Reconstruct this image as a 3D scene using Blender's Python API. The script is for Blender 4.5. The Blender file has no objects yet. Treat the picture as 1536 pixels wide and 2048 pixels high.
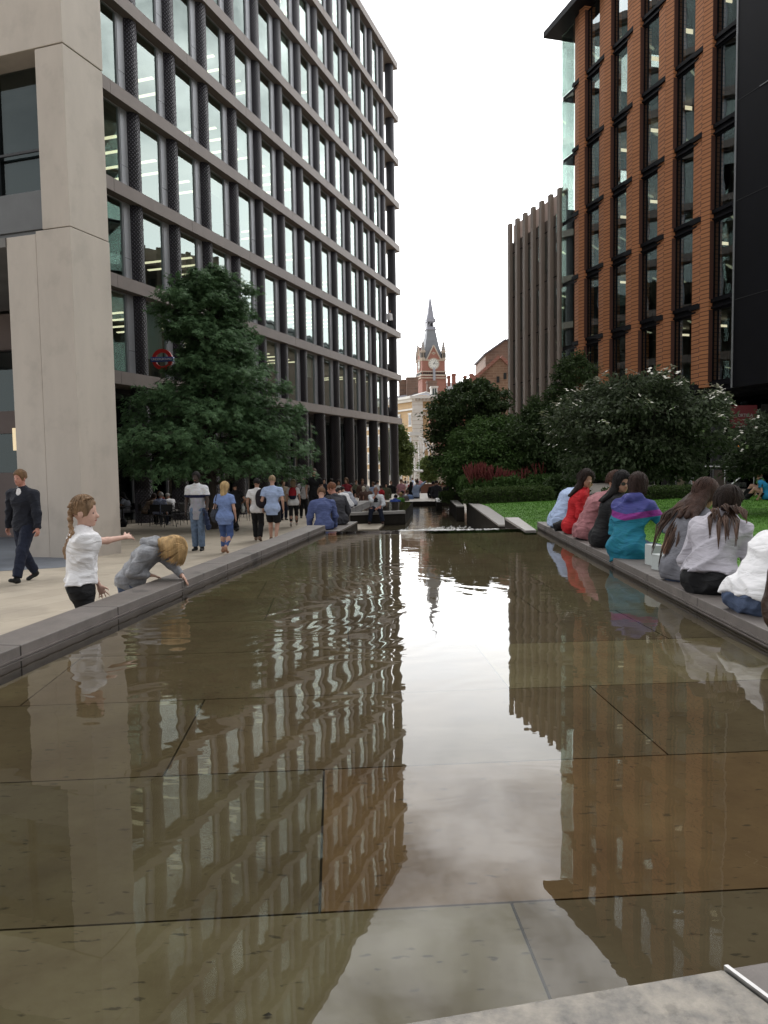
import bpy, bmesh, math, random
import numpy as np
from mathutils import Vector, Matrix
S = bpy.context.scene
COL = S.collection
RND = random.Random(7)

# ------------------------------------------------------------------ camera, world, sun, exposure
CAM_H, FPX, PITCH, ROLL = 1.55, 1500.0, math.radians(3.9), 0.015
cam_d = bpy.data.cameras.new('camera'); cam_d.sensor_fit = 'VERTICAL'; cam_d.sensor_height = 36.0
cam_d.lens = FPX/2048*36; cam_d.clip_start = 0.05; cam_d.clip_end = 3000
cam = bpy.data.objects.new('camera', cam_d); COL.objects.link(cam)
cam.matrix_world = Matrix.Translation((0, 0, CAM_H)) @ Matrix.Rotation(math.pi/2-PITCH, 4, 'X') @ Matrix.Rotation(-ROLL, 4, 'Z')
S.camera = cam

SUN_EL, SUN_AZ = math.radians(52), math.radians(20)      # azimuth from +Y towards +X
world = bpy.data.worlds.new('World'); S.world = world; world.use_nodes = True
def build_world():
    nt = world.node_tree; N = nt.nodes; L = nt.links; N.clear()
    out = N.new('ShaderNodeOutputWorld'); bg = N.new('ShaderNodeBackground'); bg.inputs[1].default_value = 0.1
    sky = N.new('ShaderNodeTexSky'); sky.sky_type = 'NISHITA'; sky.sun_disc = False
    sky.sun_elevation = SUN_EL; sky.sun_rotation = SUN_AZ; sky.dust_density = 2
    tc = N.new('ShaderNodeTexCoord')
    sep = N.new('ShaderNodeSeparateXYZ'); L.new(tc.outputs['Generated'], sep.inputs[0])
    zc = N.new('ShaderNodeMath'); zc.operation = 'MAXIMUM'; zc.inputs[1].default_value = 0.02; L.new(sep.outputs[2], zc.inputs[0])
    za = N.new('ShaderNodeMath'); za.operation = 'ADD'; za.inputs[1].default_value = 0.18; L.new(zc.outputs[0], za.inputs[0])
    dx = N.new('ShaderNodeMath'); dx.operation = 'DIVIDE'; L.new(sep.outputs[0], dx.inputs[0]); L.new(za.outputs[0], dx.inputs[1])
    dy = N.new('ShaderNodeMath'); dy.operation = 'DIVIDE'; L.new(sep.outputs[1], dy.inputs[0]); L.new(za.outputs[0], dy.inputs[1])
    cb = N.new('ShaderNodeCombineXYZ'); L.new(dx.outputs[0], cb.inputs[0]); L.new(dy.outputs[0], cb.inputs[1])
    n1 = N.new('ShaderNodeTexNoise'); n1.inputs['Scale'].default_value = 4.2; n1.inputs['Detail'].default_value = 7; n1.inputs['Roughness'].default_value = .55
    n1.inputs['Distortion'].default_value = .35
    L.new(cb.outputs[0], n1.inputs['Vector'])
    # cloud brightness: darker undersides and bright gaps high up, an even white veil low down
    mr = N.new('ShaderNodeMapRange'); mr.inputs['From Min'].default_value = .37; mr.inputs['From Max'].default_value = .62
    mr.inputs['To Min'].default_value = SKY_LO; mr.inputs['To Max'].default_value = SKY_HI
    L.new(n1.outputs[0], mr.inputs['Value'])
    vz = N.new('ShaderNodeMapRange'); vz.interpolation_type = 'SMOOTHSTEP'; vz.inputs['From Min'].default_value = .30; vz.inputs['From Max'].default_value = .50
    L.new(sep.outputs[2], vz.inputs['Value'])
    lum = N.new('ShaderNodeMix'); lum.data_type = 'FLOAT'; L.new(vz.outputs[0], lum.inputs[0]); lum.inputs[2].default_value = SKY_LOW
    L.new(mr.outputs[0], lum.inputs[3])
    col = N.new('ShaderNodeMix'); col.data_type = 'RGBA'; col.inputs[6].default_value = (.93, .97, 1.0, 1); col.inputs[7].default_value = (1.0, .975, .955, 1)
    L.new(n1.outputs[0], col.inputs[0])
    sc = N.new('ShaderNodeVectorMath'); sc.operation = 'SCALE'; L.new(col.outputs[2], sc.inputs[0]); L.new(lum.outputs[0], sc.inputs['Scale'])
    mx = N.new('ShaderNodeMix'); mx.data_type = 'RGBA'; mx.inputs[0].default_value = .93
    # the veiled sun stands ahead: that half of the cloud cover is the brighter one
    fr = N.new('ShaderNodeMapRange'); fr.interpolation_type = 'SMOOTHSTEP'; fr.inputs['From Min'].default_value = -.5; fr.inputs['From Max'].default_value = .75
    fr.inputs['To Min'].default_value = SKY_BACK; fr.inputs['To Max'].default_value = 1.0; L.new(sep.outputs[1], fr.inputs['Value'])
    s2 = N.new('ShaderNodeVectorMath'); s2.operation = 'SCALE'; L.new(sc.outputs[0], s2.inputs[0]); L.new(fr.outputs[0], s2.inputs['Scale'])
    L.new(sky.outputs[0], mx.inputs[6]); L.new(s2.outputs[0], mx.inputs[7])
    L.new(mx.outputs[2], bg.inputs[0]); L.new(bg.outputs[0], out.inputs[0])
SKY_LO, SKY_HI, SKY_LOW, SKY_BACK = 14.0, 47.0, 43.0, .22
build_world()
sun_d = bpy.data.lights.new('sun', 'SUN'); sun_d.energy = 0.5; sun_d.angle = math.radians(25); sun_d.color = (1, .96, .9)
sun = bpy.data.objects.new('sun', sun_d); COL.objects.link(sun)
_sd = Vector((math.sin(SUN_AZ)*math.cos(SUN_EL), math.cos(SUN_AZ)*math.cos(SUN_EL), math.sin(SUN_EL)))
sun.rotation_euler = _sd.to_track_quat('Z', 'Y').to_euler(); sun.location = _sd*100
S.render.engine = 'CYCLES'
S.view_settings.view_transform = 'Standard'; S.view_settings.look = 'None'; S.view_settings.exposure = 0.0; S.view_settings.gamma = 1
S.cycles.use_denoising = True; S.cycles.max_bounces = 8; S.cycles.diffuse_bounces = 3; S.cycles.glossy_bounces = 4
S.cycles.transparent_max_bounces = 12; S.cycles.transmission_bounces = 4; S.cycles.caustics_reflective = False; S.cycles.caustics_refractive = False
S.cycles.sample_clamp_indirect = 6

# ------------------------------------------------------------------ survey helpers: photo measurements laid out on real planes
def ray(u, v):
    a = (u-768)/FPX; b = (1024-v)/FPX
    c, s = math.cos(ROLL), math.sin(ROLL)
    x = a*c+b*s; y = -a*s+b*c
    return Vector((x, math.cos(PITCH)+y*math.sin(PITCH), -math.sin(PITCH)+y*math.cos(PITCH)))
EYE = Vector((0, 0, CAM_H))
def atz(u, v, z):
    d = ray(u, v); return EYE+d*((z-CAM_H)/d.z)
def aty(u, v, y):
    d = ray(u, v); return EYE+d*(y/d.y)
GS = -.03
def gz(y): return GS*min(max(y, 0), 70)
def gnd(u, v):
    d = ray(u, v); t = (0-CAM_H)/(d.z-GS*d.y); return EYE+d*t

# ------------------------------------------------------------------ mesh helpers
class MB:
    def __init__(s): s.v = []; s.f = []; s.m = []
    def add(s, vs, fs, m=0):
        o = len(s.v); s.v += [tuple(p) for p in vs]; s.f += [tuple(i+o for i in f) for f in fs]; s.m += [m]*len(fs); return s
    def box(s, x0, x1, y0, y1, z0, z1, m=0, mat=None):
        vs = [Vector((x, y, z)) for z in (z0, z1) for y in (y0, y1) for x in (x0, x1)]
        if mat is not None: vs = [mat @ p for p in vs]
        return s.add(vs, [(0, 2, 3, 1), (4, 5, 7, 6), (0, 1, 5, 4), (2, 6, 7, 3), (1, 3, 7, 5), (0, 4, 6, 2)], m)
    def prism(s, poly, z0, z1, m=0):
        n = len(poly)
        a = sum(poly[i][0]*poly[(i+1) % n][1]-poly[(i+1) % n][0]*poly[i][1] for i in range(n))
        if a < 0: poly = list(reversed(poly))
        g = (lambda z, i: z[i] if hasattr(z, '__len__') else z)
        if a < 0 and hasattr(z0, '__len__'): z0 = list(reversed(z0))
        if a < 0 and hasattr(z1, '__len__'): z1 = list(reversed(z1))
        vs = [(p[0], p[1], g(z0, i)) for i, p in enumerate(poly)]+[(p[0], p[1], g(z1, i)) for i, p in enumerate(poly)]
        fs = [tuple(range(n-1, -1, -1)), tuple(range(n, 2*n))]+[(i, (i+1) % n, n+(i+1) % n, n+i) for i in range(n)]
        return s.add(vs, fs, m)
    def tube(s, pts, r, n=8, m=0, cap=True):
        pts = [Vector(p) for p in pts]; k = len(pts)
        rs = r if hasattr(r, '__len__') else [r]*k
        vs = []; prev = None
        for i, p in enumerate(pts):
            t = (pts[min(i+1, k-1)]-pts[max(i-1, 0)]).normalized()
            if prev is None: a = t.orthogonal().normalized()
            else:
                a = prev-t*prev.dot(t)
                a = a.normalized() if a.length > 1e-6 else t.orthogonal().normalized()
            prev = a; b = t.cross(a)
            for j in range(n):
                th = 2*math.pi*j/n; vs.append(p+(a*math.cos(th)+b*math.sin(th))*rs[i])
        fs = [(i*n+j, i*n+(j+1) % n, (i+1)*n+(j+1) % n, (i+1)*n+j) for i in range(k-1) for j in range(n)]
        if cap: fs += [tuple(range(n-1, -1, -1)), tuple((k-1)*n+j for j in range(n))]
        return s.add(vs, fs, m)
    def lathe(s, prof, c=(0, 0, 0), n=16, m=0):
        vs = [(c[0]+r*math.cos(2*math.pi*j/n), c[1]+r*math.sin(2*math.pi*j/n), c[2]+z) for r, z in prof for j in range(n)]
        k = len(prof)
        fs = [(i*n+j, i*n+(j+1) % n, (i+1)*n+(j+1) % n, (i+1)*n+j) for i in range(k-1) for j in range(n)]
        fs += [tuple(range(n-1, -1, -1)), tuple((k-1)*n+j for j in range(n))]
        return s.add(vs, fs, m)
    def mesh(s, name, mats, smooth=False):
        me = bpy.data.meshes.new(name); me.from_pydata(s.v, [], s.f)
        for mt in (mats if isinstance(mats, (list, tuple)) else [mats]): me.materials.append(mt)
        me.polygons.foreach_set('material_index', s.m)
        if smooth: me.polygons.foreach_set('use_smooth', [True]*len(s.f))
        me.update(); return me
    def build(s, name, mats, parent=None, smooth=False, bevel=0):
        return obj(name, s.mesh(name, mats, smooth), parent, bevel)
def obj(name, me, parent=None, bevel=0):
    o = bpy.data.objects.new(name, me); COL.objects.link(o)
    if parent is not None: o.parent = parent
    if bevel:
        b = o.modifiers.new('bevel', 'BEVEL'); b.width = bevel; b.segments = 2; b.limit_method = 'ANGLE'
    return o
def tag(o, label=None, cat=None, group=None, kind=None):
    if label: o['label'] = label
    if cat: o['category'] = cat
    if group: o['group'] = group
    if kind: o['kind'] = kind
    return o
def empty(name, loc=(0, 0, 0), rz=0.0, label=None, cat=None, group=None):
    o = bpy.data.objects.new(name, None); COL.objects.link(o); o.location = loc; o.rotation_euler = (0, 0, rz); o.empty_display_size = .2
    return tag(o, label, cat, group)
def text_obj(name, curve, parent=None):
    """lettering turned into a plain mesh"""
    t = bpy.data.objects.new(name, curve); COL.objects.link(t)
    dg = bpy.context.evaluated_depsgraph_get(); dg.update()
    me = bpy.data.meshes.new_from_object(t.evaluated_get(dg)); bpy.data.objects.remove(t)
    return obj(name, me, parent)
def kids(o): return [c for c in COL.objects if c.parent == o]
def dup(src, name=None, parent=None, loc=None, rz=None):
    c = src.copy(); COL.objects.link(c)
    if parent is not None: c.parent = parent
    if loc is not None: c.location = loc
    if rz is not None: c.rotation_euler = (0, 0, rz)
    return c

# ------------------------------------------------------------------ materials
def pmat(name, col, rough=.6, var=.12, vscale=3.0, bump=0.0, bscale=40.0, metal=0.0, spec=.5, stretch=(1, 1, 1), var2=None):
    m = bpy.data.materials.new(name); m.use_nodes = True
    N = m.node_tree.nodes; L = m.node_tree.links; P = N['Principled BSDF']
    P.inputs['Roughness'].default_value = rough; P.inputs['Metallic'].default_value = metal
    P.inputs['Specular IOR Level'].default_value = spec
    tc = N.new('ShaderNodeTexCoord'); mp = N.new('ShaderNodeMapping'); mp.inputs['Scale'].default_value = stretch
    L.new(tc.outputs['Object'], mp.inputs[0])
    if var or var2:
        n = N.new('ShaderNodeTexNoise'); n.inputs['Scale'].default_value = vscale; n.inputs['Detail'].default_value = 6; n.inputs['Roughness'].default_value = .65
        L.new(mp.outputs[0], n.inputs['Vector'])
        r = N.new('ShaderNodeValToRGB'); r.color_ramp.elements[0].position = .3; r.color_ramp.elements[1].position = .7
        a = [max(0, c*(1-var)) for c in col]; b = [c*(1+var) for c in (var2 or col)]
        r.color_ramp.elements[0].color = (*a, 1); r.color_ramp.elements[1].color = (*b, 1)
        L.new(n.outputs[0], r.inputs[0]); L.new(r.outputs[0], P.inputs['Base Color'])
    else: P.inputs['Base Color'].default_value = (*col, 1)
    if bump:
        n2 = N.new('ShaderNodeTexNoise'); n2.inputs['Scale'].default_value = bscale; n2.inputs['Detail'].default_value = 4
        L.new(mp.outputs[0], n2.inputs['Vector'])
        bp = N.new('ShaderNodeBump'); bp.inputs['Strength'].default_value = bump; bp.inputs['Distance'].default_value = .02
        L.new(n2.outputs[0], bp.inputs['Height']); L.new(bp.outputs[0], P.inputs['Normal'])
    return m
def emit(name, col, e):
    m = bpy.data.materials.new(name); m.use_nodes = True; P = m.node_tree.nodes['Principled BSDF']
    P.inputs['Base Color'].default_value = (*col, 1); P.inputs['Emission Color'].default_value = (*col, 1); P.inputs['Emission Strength'].default_value = e
    return m
def glassmat(name, tint, refl, base, lo=.0, rough=.0, wob=0.0):
    """window glass: a clear tinted sheet mixed with its mirror reflection by the Fresnel angle"""
    m = bpy.data.materials.new(name); m.use_nodes = True; N = m.node_tree.nodes; L = m.node_tree.links; N.clear()
    out = N.new('ShaderNodeOutputMaterial'); tr = N.new('ShaderNodeBsdfTransparent'); tr.inputs[0].default_value = (*tint, 1)
    gl = N.new('ShaderNodeBsdfAnisotropic') if False else N.new('ShaderNodeBsdfGlossy'); gl.inputs['Color'].default_value = (*refl, 1); gl.inputs['Roughness'].default_value = rough
    lw = N.new('ShaderNodeLayerWeight'); lw.inputs[0].default_value = .5
    fr = N.new('ShaderNodeMath'); fr.operation = 'POWER'; fr.inputs[1].default_value = 4.5; L.new(lw.outputs['Facing'], fr.inputs[0])
    mr = N.new('ShaderNodeMapRange'); mr.inputs['To Min'].default_value = base; mr.inputs['To Max'].default_value = 1
    L.new(fr.outputs[0], mr.inputs['Value'])
    mx = N.new('ShaderNodeMixShader'); L.new(mr.outputs[0], mx.inputs[0]); L.new(tr.outputs[0], mx.inputs[1]); L.new(gl.outputs[0], mx.inputs[2])
    if wob:
        tc = N.new('ShaderNodeTexCoord'); n = N.new('ShaderNodeTexNoise'); n.inputs['Scale'].default_value = .7; n.inputs['Detail'].default_value = 1
        L.new(tc.outputs['Object'], n.inputs['Vector'])
        bp = N.new('ShaderNodeBump'); bp.inputs['Strength'].default_value = wob; bp.inputs['Distance'].default_value = .05
        L.new(n.outputs[0], bp.inputs['Height']); L.new(bp.outputs[0], gl.inputs['Normal'])
    L.new(mx.outputs[0], out.inputs[0]); return m
# ------------------------------------------------------------------ ground, water, pool walls
def stone_mat(name, col, grout=.6, tile=(1.2, .6), rot=0, mortar=.006, var=.1, rough=.65, bump=.1):
    m = pmat(name, col, rough, var, 1.2, bump, 60)
    N = m.node_tree.nodes; L = m.node_tree.links; P = N['Principled BSDF']
    tc = N.new('ShaderNodeTexCoord'); mp = N.new('ShaderNodeMapping'); mp.inputs['Rotation'].default_value = (0, 0, rot)
    L.new(tc.outputs['Object'], mp.inputs[0])
    b = N.new('ShaderNodeTexBrick'); b.inputs['Scale'].default_value = 1; b.inputs['Brick Width'].default_value = tile[0]; b.inputs['Row Height'].default_value = tile[1]
    b.inputs['Mortar Size'].default_value = mortar; b.inputs['Color1'].default_value = (1, 1, 1, 1); b.inputs['Color2'].default_value = (.88, .87, .86, 1)
    b.inputs['Mortar'].default_value = (grout, grout, grout, 1); L.new(mp.outputs[0], b.inputs['Vector'])
    src = P.inputs['Base Color'].links[0].from_socket
    mx = N.new('ShaderNodeMix'); mx.data_type = 'RGBA'; mx.blend_type = 'MULTIPLY'; mx.inputs[0].default_value = 1
    L.new(src, mx.inputs[6]); L.new(b.outputs[0], mx.inputs[7]); L.new(mx.outputs[2], P.inputs['Base Color'])
    return m
M = {}
M['plaza'] = stone_mat('plaza_stone', (.40, .345, .27), .6, (1.5, .5), math.radians(-71), .005, .12)
M['slate'] = stone_mat('slate_paving', (.13, .145, .17), .7, (.9, .45), math.radians(20), .004)
M['pale_paving'] = stone_mat('pale_paving', (.46, .42, .37), .8, (.9, .6), 0, .006)
def stained(m, amt=.45, scale=2.2, lo=.60, hi=.64):
    """wet and dirty patches with an outline of their own"""
    N = m.node_tree.nodes; L = m.node_tree.links; P = N['Principled BSDF']
    tc = N.new('ShaderNodeTexCoord'); n = N.new('ShaderNodeTexNoise'); n.inputs['Scale'].default_value = scale; n.inputs['Detail'].default_value = 5; n.inputs['Roughness'].default_value = .6
    L.new(tc.outputs['Object'], n.inputs['Vector'])
    r = N.new('ShaderNodeMapRange'); r.inputs['From Min'].default_value = lo; r.inputs['From Max'].default_value = hi; r.inputs['To Min'].default_value = 1; r.inputs['To Max'].default_value = 1-amt
    L.new(n.outputs[0], r.inputs['Value'])
    src = P.inputs['Base Color'].links[0].from_socket
    v = N.new('ShaderNodeVectorMath'); v.operation = 'SCALE'; L.new(src, v.inputs[0]); L.new(r.outputs[0], v.inputs['Scale']); L.new(v.outputs[0], P.inputs['Base Color'])
    return m
stained(M['plaza'], .14, .9, .52, .60)
M['coping'] = stained(pmat('basalt_coping', (.125, .108, .098), .5, .22, 5, .12, 120), .5, 2.0)
M['wet_shaded_stone'] = pmat('wet_stone_painted_shade', (.028, .024, .020), .8, .25, 4, .1, 80, spec=.12)  # wet stone, its colour darkened further to carry the shade of inner faces
M['coping_pale'] = pmat('granite_coping', (.33, .31, .29), .6, .12, 6, .08, 100)
M['edge'] = stained(pmat('edge_stone', (.175, .165, .152), .6, .3, 16, .3, 60, var2=(.235, .21, .175)), .3, 12, .56, .62)
M['slab'] = None
def slab_mat():
    m = pmat('pool_slab', (.128, .089, .053), .7, .32, 2.6, .06, 40, var2=(.120, .098, .066))
    N = m.node_tree.nodes; L = m.node_tree.links; P = N['Principled BSDF']
    at = N.new('ShaderNodeAttribute'); at.attribute_name = 'tone'
    sp = N.new('ShaderNodeTexNoise'); sp.inputs['Scale'].default_value = 38; sp.inputs['Detail'].default_value = 3
    tc = N.new('ShaderNodeTexCoord'); mp = N.new('ShaderNodeMapping'); mp.inputs['Scale'].default_value = (.45, 1.2, 1); mp.inputs['Rotation'].default_value = (0, 0, -.5)
    L.new(tc.outputs['Object'], mp.inputs[0]); L.new(mp.outputs[0], sp.inputs['Vector'])
    rr = N.new('ShaderNodeMapRange'); rr.inputs['From Min'].default_value = .64; rr.inputs['From Max'].default_value = .70; rr.inputs['To Min'].default_value = 1; rr.inputs['To Max'].default_value = .35
    L.new(sp.outputs[0], rr.inputs['Value'])
    src = P.inputs['Base Color'].links[0].from_socket
    mx = N.new('ShaderNodeMix'); mx.data_type = 'RGBA'; mx.blend_type = 'MULTIPLY'; mx.inputs[0].default_value = 1
    L.new(src, mx.inputs[6]); L.new(at.outputs['Color'], mx.inputs[7])
    v = N.new('ShaderNodeVectorMath'); v.operation = 'SCALE'; L.new(mx.outputs[2], v.inputs[0]); L.new(rr.outputs[0], v.inputs['Scale'])
    L.new(v.outputs[0], P.inputs['Base Color']); return m
M['slab'] = slab_mat()
M['grout'] = pmat('pool_grout', (.015, .013, .01), .9, .1)
def lawn_mat():
    return pmat('lawn_turf', (.066, .195, .010), .8, .28, 1.6, .6, 200, var2=(.085, .215, .016))
M['turf'] = lawn_mat()
def water_mat(name, ripple, hand=None):
    m = bpy.data.materials.new(name); m.use_nodes = True; N = m.node_tree.nodes; L = m.node_tree.links; N.clear()
    out = N.new('ShaderNodeOutputMaterial'); tr = N.new('ShaderNodeBsdfTransparent'); tr.inputs[0].default_value = (.80, .77, .66, 1)
    gl = N.new('ShaderNodeBsdfGlossy'); gl.inputs['Roughness'].default_value = 0.0; gl.inputs['Color'].default_value = (1, 1, 1, 1)
    fr = N.new('ShaderNodeFresnel'); fr.inputs[0].default_value = 1.36
    tc = N.new('ShaderNodeTexCoord'); sep = N.new('ShaderNodeSeparateXYZ'); L.new(tc.outputs['Object'], sep.inputs[0])
    def noise(sx, sy, detail, dist):
        mp = N.new('ShaderNodeMapping'); mp.inputs['Scale'].default_value = (sx, sy, 1); L.new(tc.outputs['Object'], mp.inputs[0])
        n = N.new('ShaderNodeTexNoise'); n.inputs['Scale'].default_value = 1; n.inputs['Detail'].default_value = detail; n.inputs['Distortion'].default_value = dist
        L.new(mp.outputs[0], n.inputs['Vector']); return n.outputs[0]
    def mul(a, b):
        k = N.new('ShaderNodeMath'); k.operation = 'MULTIPLY'
        for i, q in enumerate((a, b)):
            if isinstance(q, (int, float)): k.inputs[i].default_value = q
            else: L.new(q, k.inputs[i])
        return k.outputs[0]
    def add(a, b):
        k = N.new('ShaderNodeMath'); k.operation = 'ADD'; L.new(a, k.inputs[0]); L.new(b, k.inputs[1]); return k.outputs[0]
    far = N.new('ShaderNodeMapRange'); far.interpolation_type = 'SMOOTHSTEP'; far.inputs['From Min'].default_value = 2.0; far.inputs['From Max'].default_value = 6.5
    far.inputs['To Min'].default_value = .3; far.inputs['To Max'].default_value = .5; L.new(sep.outputs[1], far.inputs['Value'])
    h = add(mul(noise(2.2, 5.5, 2, .6), ripple), mul(noise(8, 22, 2, .4), ripple*.065))
    h = mul(h, far.outputs[0])
    h = add(h, mul(noise(1.1, 1.7, 1, 1.2), ripple*.55))
    if hand is not None:
        d = N.new('ShaderNodeVectorMath'); d.operation = 'DISTANCE'; L.new(tc.outputs['Object'], d.inputs[0]); d.inputs[1].default_value = hand
        dn = N.new('ShaderNodeMath'); dn.operation = 'MULTIPLY_ADD'; L.new(noise(1.5, 1.5, 1, 0), dn.inputs[0]); dn.inputs[1].default_value = .9; L.new(d.outputs['Value'], dn.inputs[2])
        sn = N.new('ShaderNodeMath'); sn.operation = 'SINE'; L.new(mul(dn.outputs[0], 30.0), sn.inputs[0])
        fo = N.new('ShaderNodeMapRange'); fo.inputs['From Min'].default_value = 0.0; fo.inputs['From Max'].default_value = 3.7; fo.inputs['To Min'].default_value = 1; fo.inputs['To Max'].default_value = 0
        L.new(d.outputs['Value'], fo.inputs['Value'])
        h = add(h, mul(mul(sn.outputs[0], fo.outputs[0]), mul(noise(1.3, 1.3, 1, 0), .12)))
    bp = N.new('ShaderNodeBump'); bp.inputs['Strength'].default_value = 1; bp.inputs['Distance'].default_value = .01; L.new(h, bp.inputs['Height'])
    L.new(bp.outputs[0], gl.inputs['Normal']); L.new(bp.outputs[0], fr.inputs['Normal'])
    mx = N.new('ShaderNodeMixShader'); L.new(fr.outputs[0], mx.inputs[0]); L.new(tr.outputs[0], mx.inputs[1]); L.new(gl.outputs[0], mx.inputs[2])
    L.new(mx.outputs[0], out.inputs[0]); return m

# ground: one sheet to the horizon, falling 3 % away from the camera for the first 70 m
g = MB()
ys = [-80, -20, 0, 10, 20, 30, 40, 50, 60, 70, 150, 900]
xs = [-600, -60, 60, 600]
g.add([(x, y, gz(y)-.9 if -20 < 0 and False else gz(y)) for y in ys for x in xs],
      [(j*4+i, j*4+i+1, (j+1)*4+i+1, (j+1)*4+i) for j in range(len(ys)-1) for i in range(3)])
o = g.build('ground', M['plaza']); tag(o, kind='structure')

WZ, CZ, BZ = .40, .50, .345            # near pool: water, coping top, slab top
WZ2, WZ3 = -.65, -.22                  # lower pool, raised side pool
# lines of the pool measured on the photograph
LI = lambda y: -.974+(y-12.414)*.1457  # left coping inner face x(y)
RI = lambda y: 2.549+(y-12.46)*.033
LIPY = 12.3
near_y = lambda x: 1.447+.205*(x-.019)
pool = [Vector((LI(1.05), 1.05)), Vector((RI(1.9), near_y(RI(1.9)))), Vector((RI(LIPY), LIPY)), Vector((LI(LIPY), LIPY))]
pool[0] = Vector((-2.56, near_y(-2.56)))
def clip_poly(poly, clip):
    out = list(poly); n = len(clip)
    for i in range(n):
        a, b = clip[i], clip[(i+1) % n]; inp, out = out, []
        if not inp: break
        side = lambda p: (b.x-a.x)*(p.y-a.y)-(b.y-a.y)*(p.x-a.x)
        for j in range(len(inp)):
            p, q = inp[j], inp[(j+1) % len(inp)]; sp, sq = side(p), side(q)
            if sp >= 0: out.append(p)
            if sp*sq < 0: out.append(p+(q-p)*(sp/(sp-sq)))
    return out
def pool_floor():
    a = math.radians(3.8); ux = Vector((math.cos(a), math.sin(a))); vx = Vector((-math.sin(a), math.cos(a)))
    rows = [.0, 1.0, 1.94, 2.88, 3.82, 4.77, 5.72, 6.67, 7.62, 8.57, 9.52, 10.47, 11.42, 12.4]
    joints = {0: [-1.6, -.3, 1.2], 1: [-1.9, .46, 1.9], 2: [-2.4, -.06, 2.3], 3: [-.68, 1.33], 4: [-1.6, .9, 2.6], 5: [-1.9, .08, 2.2], 6: [-.55, 1.6]}
    tone = {(2, 0): (.95, 1.05, 1.0), (2, 1): (.9, .98, .95), (2, 2): (1.25, 1.02, .8), (3, 2): (.92, .9, .86), (4, 2): (1.55, 1.75, 1.75), (4, 1): (1.0, .98, .95), (1, 1): (1.3, 1.5, 1.55), (1, 2): (.92, .95, 1.0), (1, 0): (1.08, 1.02, .85)}
    mb = MB(); tones = []
    rnd = random.Random(5)
    for r in range(len(rows)-1):
        js = [-4.2]+joints.get(r, [-1.4+.7*(r % 2), .5+.6*(r % 2), 2.0])+[4.8]
        for c in range(len(js)-1):
            e = .004
            q = [(js[c]+e, rows[r]+e), (js[c+1]-e, rows[r]+e), (js[c+1]-e, rows[r+1]-e), (js[c]+e, rows[r+1]-e)]
            poly = clip_poly([ux*u+vx*v for u, v in q], pool)
            if len(poly) < 3: continue
            k = rnd.uniform(.85, 1.12); t = tone.get((r, c), (k, k*rnd.uniform(.96, 1.03), k*rnd.uniform(.92, 1.03)))
            n0 = len(mb.f); mb.prism([(p.x, p.y) for p in poly], BZ-.03, BZ)
            tones += [t]*(len(mb.f)-n0)
    o = mb.build('pool_floor', M['slab']); tag(o, kind='structure')
    ca = o.data.color_attributes.new('tone', 'FLOAT_COLOR', 'CORNER'); i = 0
    vals = []
    for p, t in zip(o.data.polygons, tones):
        for _ in p.loop_indices: vals += [*t, 1]
    ca.data.foreach_set('color', vals)
    b = MB(); b.prism([(p.x, p.y) for p in pool], -.4, BZ-.008); o2 = b.build('pool_bed', M['grout']); tag(o2, kind='structure')
pool_floor()
HAND = Vector((-1.60, 6.15, WZ))
M['water'] = water_mat('water_near', .17, tuple(HAND))
M['water2'] = water_mat('water_lower', 1.1)
def sheet(name, poly, z, mat):
    mb = MB(); mb.add([(p[0], p[1], z) for p in poly], [tuple(range(len(poly)))]); o = mb.build(name, mat); tag(o, kind='structure'); return o
sheet('pool_water', [(p.x, p.y) for p in pool], WZ, M['water'])

def wall_blocks(name, p0, p1, width, ztop, zbot, mat, label, cat='wall', step=1.0, side=1, joint=.005, groove=False, group=None, jit=0):
    """a stone coping wall from p0 to p1 made of butted blocks; side=+1 puts the width to the right of p0->p1"""
    p0, p1 = Vector(p0), Vector(p1); d = (p1-p0); Ln = d.length; d.normalize(); nrm = Vector((d.y, -d.x))*side
    mb = MB(); n = max(1, round(Ln/step))
    for i in range(n):
        a = p0+d*(Ln*i/n+joint); b = p0+d*(Ln*(i+1)/n-joint)
        mb.prism([tuple(a), tuple(b), tuple(b+nrm*width), tuple(a+nrm*width)], zbot, ztop)
    o = mb.build(name, mat, bevel=.006); tag(o, label, cat, group)
    core = MB(); a = p0-d*0; b = p1
    e = nrm*.006
    core.prism([tuple(a+d*.01+e), tuple(b-d*.01+e), tuple(b-d*.01+nrm*(width-.006)), tuple(a+d*.01+nrm*(width-.006))], zbot, ztop-.006)
    core.build('joint_fill', M['grout'], o)
    if groove:
        gr = MB()
        for zz in (WZ+.012, WZ+.03):
            gr.prism([tuple(p0-nrm*.012), tuple(p1-nrm*.012), tuple(p1+nrm*.002), tuple(p0+nrm*.002)], zz, zz+.007)
        gr.build('waterline_trim', M['coping'], o)
    return o
def v2(u, v, z): p = atz(u, v, z); return Vector((p.x, p.y))
wall_blocks('pool_coping', (LI(0.9), 0.9), (LI(12.4), 12.4), .30, CZ, -.45, M['coping'], 'long dark stone coping on the left of the near pool, the two children at it', step=1.15, side=-1, groove=True)
wall_blocks('pool_coping', (RI(0.9), 0.9), (RI(12.45), 12.45), .30, CZ, -.45, M['coping'], 'dark stone coping on the right of the near pool with people sitting on it', step=1.15, side=1, groove=True)
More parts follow.
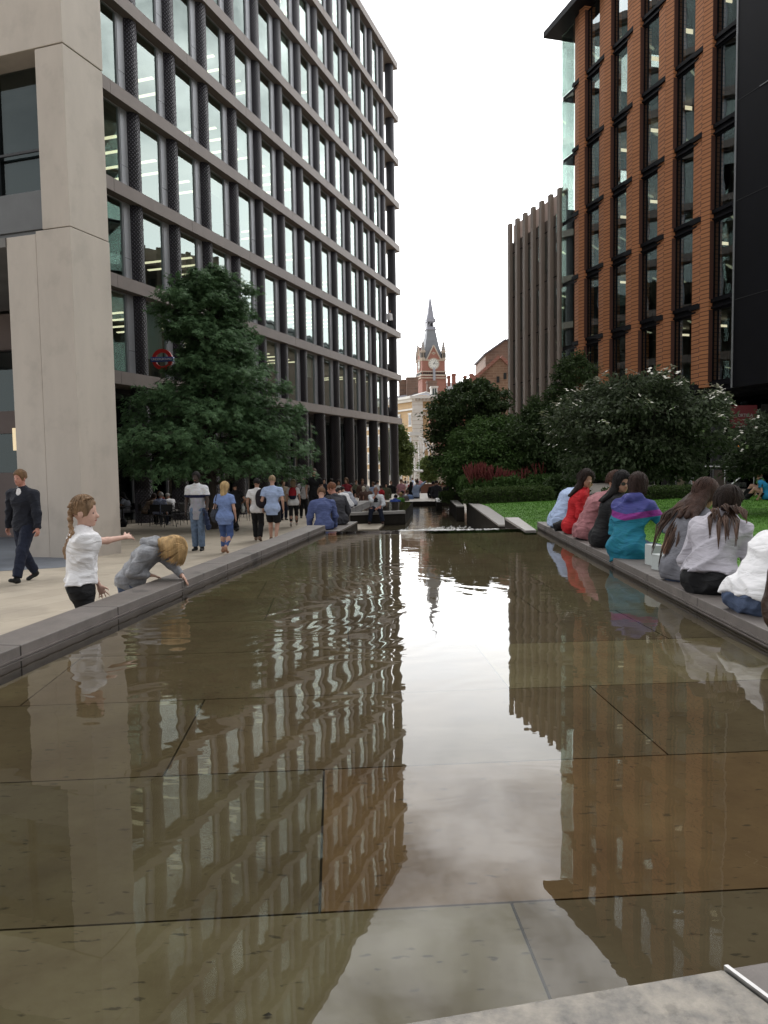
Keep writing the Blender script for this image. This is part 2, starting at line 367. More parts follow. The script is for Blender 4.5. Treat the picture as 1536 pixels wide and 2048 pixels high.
# near edge stone, level with the water
e0, e1 = Vector((-2.5, near_y(-2.5))), Vector((2.6, near_y(2.6))); nd = (e1-e0).normalized(); nn = Vector((nd.y, -nd.x))
sp = v2(1455, 1937, WZ+.012); k = (sp-e0).dot(nd)
mb = MB(); mb.prism([tuple(e0), tuple(e0+nd*(k-.01)), tuple(e0+nd*(k+.10)+nn*.5), tuple(e0+nn*.5)], -.05, WZ+.012)
o = mb.build('pool_edge', M['edge'], bevel=.006); tag(o, 'speckled brown stone kerb closing the near end of the pool', 'kerb')
mb = MB(); mb.prism([tuple(e0+nd*(k+.004)), tuple(e1), tuple(e1+nn*.5), tuple(e0+nd*(k+.114)+nn*.5)], -.05, WZ+.012)
o = mb.build('pool_edge', M['coping'], bevel=.006); tag(o, 'dark grey stone kerb beside the steel strip at the bottom right corner', 'kerb')
mb = MB(); q0, q1 = e0+nd*(k-.008), e0+nd*(k+.10)+nn*.5
mb.prism([tuple(q0), tuple(q0+nd*.010), tuple(q1+nd*.010), tuple(q1)], WZ-.05, WZ+.020)
M['steel'] = pmat('brushed_steel', (.55, .55, .55), .35, .1, 30, metal=1)
o = mb.build('steel_strip', M['steel']); tag(o, 'thin steel strip set in the stone kerb at the bottom right corner', 'metal strip')
# weir lip and the lower pools
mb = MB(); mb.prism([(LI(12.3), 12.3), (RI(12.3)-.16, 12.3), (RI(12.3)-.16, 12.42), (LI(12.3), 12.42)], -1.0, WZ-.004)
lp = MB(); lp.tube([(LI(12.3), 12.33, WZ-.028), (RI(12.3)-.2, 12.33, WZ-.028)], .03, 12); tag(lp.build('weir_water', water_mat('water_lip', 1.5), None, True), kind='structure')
o = mb.build('weir', M['wet_shaded_stone']); tag(o, 'dark stone weir the water spills over at the far end of the near pool', 'weir')
low = [v2(716, 1062, WZ2), v2(1020, 1062, WZ2), v2(933, 1006, WZ2), v2(898, 1003, WZ2), v2(820, 1003, WZ2), v2(812, 1026, WZ2)]
low = [Vector((-1.0, 12.42)), Vector((2.4, 12.42)), Vector((3.6, 18)), Vector((3.3, 37)), Vector((.6, 37)), Vector((-.9, 25))]
sheet('lower_pool_floor', [(p.x, p.y) for p in low], WZ2-.06, pmat('lower_slab', (.06, .05, .035), .7, .3, 2))
sheet('lower_pool_water', [(p.x, p.y) for p in low], WZ2, M['water2'])
# right-hand stepped copings, lawn, side pool
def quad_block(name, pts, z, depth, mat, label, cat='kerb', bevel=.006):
    mb = MB(); pp = [tuple(v2(u, v, z)) for u, v in pts]; mb.prism(pp, z-depth, z-.045); o = mb.build(name, M['wet_shaded_stone'], bevel=bevel); tag(o, label, cat)
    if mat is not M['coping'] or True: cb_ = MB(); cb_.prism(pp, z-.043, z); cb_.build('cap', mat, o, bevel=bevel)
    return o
LZ = .05
quad_block('stone_kerb', [(1009.5, 1035), (1037, 1034.5), (1073, 1060), (1051, 1060.6)], .42, 1.2, M['coping_pale'], 'pale grey stone block just past the end of the dark right coping')
quad_block('stone_kerb', [(933, 1003), (947, 1003), (976, 1013), (1008.6, 1035), (1010, 1049), (997, 1049)], LZ+.012, .9, M['coping_pale'], 'long pale kerb along the left edge of the lawn')
quad_block('stone_kerb', [(898, 998), (912, 998), (929, 1012), (913, 1012)], -.137, .7, M['coping_pale'], 'grey stone kerb stepping down beyond the low hedge')
quad_block('stone_kerb', [(871, 996), (878, 996), (884, 1003), (873, 1003)], -.3, .6, M['coping_pale'], 'small pale kerb at the far right end of the lower pool')
quad_block('stone_bench', [(686, 1043), (715, 1043), (677, 1063), (640, 1063)], .13, 1.2, M['coping'], 'dark stone bench block two men in blue and black sit on', 'bench')
mb = MB(); mb.prism([tuple(p) for p in (v2(650, 1048, -.62), v2(768, 1047, -.62), v2(757, 1058, -.62), v2(640, 1060, -.62))], -1.1, -.62)
o = mb.build('stone_step', M['plaza'], bevel=.005); tag(o, 'beige stone step under the feet of the seated bald man', 'step')
pw = [v2(686, 1025.5, WZ3), v2(810, 1021.5, WZ3), v2(826, 1003.5, WZ3), v2(742, 1003.5, WZ3)]
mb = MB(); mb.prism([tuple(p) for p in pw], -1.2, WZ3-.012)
o = mb.build('pool_wall', M['wet_shaded_stone'], bevel=.01); tag(o, 'low dark wall of the raised side pool the bald man sits on', 'wall')
mb = MB(); fe0, fe1 = pw[0], pw[1]; dd = (fe1-fe0).normalized(); pp = Vector((-dd.y, dd.x))
mb.prism([tuple(fe0-pp*.06), tuple(fe1-pp*.06), tuple(fe1+pp*.16), tuple(fe0+pp*.16)], WZ3-.10, WZ3+.004); mb.build('coping_edge', M['coping_pale'], o, bevel=.006)
sheet('side_pool_water', [tuple(p) for p in pw], WZ3-.004, water_mat('water_side', .25))
a, b = v2(686, 1018, 0), v2(741, 1001.5, 0)
wall_blocks('pool_coping', tuple(v2(672, 1030, -.1)), tuple(v2(741, 1001, -.1)), .45, -.1, -1.2, M['coping'], 'dark coping along the left of the raised side pool with people sitting on it', step=1.5, side=-1)
# far end wall and pale platform
mb = MB(); mb.prism([(-2.2, 37), (3.9, 37), (4.2, 46), (-2.4, 46)], -1.6, -.47)
ew = MB(); ew.prism([(-2.2, 36.75), (3.9, 36.75), (3.9, 36.995), (-2.2, 36.995)], -1.6, -.474); tag(ew.build('end_wall', M['wet_shaded_stone']), 'dark stone wall closing the far end of the lower pool', 'wall')
o = mb.build('terrace', M['pale_paving'], bevel=.01); tag(o, 'pale stone terrace at the far end of the water', 'terrace')
def foam_glints():  # white flecks paint the sky's glint on lip and ripples, along with foam
    rs = np.random.RandomState(8); mb = MB()
    def blob(x, y, z, a, b):
        n = 6; k = rs.uniform(.6, 1.2, n); mb.add([(x+a*k[i]*math.cos(2*math.pi*i/n), y+b*k[i]*math.sin(2*math.pi*i/n), z) for i in range(n)]+[(x, y, z+.4*min(a, b))], [(i, (i+1) % n, n) for i in range(n)])
    for i in range(210):
        u = 800+205*rs.beta(.9, 1.1); p = v2(u, 1062.6, WZ); blob(p.x, 12.30+rs.normal(0, .025), WZ+.004, rs.uniform(.012, .05), rs.uniform(.008, .022))
    for i in range(190):
        u = rs.uniform(845, 1004); v = 1059-9*rs.beta(1.2, 2)*(1-.5*abs(u-930)/90); p = v2(u, v, WZ2); blob(p.x, p.y, WZ2+.006, rs.uniform(.012, .045), rs.uniform(.03, .10))
    tag(mb.build('foam_glints', pmat('white_water_glint', (.62, .62, .60), .5, .1, 8)), kind='stuff')
foam_glints()
# lawn
def R(p): return (p[0], p[1])
lawn = [(RI(2)+.30, 2), (RI(8)+.30, 8), (RI(12.4)+.30, 12.4), R(v2(1073, 1060, LZ)), R(v2(1037, 1034.5, LZ)), R(v2(1008.6, 1035, LZ)), R(v2(976, 1013, LZ)), R(v2(950, 1004, LZ)), (3.6, 28.5), (14.5, 28.5), (13.2, 10), (12, 2)]
mb = MB(); mb.prism(lawn, -.9, LZ); o = mb.build('lawn', M['turf']); tag(o, kind='structure')
mb = MB(); mb.prism([(RI(1)+.304, 1), (RI(12.3)+.304, 12.3), (RI(12.3)+.62, 12.3), (RI(1)+.62, 1)], -.3, LZ+.012)
o = mb.build('lawn_edging', M['coping_pale']); tag(o, kind='structure')
mb = MB(); mb.prism([(8.5, 28.9), (30, 28.9), (30, 45), (8.5, 45)], -1.2, .03); o = mb.build('shop_pavement', M['pale_paving']); tag(o, kind='structure')
mb = MB(); mb.prism([(12.3, 2), (13.3, 10), (14.6, 28.9), (40, 28.9), (40, 2)], -1.2, .034); o = mb.build('side_pavement', M['pale_paving']); tag(o, kind='structure')
def grass():
    rs = np.random.RandomState(3); n = 60000
    L_ = [Vector(p) for p in lawn]; xs = np.array([p.x for p in L_]); ysv = np.array([p.y for p in L_])
    out = []
    pts = np.stack([rs.uniform(2.5, 13.5, n*2), rs.uniform(4, 28.4, n*2)], 1)
    ins = np.zeros(len(pts), bool); j = len(xs)-1
    for i in range(len(xs)):
        c = ((ysv[i] > pts[:, 1]) != (ysv[j] > pts[:, 1])) & (pts[:, 0] < (xs[j]-xs[i])*(pts[:, 1]-ysv[i])/(ysv[j]-ysv[i]+1e-9)+xs[i]); ins ^= c; j = i
    ins &= ~((pts[:, 1] < 12.4) & (pts[:, 0] < 2.2+.033*pts[:, 1]+.62)); pts = pts[ins][:n]; n = len(pts)
    hgt = rs.uniform(.012, .032, n); ang = rs.uniform(0, 6.28, n); w = .004+.0005*pts[:, 1]; lean = rs.normal(0, .014, (n, 2))
    P = np.zeros((n, 3, 3)); P[:, 0, :2] = pts-np.stack([np.cos(ang), np.sin(ang)], 1)*w[:, None]; P[:, 1, :2] = pts+np.stack([np.cos(ang), np.sin(ang)], 1)*w[:, None]
    P[:, 2, :2] = pts+lean; P[:, :2, 2] = LZ-.004; P[:, 2, 2] = LZ+hgt
    tri_mesh('grass', P, pmat('grass_blade', (.075, .21, .014), .7, .25, .9, var2=(.095, .235, .024)), label=None)
def tri_mesh(name, P, mat, parent=None, label=None):
    """P: (n, k, 3) polygons of k corners each -> one mesh"""
    n, k = P.shape[:2]; me = bpy.data.meshes.new(name)
    me.vertices.add(n*k); me.vertices.foreach_set('co', P.reshape(-1).astype(np.float32))
    me.loops.add(n*k); me.loops.foreach_set('vertex_index', np.arange(n*k, dtype=np.int32))
    me.polygons.add(n); me.polygons.foreach_set('loop_start', np.arange(0, n*k, k, dtype=np.int32))
    me.materials.append(mat); me.update(calc_edges=True); me.validate()
    return obj(name, me, parent)
grass(); tag(bpy.data.objects['grass'], kind='stuff')

# ------------------------------------------------------------------ office building with dark woven columns (left)
M['fascia'] = pmat('fascia_concrete', (.20, .166, .147), .6, .1, 1.2, .05, 30)
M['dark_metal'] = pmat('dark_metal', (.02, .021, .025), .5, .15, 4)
M['alu'] = pmat('grey_aluminium', (.32, .33, .35), .45, .06, 2, metal=.3)
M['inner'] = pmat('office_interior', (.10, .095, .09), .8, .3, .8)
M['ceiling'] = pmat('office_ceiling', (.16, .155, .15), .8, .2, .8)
M['lamp'] = emit('office_lamp', (1, .86, .6), 1.7)
M['glass'] = glassmat('office_glass', (.52, .62, .57), (.80, .93, .88), .19, wob=.09)
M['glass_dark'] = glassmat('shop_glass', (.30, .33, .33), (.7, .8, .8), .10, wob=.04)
def woven():
    m = pmat('woven_iron', (.040, .036, .048), .42, .15, 2, spec=.5); N = m.node_tree.nodes; L = m.node_tree.links; P = N['Principled BSDF']
    tc = N.new('ShaderNodeTexCoord'); s = N.new('ShaderNodeSeparateXYZ'); L.new(tc.outputs['Object'], s.inputs[0])
    at = N.new('ShaderNodeMath'); at.operation = 'ARCTAN2'; L.new(s.outputs[1], at.inputs[0]); L.new(s.outputs[0], at.inputs[1])
    def lin(ka, kz):
        a = N.new('ShaderNodeMath'); a.operation = 'MULTIPLY'; L.new(at.outputs[0], a.inputs[0]); a.inputs[1].default_value = ka
        b = N.new('ShaderNodeMath'); b.operation = 'MULTIPLY_ADD'; L.new(s.outputs[2], b.inputs[0]); b.inputs[1].default_value = kz; L.new(a.outputs[0], b.inputs[2])
        c = N.new('ShaderNodeMath'); c.operation = 'SINE'; L.new(b.outputs[0], c.inputs[0]); d = N.new('ShaderNodeMath'); d.operation = 'ABSOLUTE'; L.new(c.outputs[0], d.inputs[0]); return d.outputs[0]
    mn = N.new('ShaderNodeMath'); mn.operation = 'MINIMUM'; L.new(lin(8, 19), mn.inputs[0]); L.new(lin(-8, 19), mn.inputs[1])
    bp = N.new('ShaderNodeBump'); bp.inputs['Strength'].default_value = 1; bp.inputs['Distance'].default_value = .06; L.new(mn.outputs[0], bp.inputs['Height']); L.new(bp.outputs[0], P.inputs['Normal'])
    src = P.inputs['Base Color'].links[0].from_socket
    r = N.new('ShaderNodeMapRange'); r.inputs['From Min'].default_value = .1; r.inputs['From Max'].default_value = .6; r.inputs['To Min'].default_value = .12; r.inputs['To Max'].default_value = 1.3; L.new(mn.outputs[0], r.inputs['Value'])
    v = N.new('ShaderNodeVectorMath'); v.operation = 'SCALE'; L.new(src, v.inputs[0]); L.new(r.outputs[0], v.inputs['Scale']); L.new(v.outputs[0], P.inputs['Base Color'])
    return m
M['woven'] = woven()
def office():
    th = math.radians(18.3); C = Vector((1.583, 67.0))
    root = empty('office_building', (C.x, C.y, 0), math.atan2(-math.cos(th), -math.sin(th)), 'grey gridded office building with round woven dark columns along the left of the pool', 'building')
    Bz = [4.79, 8.62, 12.35, 16.12, 19.84, 23.55, 27.25, 30.93, 35.39]; SE = 46.0; PT = 2.785; S0 = .35
    for z in Bz:
        b = MB(); x = -.55
        while x < SE:                     # precast lengths butted with a fine joint
            x1 = min(x+PT*2, SE); b.box(x+.008, x1-.008, -1.25, 0, z, z+.52); x = x1
        b.box(-.5, SE, -1.2, -.02, z+.01, z+.51); b.box(-.55, .6, -12, -1.25, z, z+.52)
        b.build('beam', M['fascia'], root)
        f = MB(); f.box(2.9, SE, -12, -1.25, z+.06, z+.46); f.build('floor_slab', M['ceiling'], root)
    col = None
    for k in range(16):
        if col is None:
            b = MB(); b.lathe([(.385, -3.2), (.385, 35.4)], n=28); col = b.build('column', M['woven'], root, True)
        else: col = dup(col, parent=root)
        col.location = (S0+PT*k, -.52, 0)
    for y in (-4.5, -8.5):
        c = dup(col, parent=root); c.location = (S0-.3, y, 0)
    fr = pn = sp = blind = None; n = 0
    for fl in range(8):
        zb, zt = Bz[fl]+.52, Bz[fl+1]
        for k in range(1, 14):
            if k == 13 and fl > 3: continue
            if n == 0:
                H_ = 3.2; b = MB(); x0, x1 = .80, PT-.375; t = .045
                b.box(x0, x0+t, -.56, -.44, 0, H_); b.box(x1-t, x1, -.56, -.44, 0, H_); b.box(x0+t, x1-t, -.56, -.44, 0, t); b.box(x0+t, x1-t, -.56, -.44, H_-t, H_)
                fr = b.build('window', M['alu'], root)
                b = MB(); b.add([(x0+t, -.5, t), (x1-t, -.5, t), (x1-t, -.5, H_-t), (x0+t, -.5, H_-t)], [(0, 1, 2, 3)]); pn = b.build('pane', M['glass'], fr)
                b = MB(); b.box(.36, .795, -.56, -.42, 0, .95); b.box(.36, .795, -.56, -.42, .97, H_); sp = b.build('side_panel', M['alu'], fr)
                w = fr
            else:
                w = dup(fr, parent=root); dup(pn, parent=w); dup(sp, parent=w)
            w.location = (S0+PT*k, 0, zb); w.scale = (1, 1, (zt-zb)/3.2); n += 1
            if (fl*7+k*5+(k*fl) % 3) % 6 == 0:
                if blind is None: b = MB(); b.box(.86, PT-.43, -.66, -.645, -1, 0); blind = bl = b.build('blind', pmat('roller_blind', (.42, .42, .40), .8, .06, 3), w)
                else: bl = dup(blind, parent=w)
                bl.location = (0, 0, 3.14); bl.scale = (1, 1, .5+.45*((fl*3+k*2) % 5))
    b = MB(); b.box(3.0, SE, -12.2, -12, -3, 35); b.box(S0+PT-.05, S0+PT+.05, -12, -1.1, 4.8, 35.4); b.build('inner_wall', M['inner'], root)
    lamp = None
    for fl in range(8):
        for k in range(1, 13):
            if (fl*5+k*3+(k*k) % 5) % 8 >= (5 if fl < 4 else 2): continue
            if lamp is None:
                b = MB(); b.box(-.09, .09, -5.2, -1.7, -.07, -.02); b.box(1.22, 1.40, -5.2, -1.7, -.07, -.02); lamp = b.build('ceiling_light', M['lamp'], root)
            else: lamp = dup(lamp, parent=root)
            lamp.location = (S0+PT*k+.8, 0, Bz[fl+1]-.35)
    # partitions and furniture tone behind the glass
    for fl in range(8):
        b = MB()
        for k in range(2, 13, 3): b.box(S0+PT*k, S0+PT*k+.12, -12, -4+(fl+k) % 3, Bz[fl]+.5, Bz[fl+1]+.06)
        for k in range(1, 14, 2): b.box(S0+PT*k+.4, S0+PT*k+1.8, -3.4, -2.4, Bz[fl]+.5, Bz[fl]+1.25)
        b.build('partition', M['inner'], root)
    # ground floor: recessed dark shopfront
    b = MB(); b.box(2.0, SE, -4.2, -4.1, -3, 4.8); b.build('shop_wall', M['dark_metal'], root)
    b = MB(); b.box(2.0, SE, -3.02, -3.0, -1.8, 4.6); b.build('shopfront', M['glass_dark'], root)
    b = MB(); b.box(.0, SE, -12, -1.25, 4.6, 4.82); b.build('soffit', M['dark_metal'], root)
    b = MB()
    for k in range(1, 16):
        for dx in (.2, 1.6): b.box(S0+PT*k+dx, S0+PT*k+dx+.07, -3.06, -2.9, -2.4, 4.6)
    b.build('shop_mullions', M['alu'], root)
    for fl in range(8):
        b = MB(); b.box(-.35, -.25, -12, -.6, Bz[fl]+.52, Bz[fl]+1.55); b.box(-.25, 2.9, -1.25, -1.15, Bz[fl]+.52, Bz[fl]+1.2); b.build('balcony_parapet', M['fascia'], root)
    return root
OFFICE = office()

# ------------------------------------------------------------------ concrete frame building (left foreground)
M['precast'] = stained(pmat('pale_precast', (.48, .43, .378), .62, .10, .8, .08, 50, stretch=(1, 1, .35)), .10, 1.4, .52, .66)
def portal():
    th = math.radians(18.3); C = Vector((-6.62, 16.42))
    root = empty('concrete_building', (C.x, C.y, 0), math.atan2(math.cos(th), math.sin(th)), 'pale concrete frame building with a massive square pillar at the left edge', 'building')
    # local x runs away from the camera along the pool, local y to the left
    j = .02
    b = MB()
    b.box(0, 1.28, 0, .92, -1.5, 6.67-j); b.box(.02, 1.26, .94, 1.75, -1.5, 6.60)
    b.build('pillar', M['precast'], root, bevel=.012)
    b = MB(); b.box(.01, 1.27, .01, .74, 6.67, 10.45-j); b.build('pillar_upper', M['precast'], root, bevel=.012)
    b = MB(); b.box(.0, 1.28, .0, 12, 10.45, 12.35-j); b.build('lintel', M['precast'], root, bevel=.012)
    b = MB()
    for z0, z1 in ((12.35, 16.2), (16.22, 20.1), (20.12, 24.0)): b.box(0, 1.28, 0, .8, z0, z1-j)
    for z0 in (15.9, 19.8, 23.7): b.box(.02, 1.26, .8, 12, z0, z0+1.4)
    b.build('upper_frame', M['precast'], root, bevel=.012)
    b = MB(); b.box(.1, 1.2, .76, 12, 6.72, 7.55); b.box(.15, .25, .76, 12, 6.58, 6.72); b.build('spandrel', pmat('grey_spandrel', (.11, .115, .12), .5, .1, 2), root, bevel=.01)
    b = MB(); b.box(.62, .66, .76, 12, 7.55, 10.45); b.box(.62, .66, .8, 12, 12.4, 15.9); b.box(.62, .66, .8, 12, 17.3, 19.8); b.box(.62, .66, .8, 12, 21.1, 23.7); b.build('glazing', M['glass_dark'], root)
    b = MB(); b.box(.5, .62, .80, .90, 7.55, 10.45); b.box(.5, .62, 2.4, 2.47, 7.55, 10.45); b.box(.45, .5, .9, 12, 8.55, 8.6); b.build('window_frame', M['dark_metal'], root)
    b = MB(); b.box(1.3, 3.4, 1.8, 14, 10.3, 10.45); b.box(3.4, 3.5, 2.2, 14, 6.7, 24); b.build('inner_wall', M['inner'], root)
    b = MB(); b.box(-.0, 1.2, 1.76, 14, 6.4, 6.6); b.prism([(1.2, 1.76), (5.4, 5.2), (5.4, 14), (1.2, 14)], 6.4, 6.6); b.build('soffit', M['ceiling'], root)
    # set-back lower storey behind the pillar
    b = MB(); b.box(5.5, 5.8, 4.6, 16, -2, 1.35); b.box(5.5, 5.8, 4.6, 16, 2.6, 3.3); b.box(5.4, 5.8, 4.6, 16, 5.2, 6.3); b.build('lower_wall', pmat('rose_wall', (.16, .125, .115), .7, .1, 1), root)
    b = MB(); b.box(5.65, 5.7, 4.6, 16, -1, 6.2); b.build('lower_glazing', M['glass_dark'], root)
    b = MB(); b.box(7.5, 7.6, 6.0, 16, -2, 6.3); b.build('back_wall', M['inner'], root)
    b = MB(); b.box(5.30, 5.36, 6.85, 7.02, 2.05, 2.75); b.build('lit_panel', emit('lit_panel', (1, .8, .5), .5), root)
    return root
PORTAL = portal()
mb = MB(); pts = [(-6.9, 15.3), (-5.9, 16.5), (-6.3, 17.8), (-16, 21), (-18, 15)]
pts = [R(gnd(180, 1128)), R(gnd(115, 1136)), R(gnd(-60, 1146)), (-30, 15), (-30, 30), (-9, 24), (-6.9, 17.6), (-6.45, 16.2)]
mb.add([(p[0], p[1], gz(p[1])+.004) for p in pts], [tuple(range(len(pts)))]); o = mb.build('slate_paving', M['slate']); tag(o, kind='structure')

# ------------------------------------------------------------------ terracotta building (right)
def brick_mat(name, c1, c2, joint, h, w, var=.12, mortar=.12, coord='Object', bump=.5):
    m = pmat(name, c1, .75, var, 1.5, 0); N = m.node_tree.nodes; L = m.node_tree.links; P = N['Principled BSDF']
    tc = N.new('ShaderNodeTexCoord'); s = N.new('ShaderNodeSeparateXYZ'); L.new(tc.outputs[coord], s.inputs[0])
    ad = N.new('ShaderNodeMath'); ad.operation = 'ADD'; L.new(s.outputs[0], ad.inputs[0]); L.new(s.outputs[1], ad.inputs[1])
    cb = N.new('ShaderNodeCombineXYZ'); L.new(ad.outputs[0], cb.inputs[0]); L.new(s.outputs[2], cb.inputs[1])
    b = N.new('ShaderNodeTexBrick'); b.inputs['Scale'].default_value = 1; b.inputs['Brick Width'].default_value = w; b.inputs['Row Height'].default_value = h
    b.inputs['Mortar Size'].default_value = mortar*h; b.inputs['Color1'].default_value = (*c1, 1); b.inputs['Color2'].default_value = (*c2, 1); b.inputs['Mortar'].default_value = (*joint, 1); b.inputs['Mortar Smooth'].default_value = .2
    L.new(cb.outputs[0], b.inputs['Vector'])
    n = N.new('ShaderNodeTexNoise'); n.inputs['Scale'].default_value = .7; n.inputs['Detail'].default_value = 5; L.new(tc.outputs[coord], n.inputs['Vector'])
    r = N.new('ShaderNodeMapRange'); r.inputs['To Min'].default_value = 1-var*1.5; r.inputs['To Max'].default_value = 1+var*1.5; L.new(n.outputs[0], r.inputs['Value'])
    v = N.new('ShaderNodeVectorMath'); v.operation = 'SCALE'; L.new(b.outputs[0], v.inputs[0]); L.new(r.outputs[0], v.inputs['Scale']); L.new(v.outputs[0], P.inputs['Base Color'])
    if bump:
        bp = N.new('ShaderNodeBump'); bp.inputs['Strength'].default_value = bump; bp.inputs['Distance'].default_value = .03; bp.invert = True; L.new(b.outputs['Fac'], bp.inputs['Height']); L.new(bp.outputs[0], P.inputs['Normal'])
    return m
M['terracotta'] = brick_mat('terracotta', (.60, .255, .115), (.53, .22, .10), (.11, .045, .027), .19, 30, .10, .10)
M['black_panel'] = pmat('black_panel', (.005, .005, .008), .6, .2, 1, spec=.2)
M['maroon'] = pmat('maroon_reveal', (.10, .045, .034), .6, .1, 1)
M['glass_r'] = glassmat('terracotta_building_glass', (.5, .54, .52), (.70, .78, .80), .23, wob=.09)
M['glass_mint'] = glassmat('corner_glass', (.88, .94, .915), (.82, .93, .89), .30)
def terracotta():
    th = math.radians(-15.4); C = Vector((11.558, 44.6)); sx, sy = -math.sin(th), -math.cos(th)
    root = empty('terracotta_building', (C.x, C.y, 0), math.atan2(sy, sx), 'tall office building with orange terracotta piers and black floor bands on the right', 'building')
    Lv = [4.62, 8.25, 12.09, 15.74, 19.44, 23.12, 26.9]; PT = 2.645; P0 = .0
    prof = [(-.665, .12), (.17, .02), (.17, -.10), (.665, -.03), (.665, .62), (-.665, .62)]
    pier = None
    for k in range(5):
        if pier is None:
            b = MB()
            for i in range(6): b.prism(prof, Lv[i]+.005, Lv[i+1]-.005)
            pier = b.build('pier', M['terracotta'], root)
        else: pier = dup(pier, parent=root)
        pier.location = (P0+PT*k, 0, 0)
    b = MB()
    for i in range(6): b.prism([(-.665, .12), (.05, .03), (.05, .62), (-.665, .62)], Lv[i]+.005, Lv[i+1]-.005)
    o = b.build('pier', M['terracotta'], root); o.location = (P0+PT*5, 0, 0)
    fr = pn = rv = None
    for i in range(6):
        b = MB(); b.box(-.9, 13.2, .16, .75, Lv[i]-.24, Lv[i]+.22); b.box(-.9, 13.2, .06, .16, Lv[i]+.06, Lv[i]+.22)
        b.box(-.9, 13.2, .08, .16, Lv[i]-.20, Lv[i]-.12)
        for k in range(6): b.box(P0+PT*k-.64, P0+PT*k+(.15 if k < 5 else .04), -.03, .2, Lv[i]-.05, Lv[i]+.16)
        b.build('floor_band', M['black_panel'], root)
        for k in range(5):
            zt = Lv[i+1]-.24; zb = Lv[i]+.22; h = 3.2
            if fr is None:
                b = MB(); x0, x1 = .66, PT-.66; b.box(x0, x0+.05, .17, .25, 0, h); b.box(x1-.05, x1, .17, .25, 0, h); b.box(x0+.05, x1-.05, .17, .25, 0, .06); b.box(x0+.05, x1-.05, .17, .25, h-.06, h)
                b.box(x0+.30, x0+.34, .18, .25, .06, h-.06)
                fr = b.build('window', M['black_panel'], root)
                b = MB(); b.add([(x0, .22, 0), (x1, .22, 0), (x1, .22, h), (x0, .22, h)], [(0, 1, 2, 3)]); pn = b.build('pane', M['glass_r'], fr)
                b = MB(); b.box(.667, .69, -.02, .17, 0, h); rv = b.build('reveal', M['maroon'], fr); w = fr
            else: w = dup(fr, parent=root); dup(pn, parent=w); dup(rv, parent=w)
            w.location = (P0+PT*k, 0, zb); w.scale = (1, 1, (zt-zb)/h)
    lamp = None
    for i in range(5):
        b = MB(); b.box(-.6, 13.2, .76, 8, Lv[i]-.2, Lv[i]+.2); b.build('floor_slab', M['ceiling'], root)
        b = MB(); b.box(.5, 13.2, 7.5, 7.6, Lv[i]+.2, Lv[i+1]-.2)
        for k in range(1, 6): b.box(PT*k-.1, PT*k+.1, 1.6, 7.5, Lv[i]+.2, Lv[i+1]-.2)
        for k in range(5): b.box(PT*k+.8, PT*k+1.9, 1.2+(k*7+i*3) % 4*.3, 1.7+(k*7+i*3) % 4*.3, Lv[i]+.2, Lv[i]+.95+((k*5+i*7) % 5)*.25)
        b.build('partition', M['inner'], root)
        b = MB()
        for k in range(5): b.box(PT*k+1.25, PT*k+1.55, 1.0, 1.3, Lv[i]+.2, Lv[i+1]-.2)
        b.build('inner_column', pmat('inner_white', (.33, .34, .36), .7, .1, 1) if i == 0 else bpy.data.materials['inner_white'], root)
        for k in range(5):
            if (k*3+i*2) % 5 in (0, 3): continue
            if lamp is None: b = MB(); b.box(.72, 1.0, .9, 3.0, -.06, 0); lamp = b.build('ceiling_light', M['lamp'], root)
            else: lamp = dup(lamp, parent=root)
            lamp.location = (PT*k+.55, 0, Lv[i+1]-.5)
    # glass corner
    for i in range(6):
        b = MB(); b.box(-2.25, -2.22, .15, 7, Lv[i]+.12, Lv[i+1]-.12); b.box(-2.22, -.87, .15, .18, Lv[i]+.12, Lv[i+1]-.12); g = b.build('corner_glazing', M['glass_mint'], root)
        b = MB(); b.box(-2.26, -.7, .22, 7, Lv[i]-.12, Lv[i]+.12); b.build('corner_slab', M['black_panel'], root)
        if i < 5: b = MB(); b.box(-.9, -.6, 1.2, 2.0, Lv[i]+.12, Lv[i+1]-.12); b.build('corner_post', M['black_panel'], root)
    b = MB(); b.box(-2.9, 13.3, -.75, 12, 26.9, 27.25); b.box(-2.3, -1.2, .5, 3, 28.2, 28.4); b.box(-2.0, -1.9, .9, 1.0, 27.25, 28.2); b.build('roof', M['black_panel'], root)
    # black wing
    b = MB(); b.box(13.25, 20, -.4, 9, 4.4, 26.5); b.build('black_wing', M['black_panel'], root)
    b = MB(); b.box(13.16, 13.24, -.42, -.3, 4.4, 26.5); b.box(14.5, 20, -.43, -.405, 16.0, 16.03); b.build('wing_edge', M['alu'], root)
    b = MB()
    for z in range(8, 26, 4): b.box(13.25, 20, -.408, -.401, z, z+.025)
    for x in (15.2, 17.2): b.box(x, x+.02, -.409, -.402, 4.4, 26.5)
    b.build('panel_joints', pmat('joint_grey', (.03, .03, .033), .6, 0), root)
    # dark shop level
    b = MB(); b.box(-2.2, 32, 2.2, 2.3, -1.5, 4.4); b.build('shopfront', M['black_panel'], root)
    b = MB(); b.box(-2.2, 32, 1.9, 1.93, .1, 4.0); b.build('shop_glazing', M['glass_dark'], root)
    b = MB(); b.box(-2.2, 32, .3, 10, 4.25, 4.5); b.build('soffit', M['black_panel'], root)
    sc = None
    for k in range(9):
        if sc is None: b = MB(); b.lathe([(.28, -1.2), (.28, 4.3)], n=14); sc = b.build('shop_column', M['dark_metal'], root, True)
        else: sc = dup(sc, parent=root)
        sc.location = (k*3.6, .9, 0)
    return root
TERRA = terracotta()

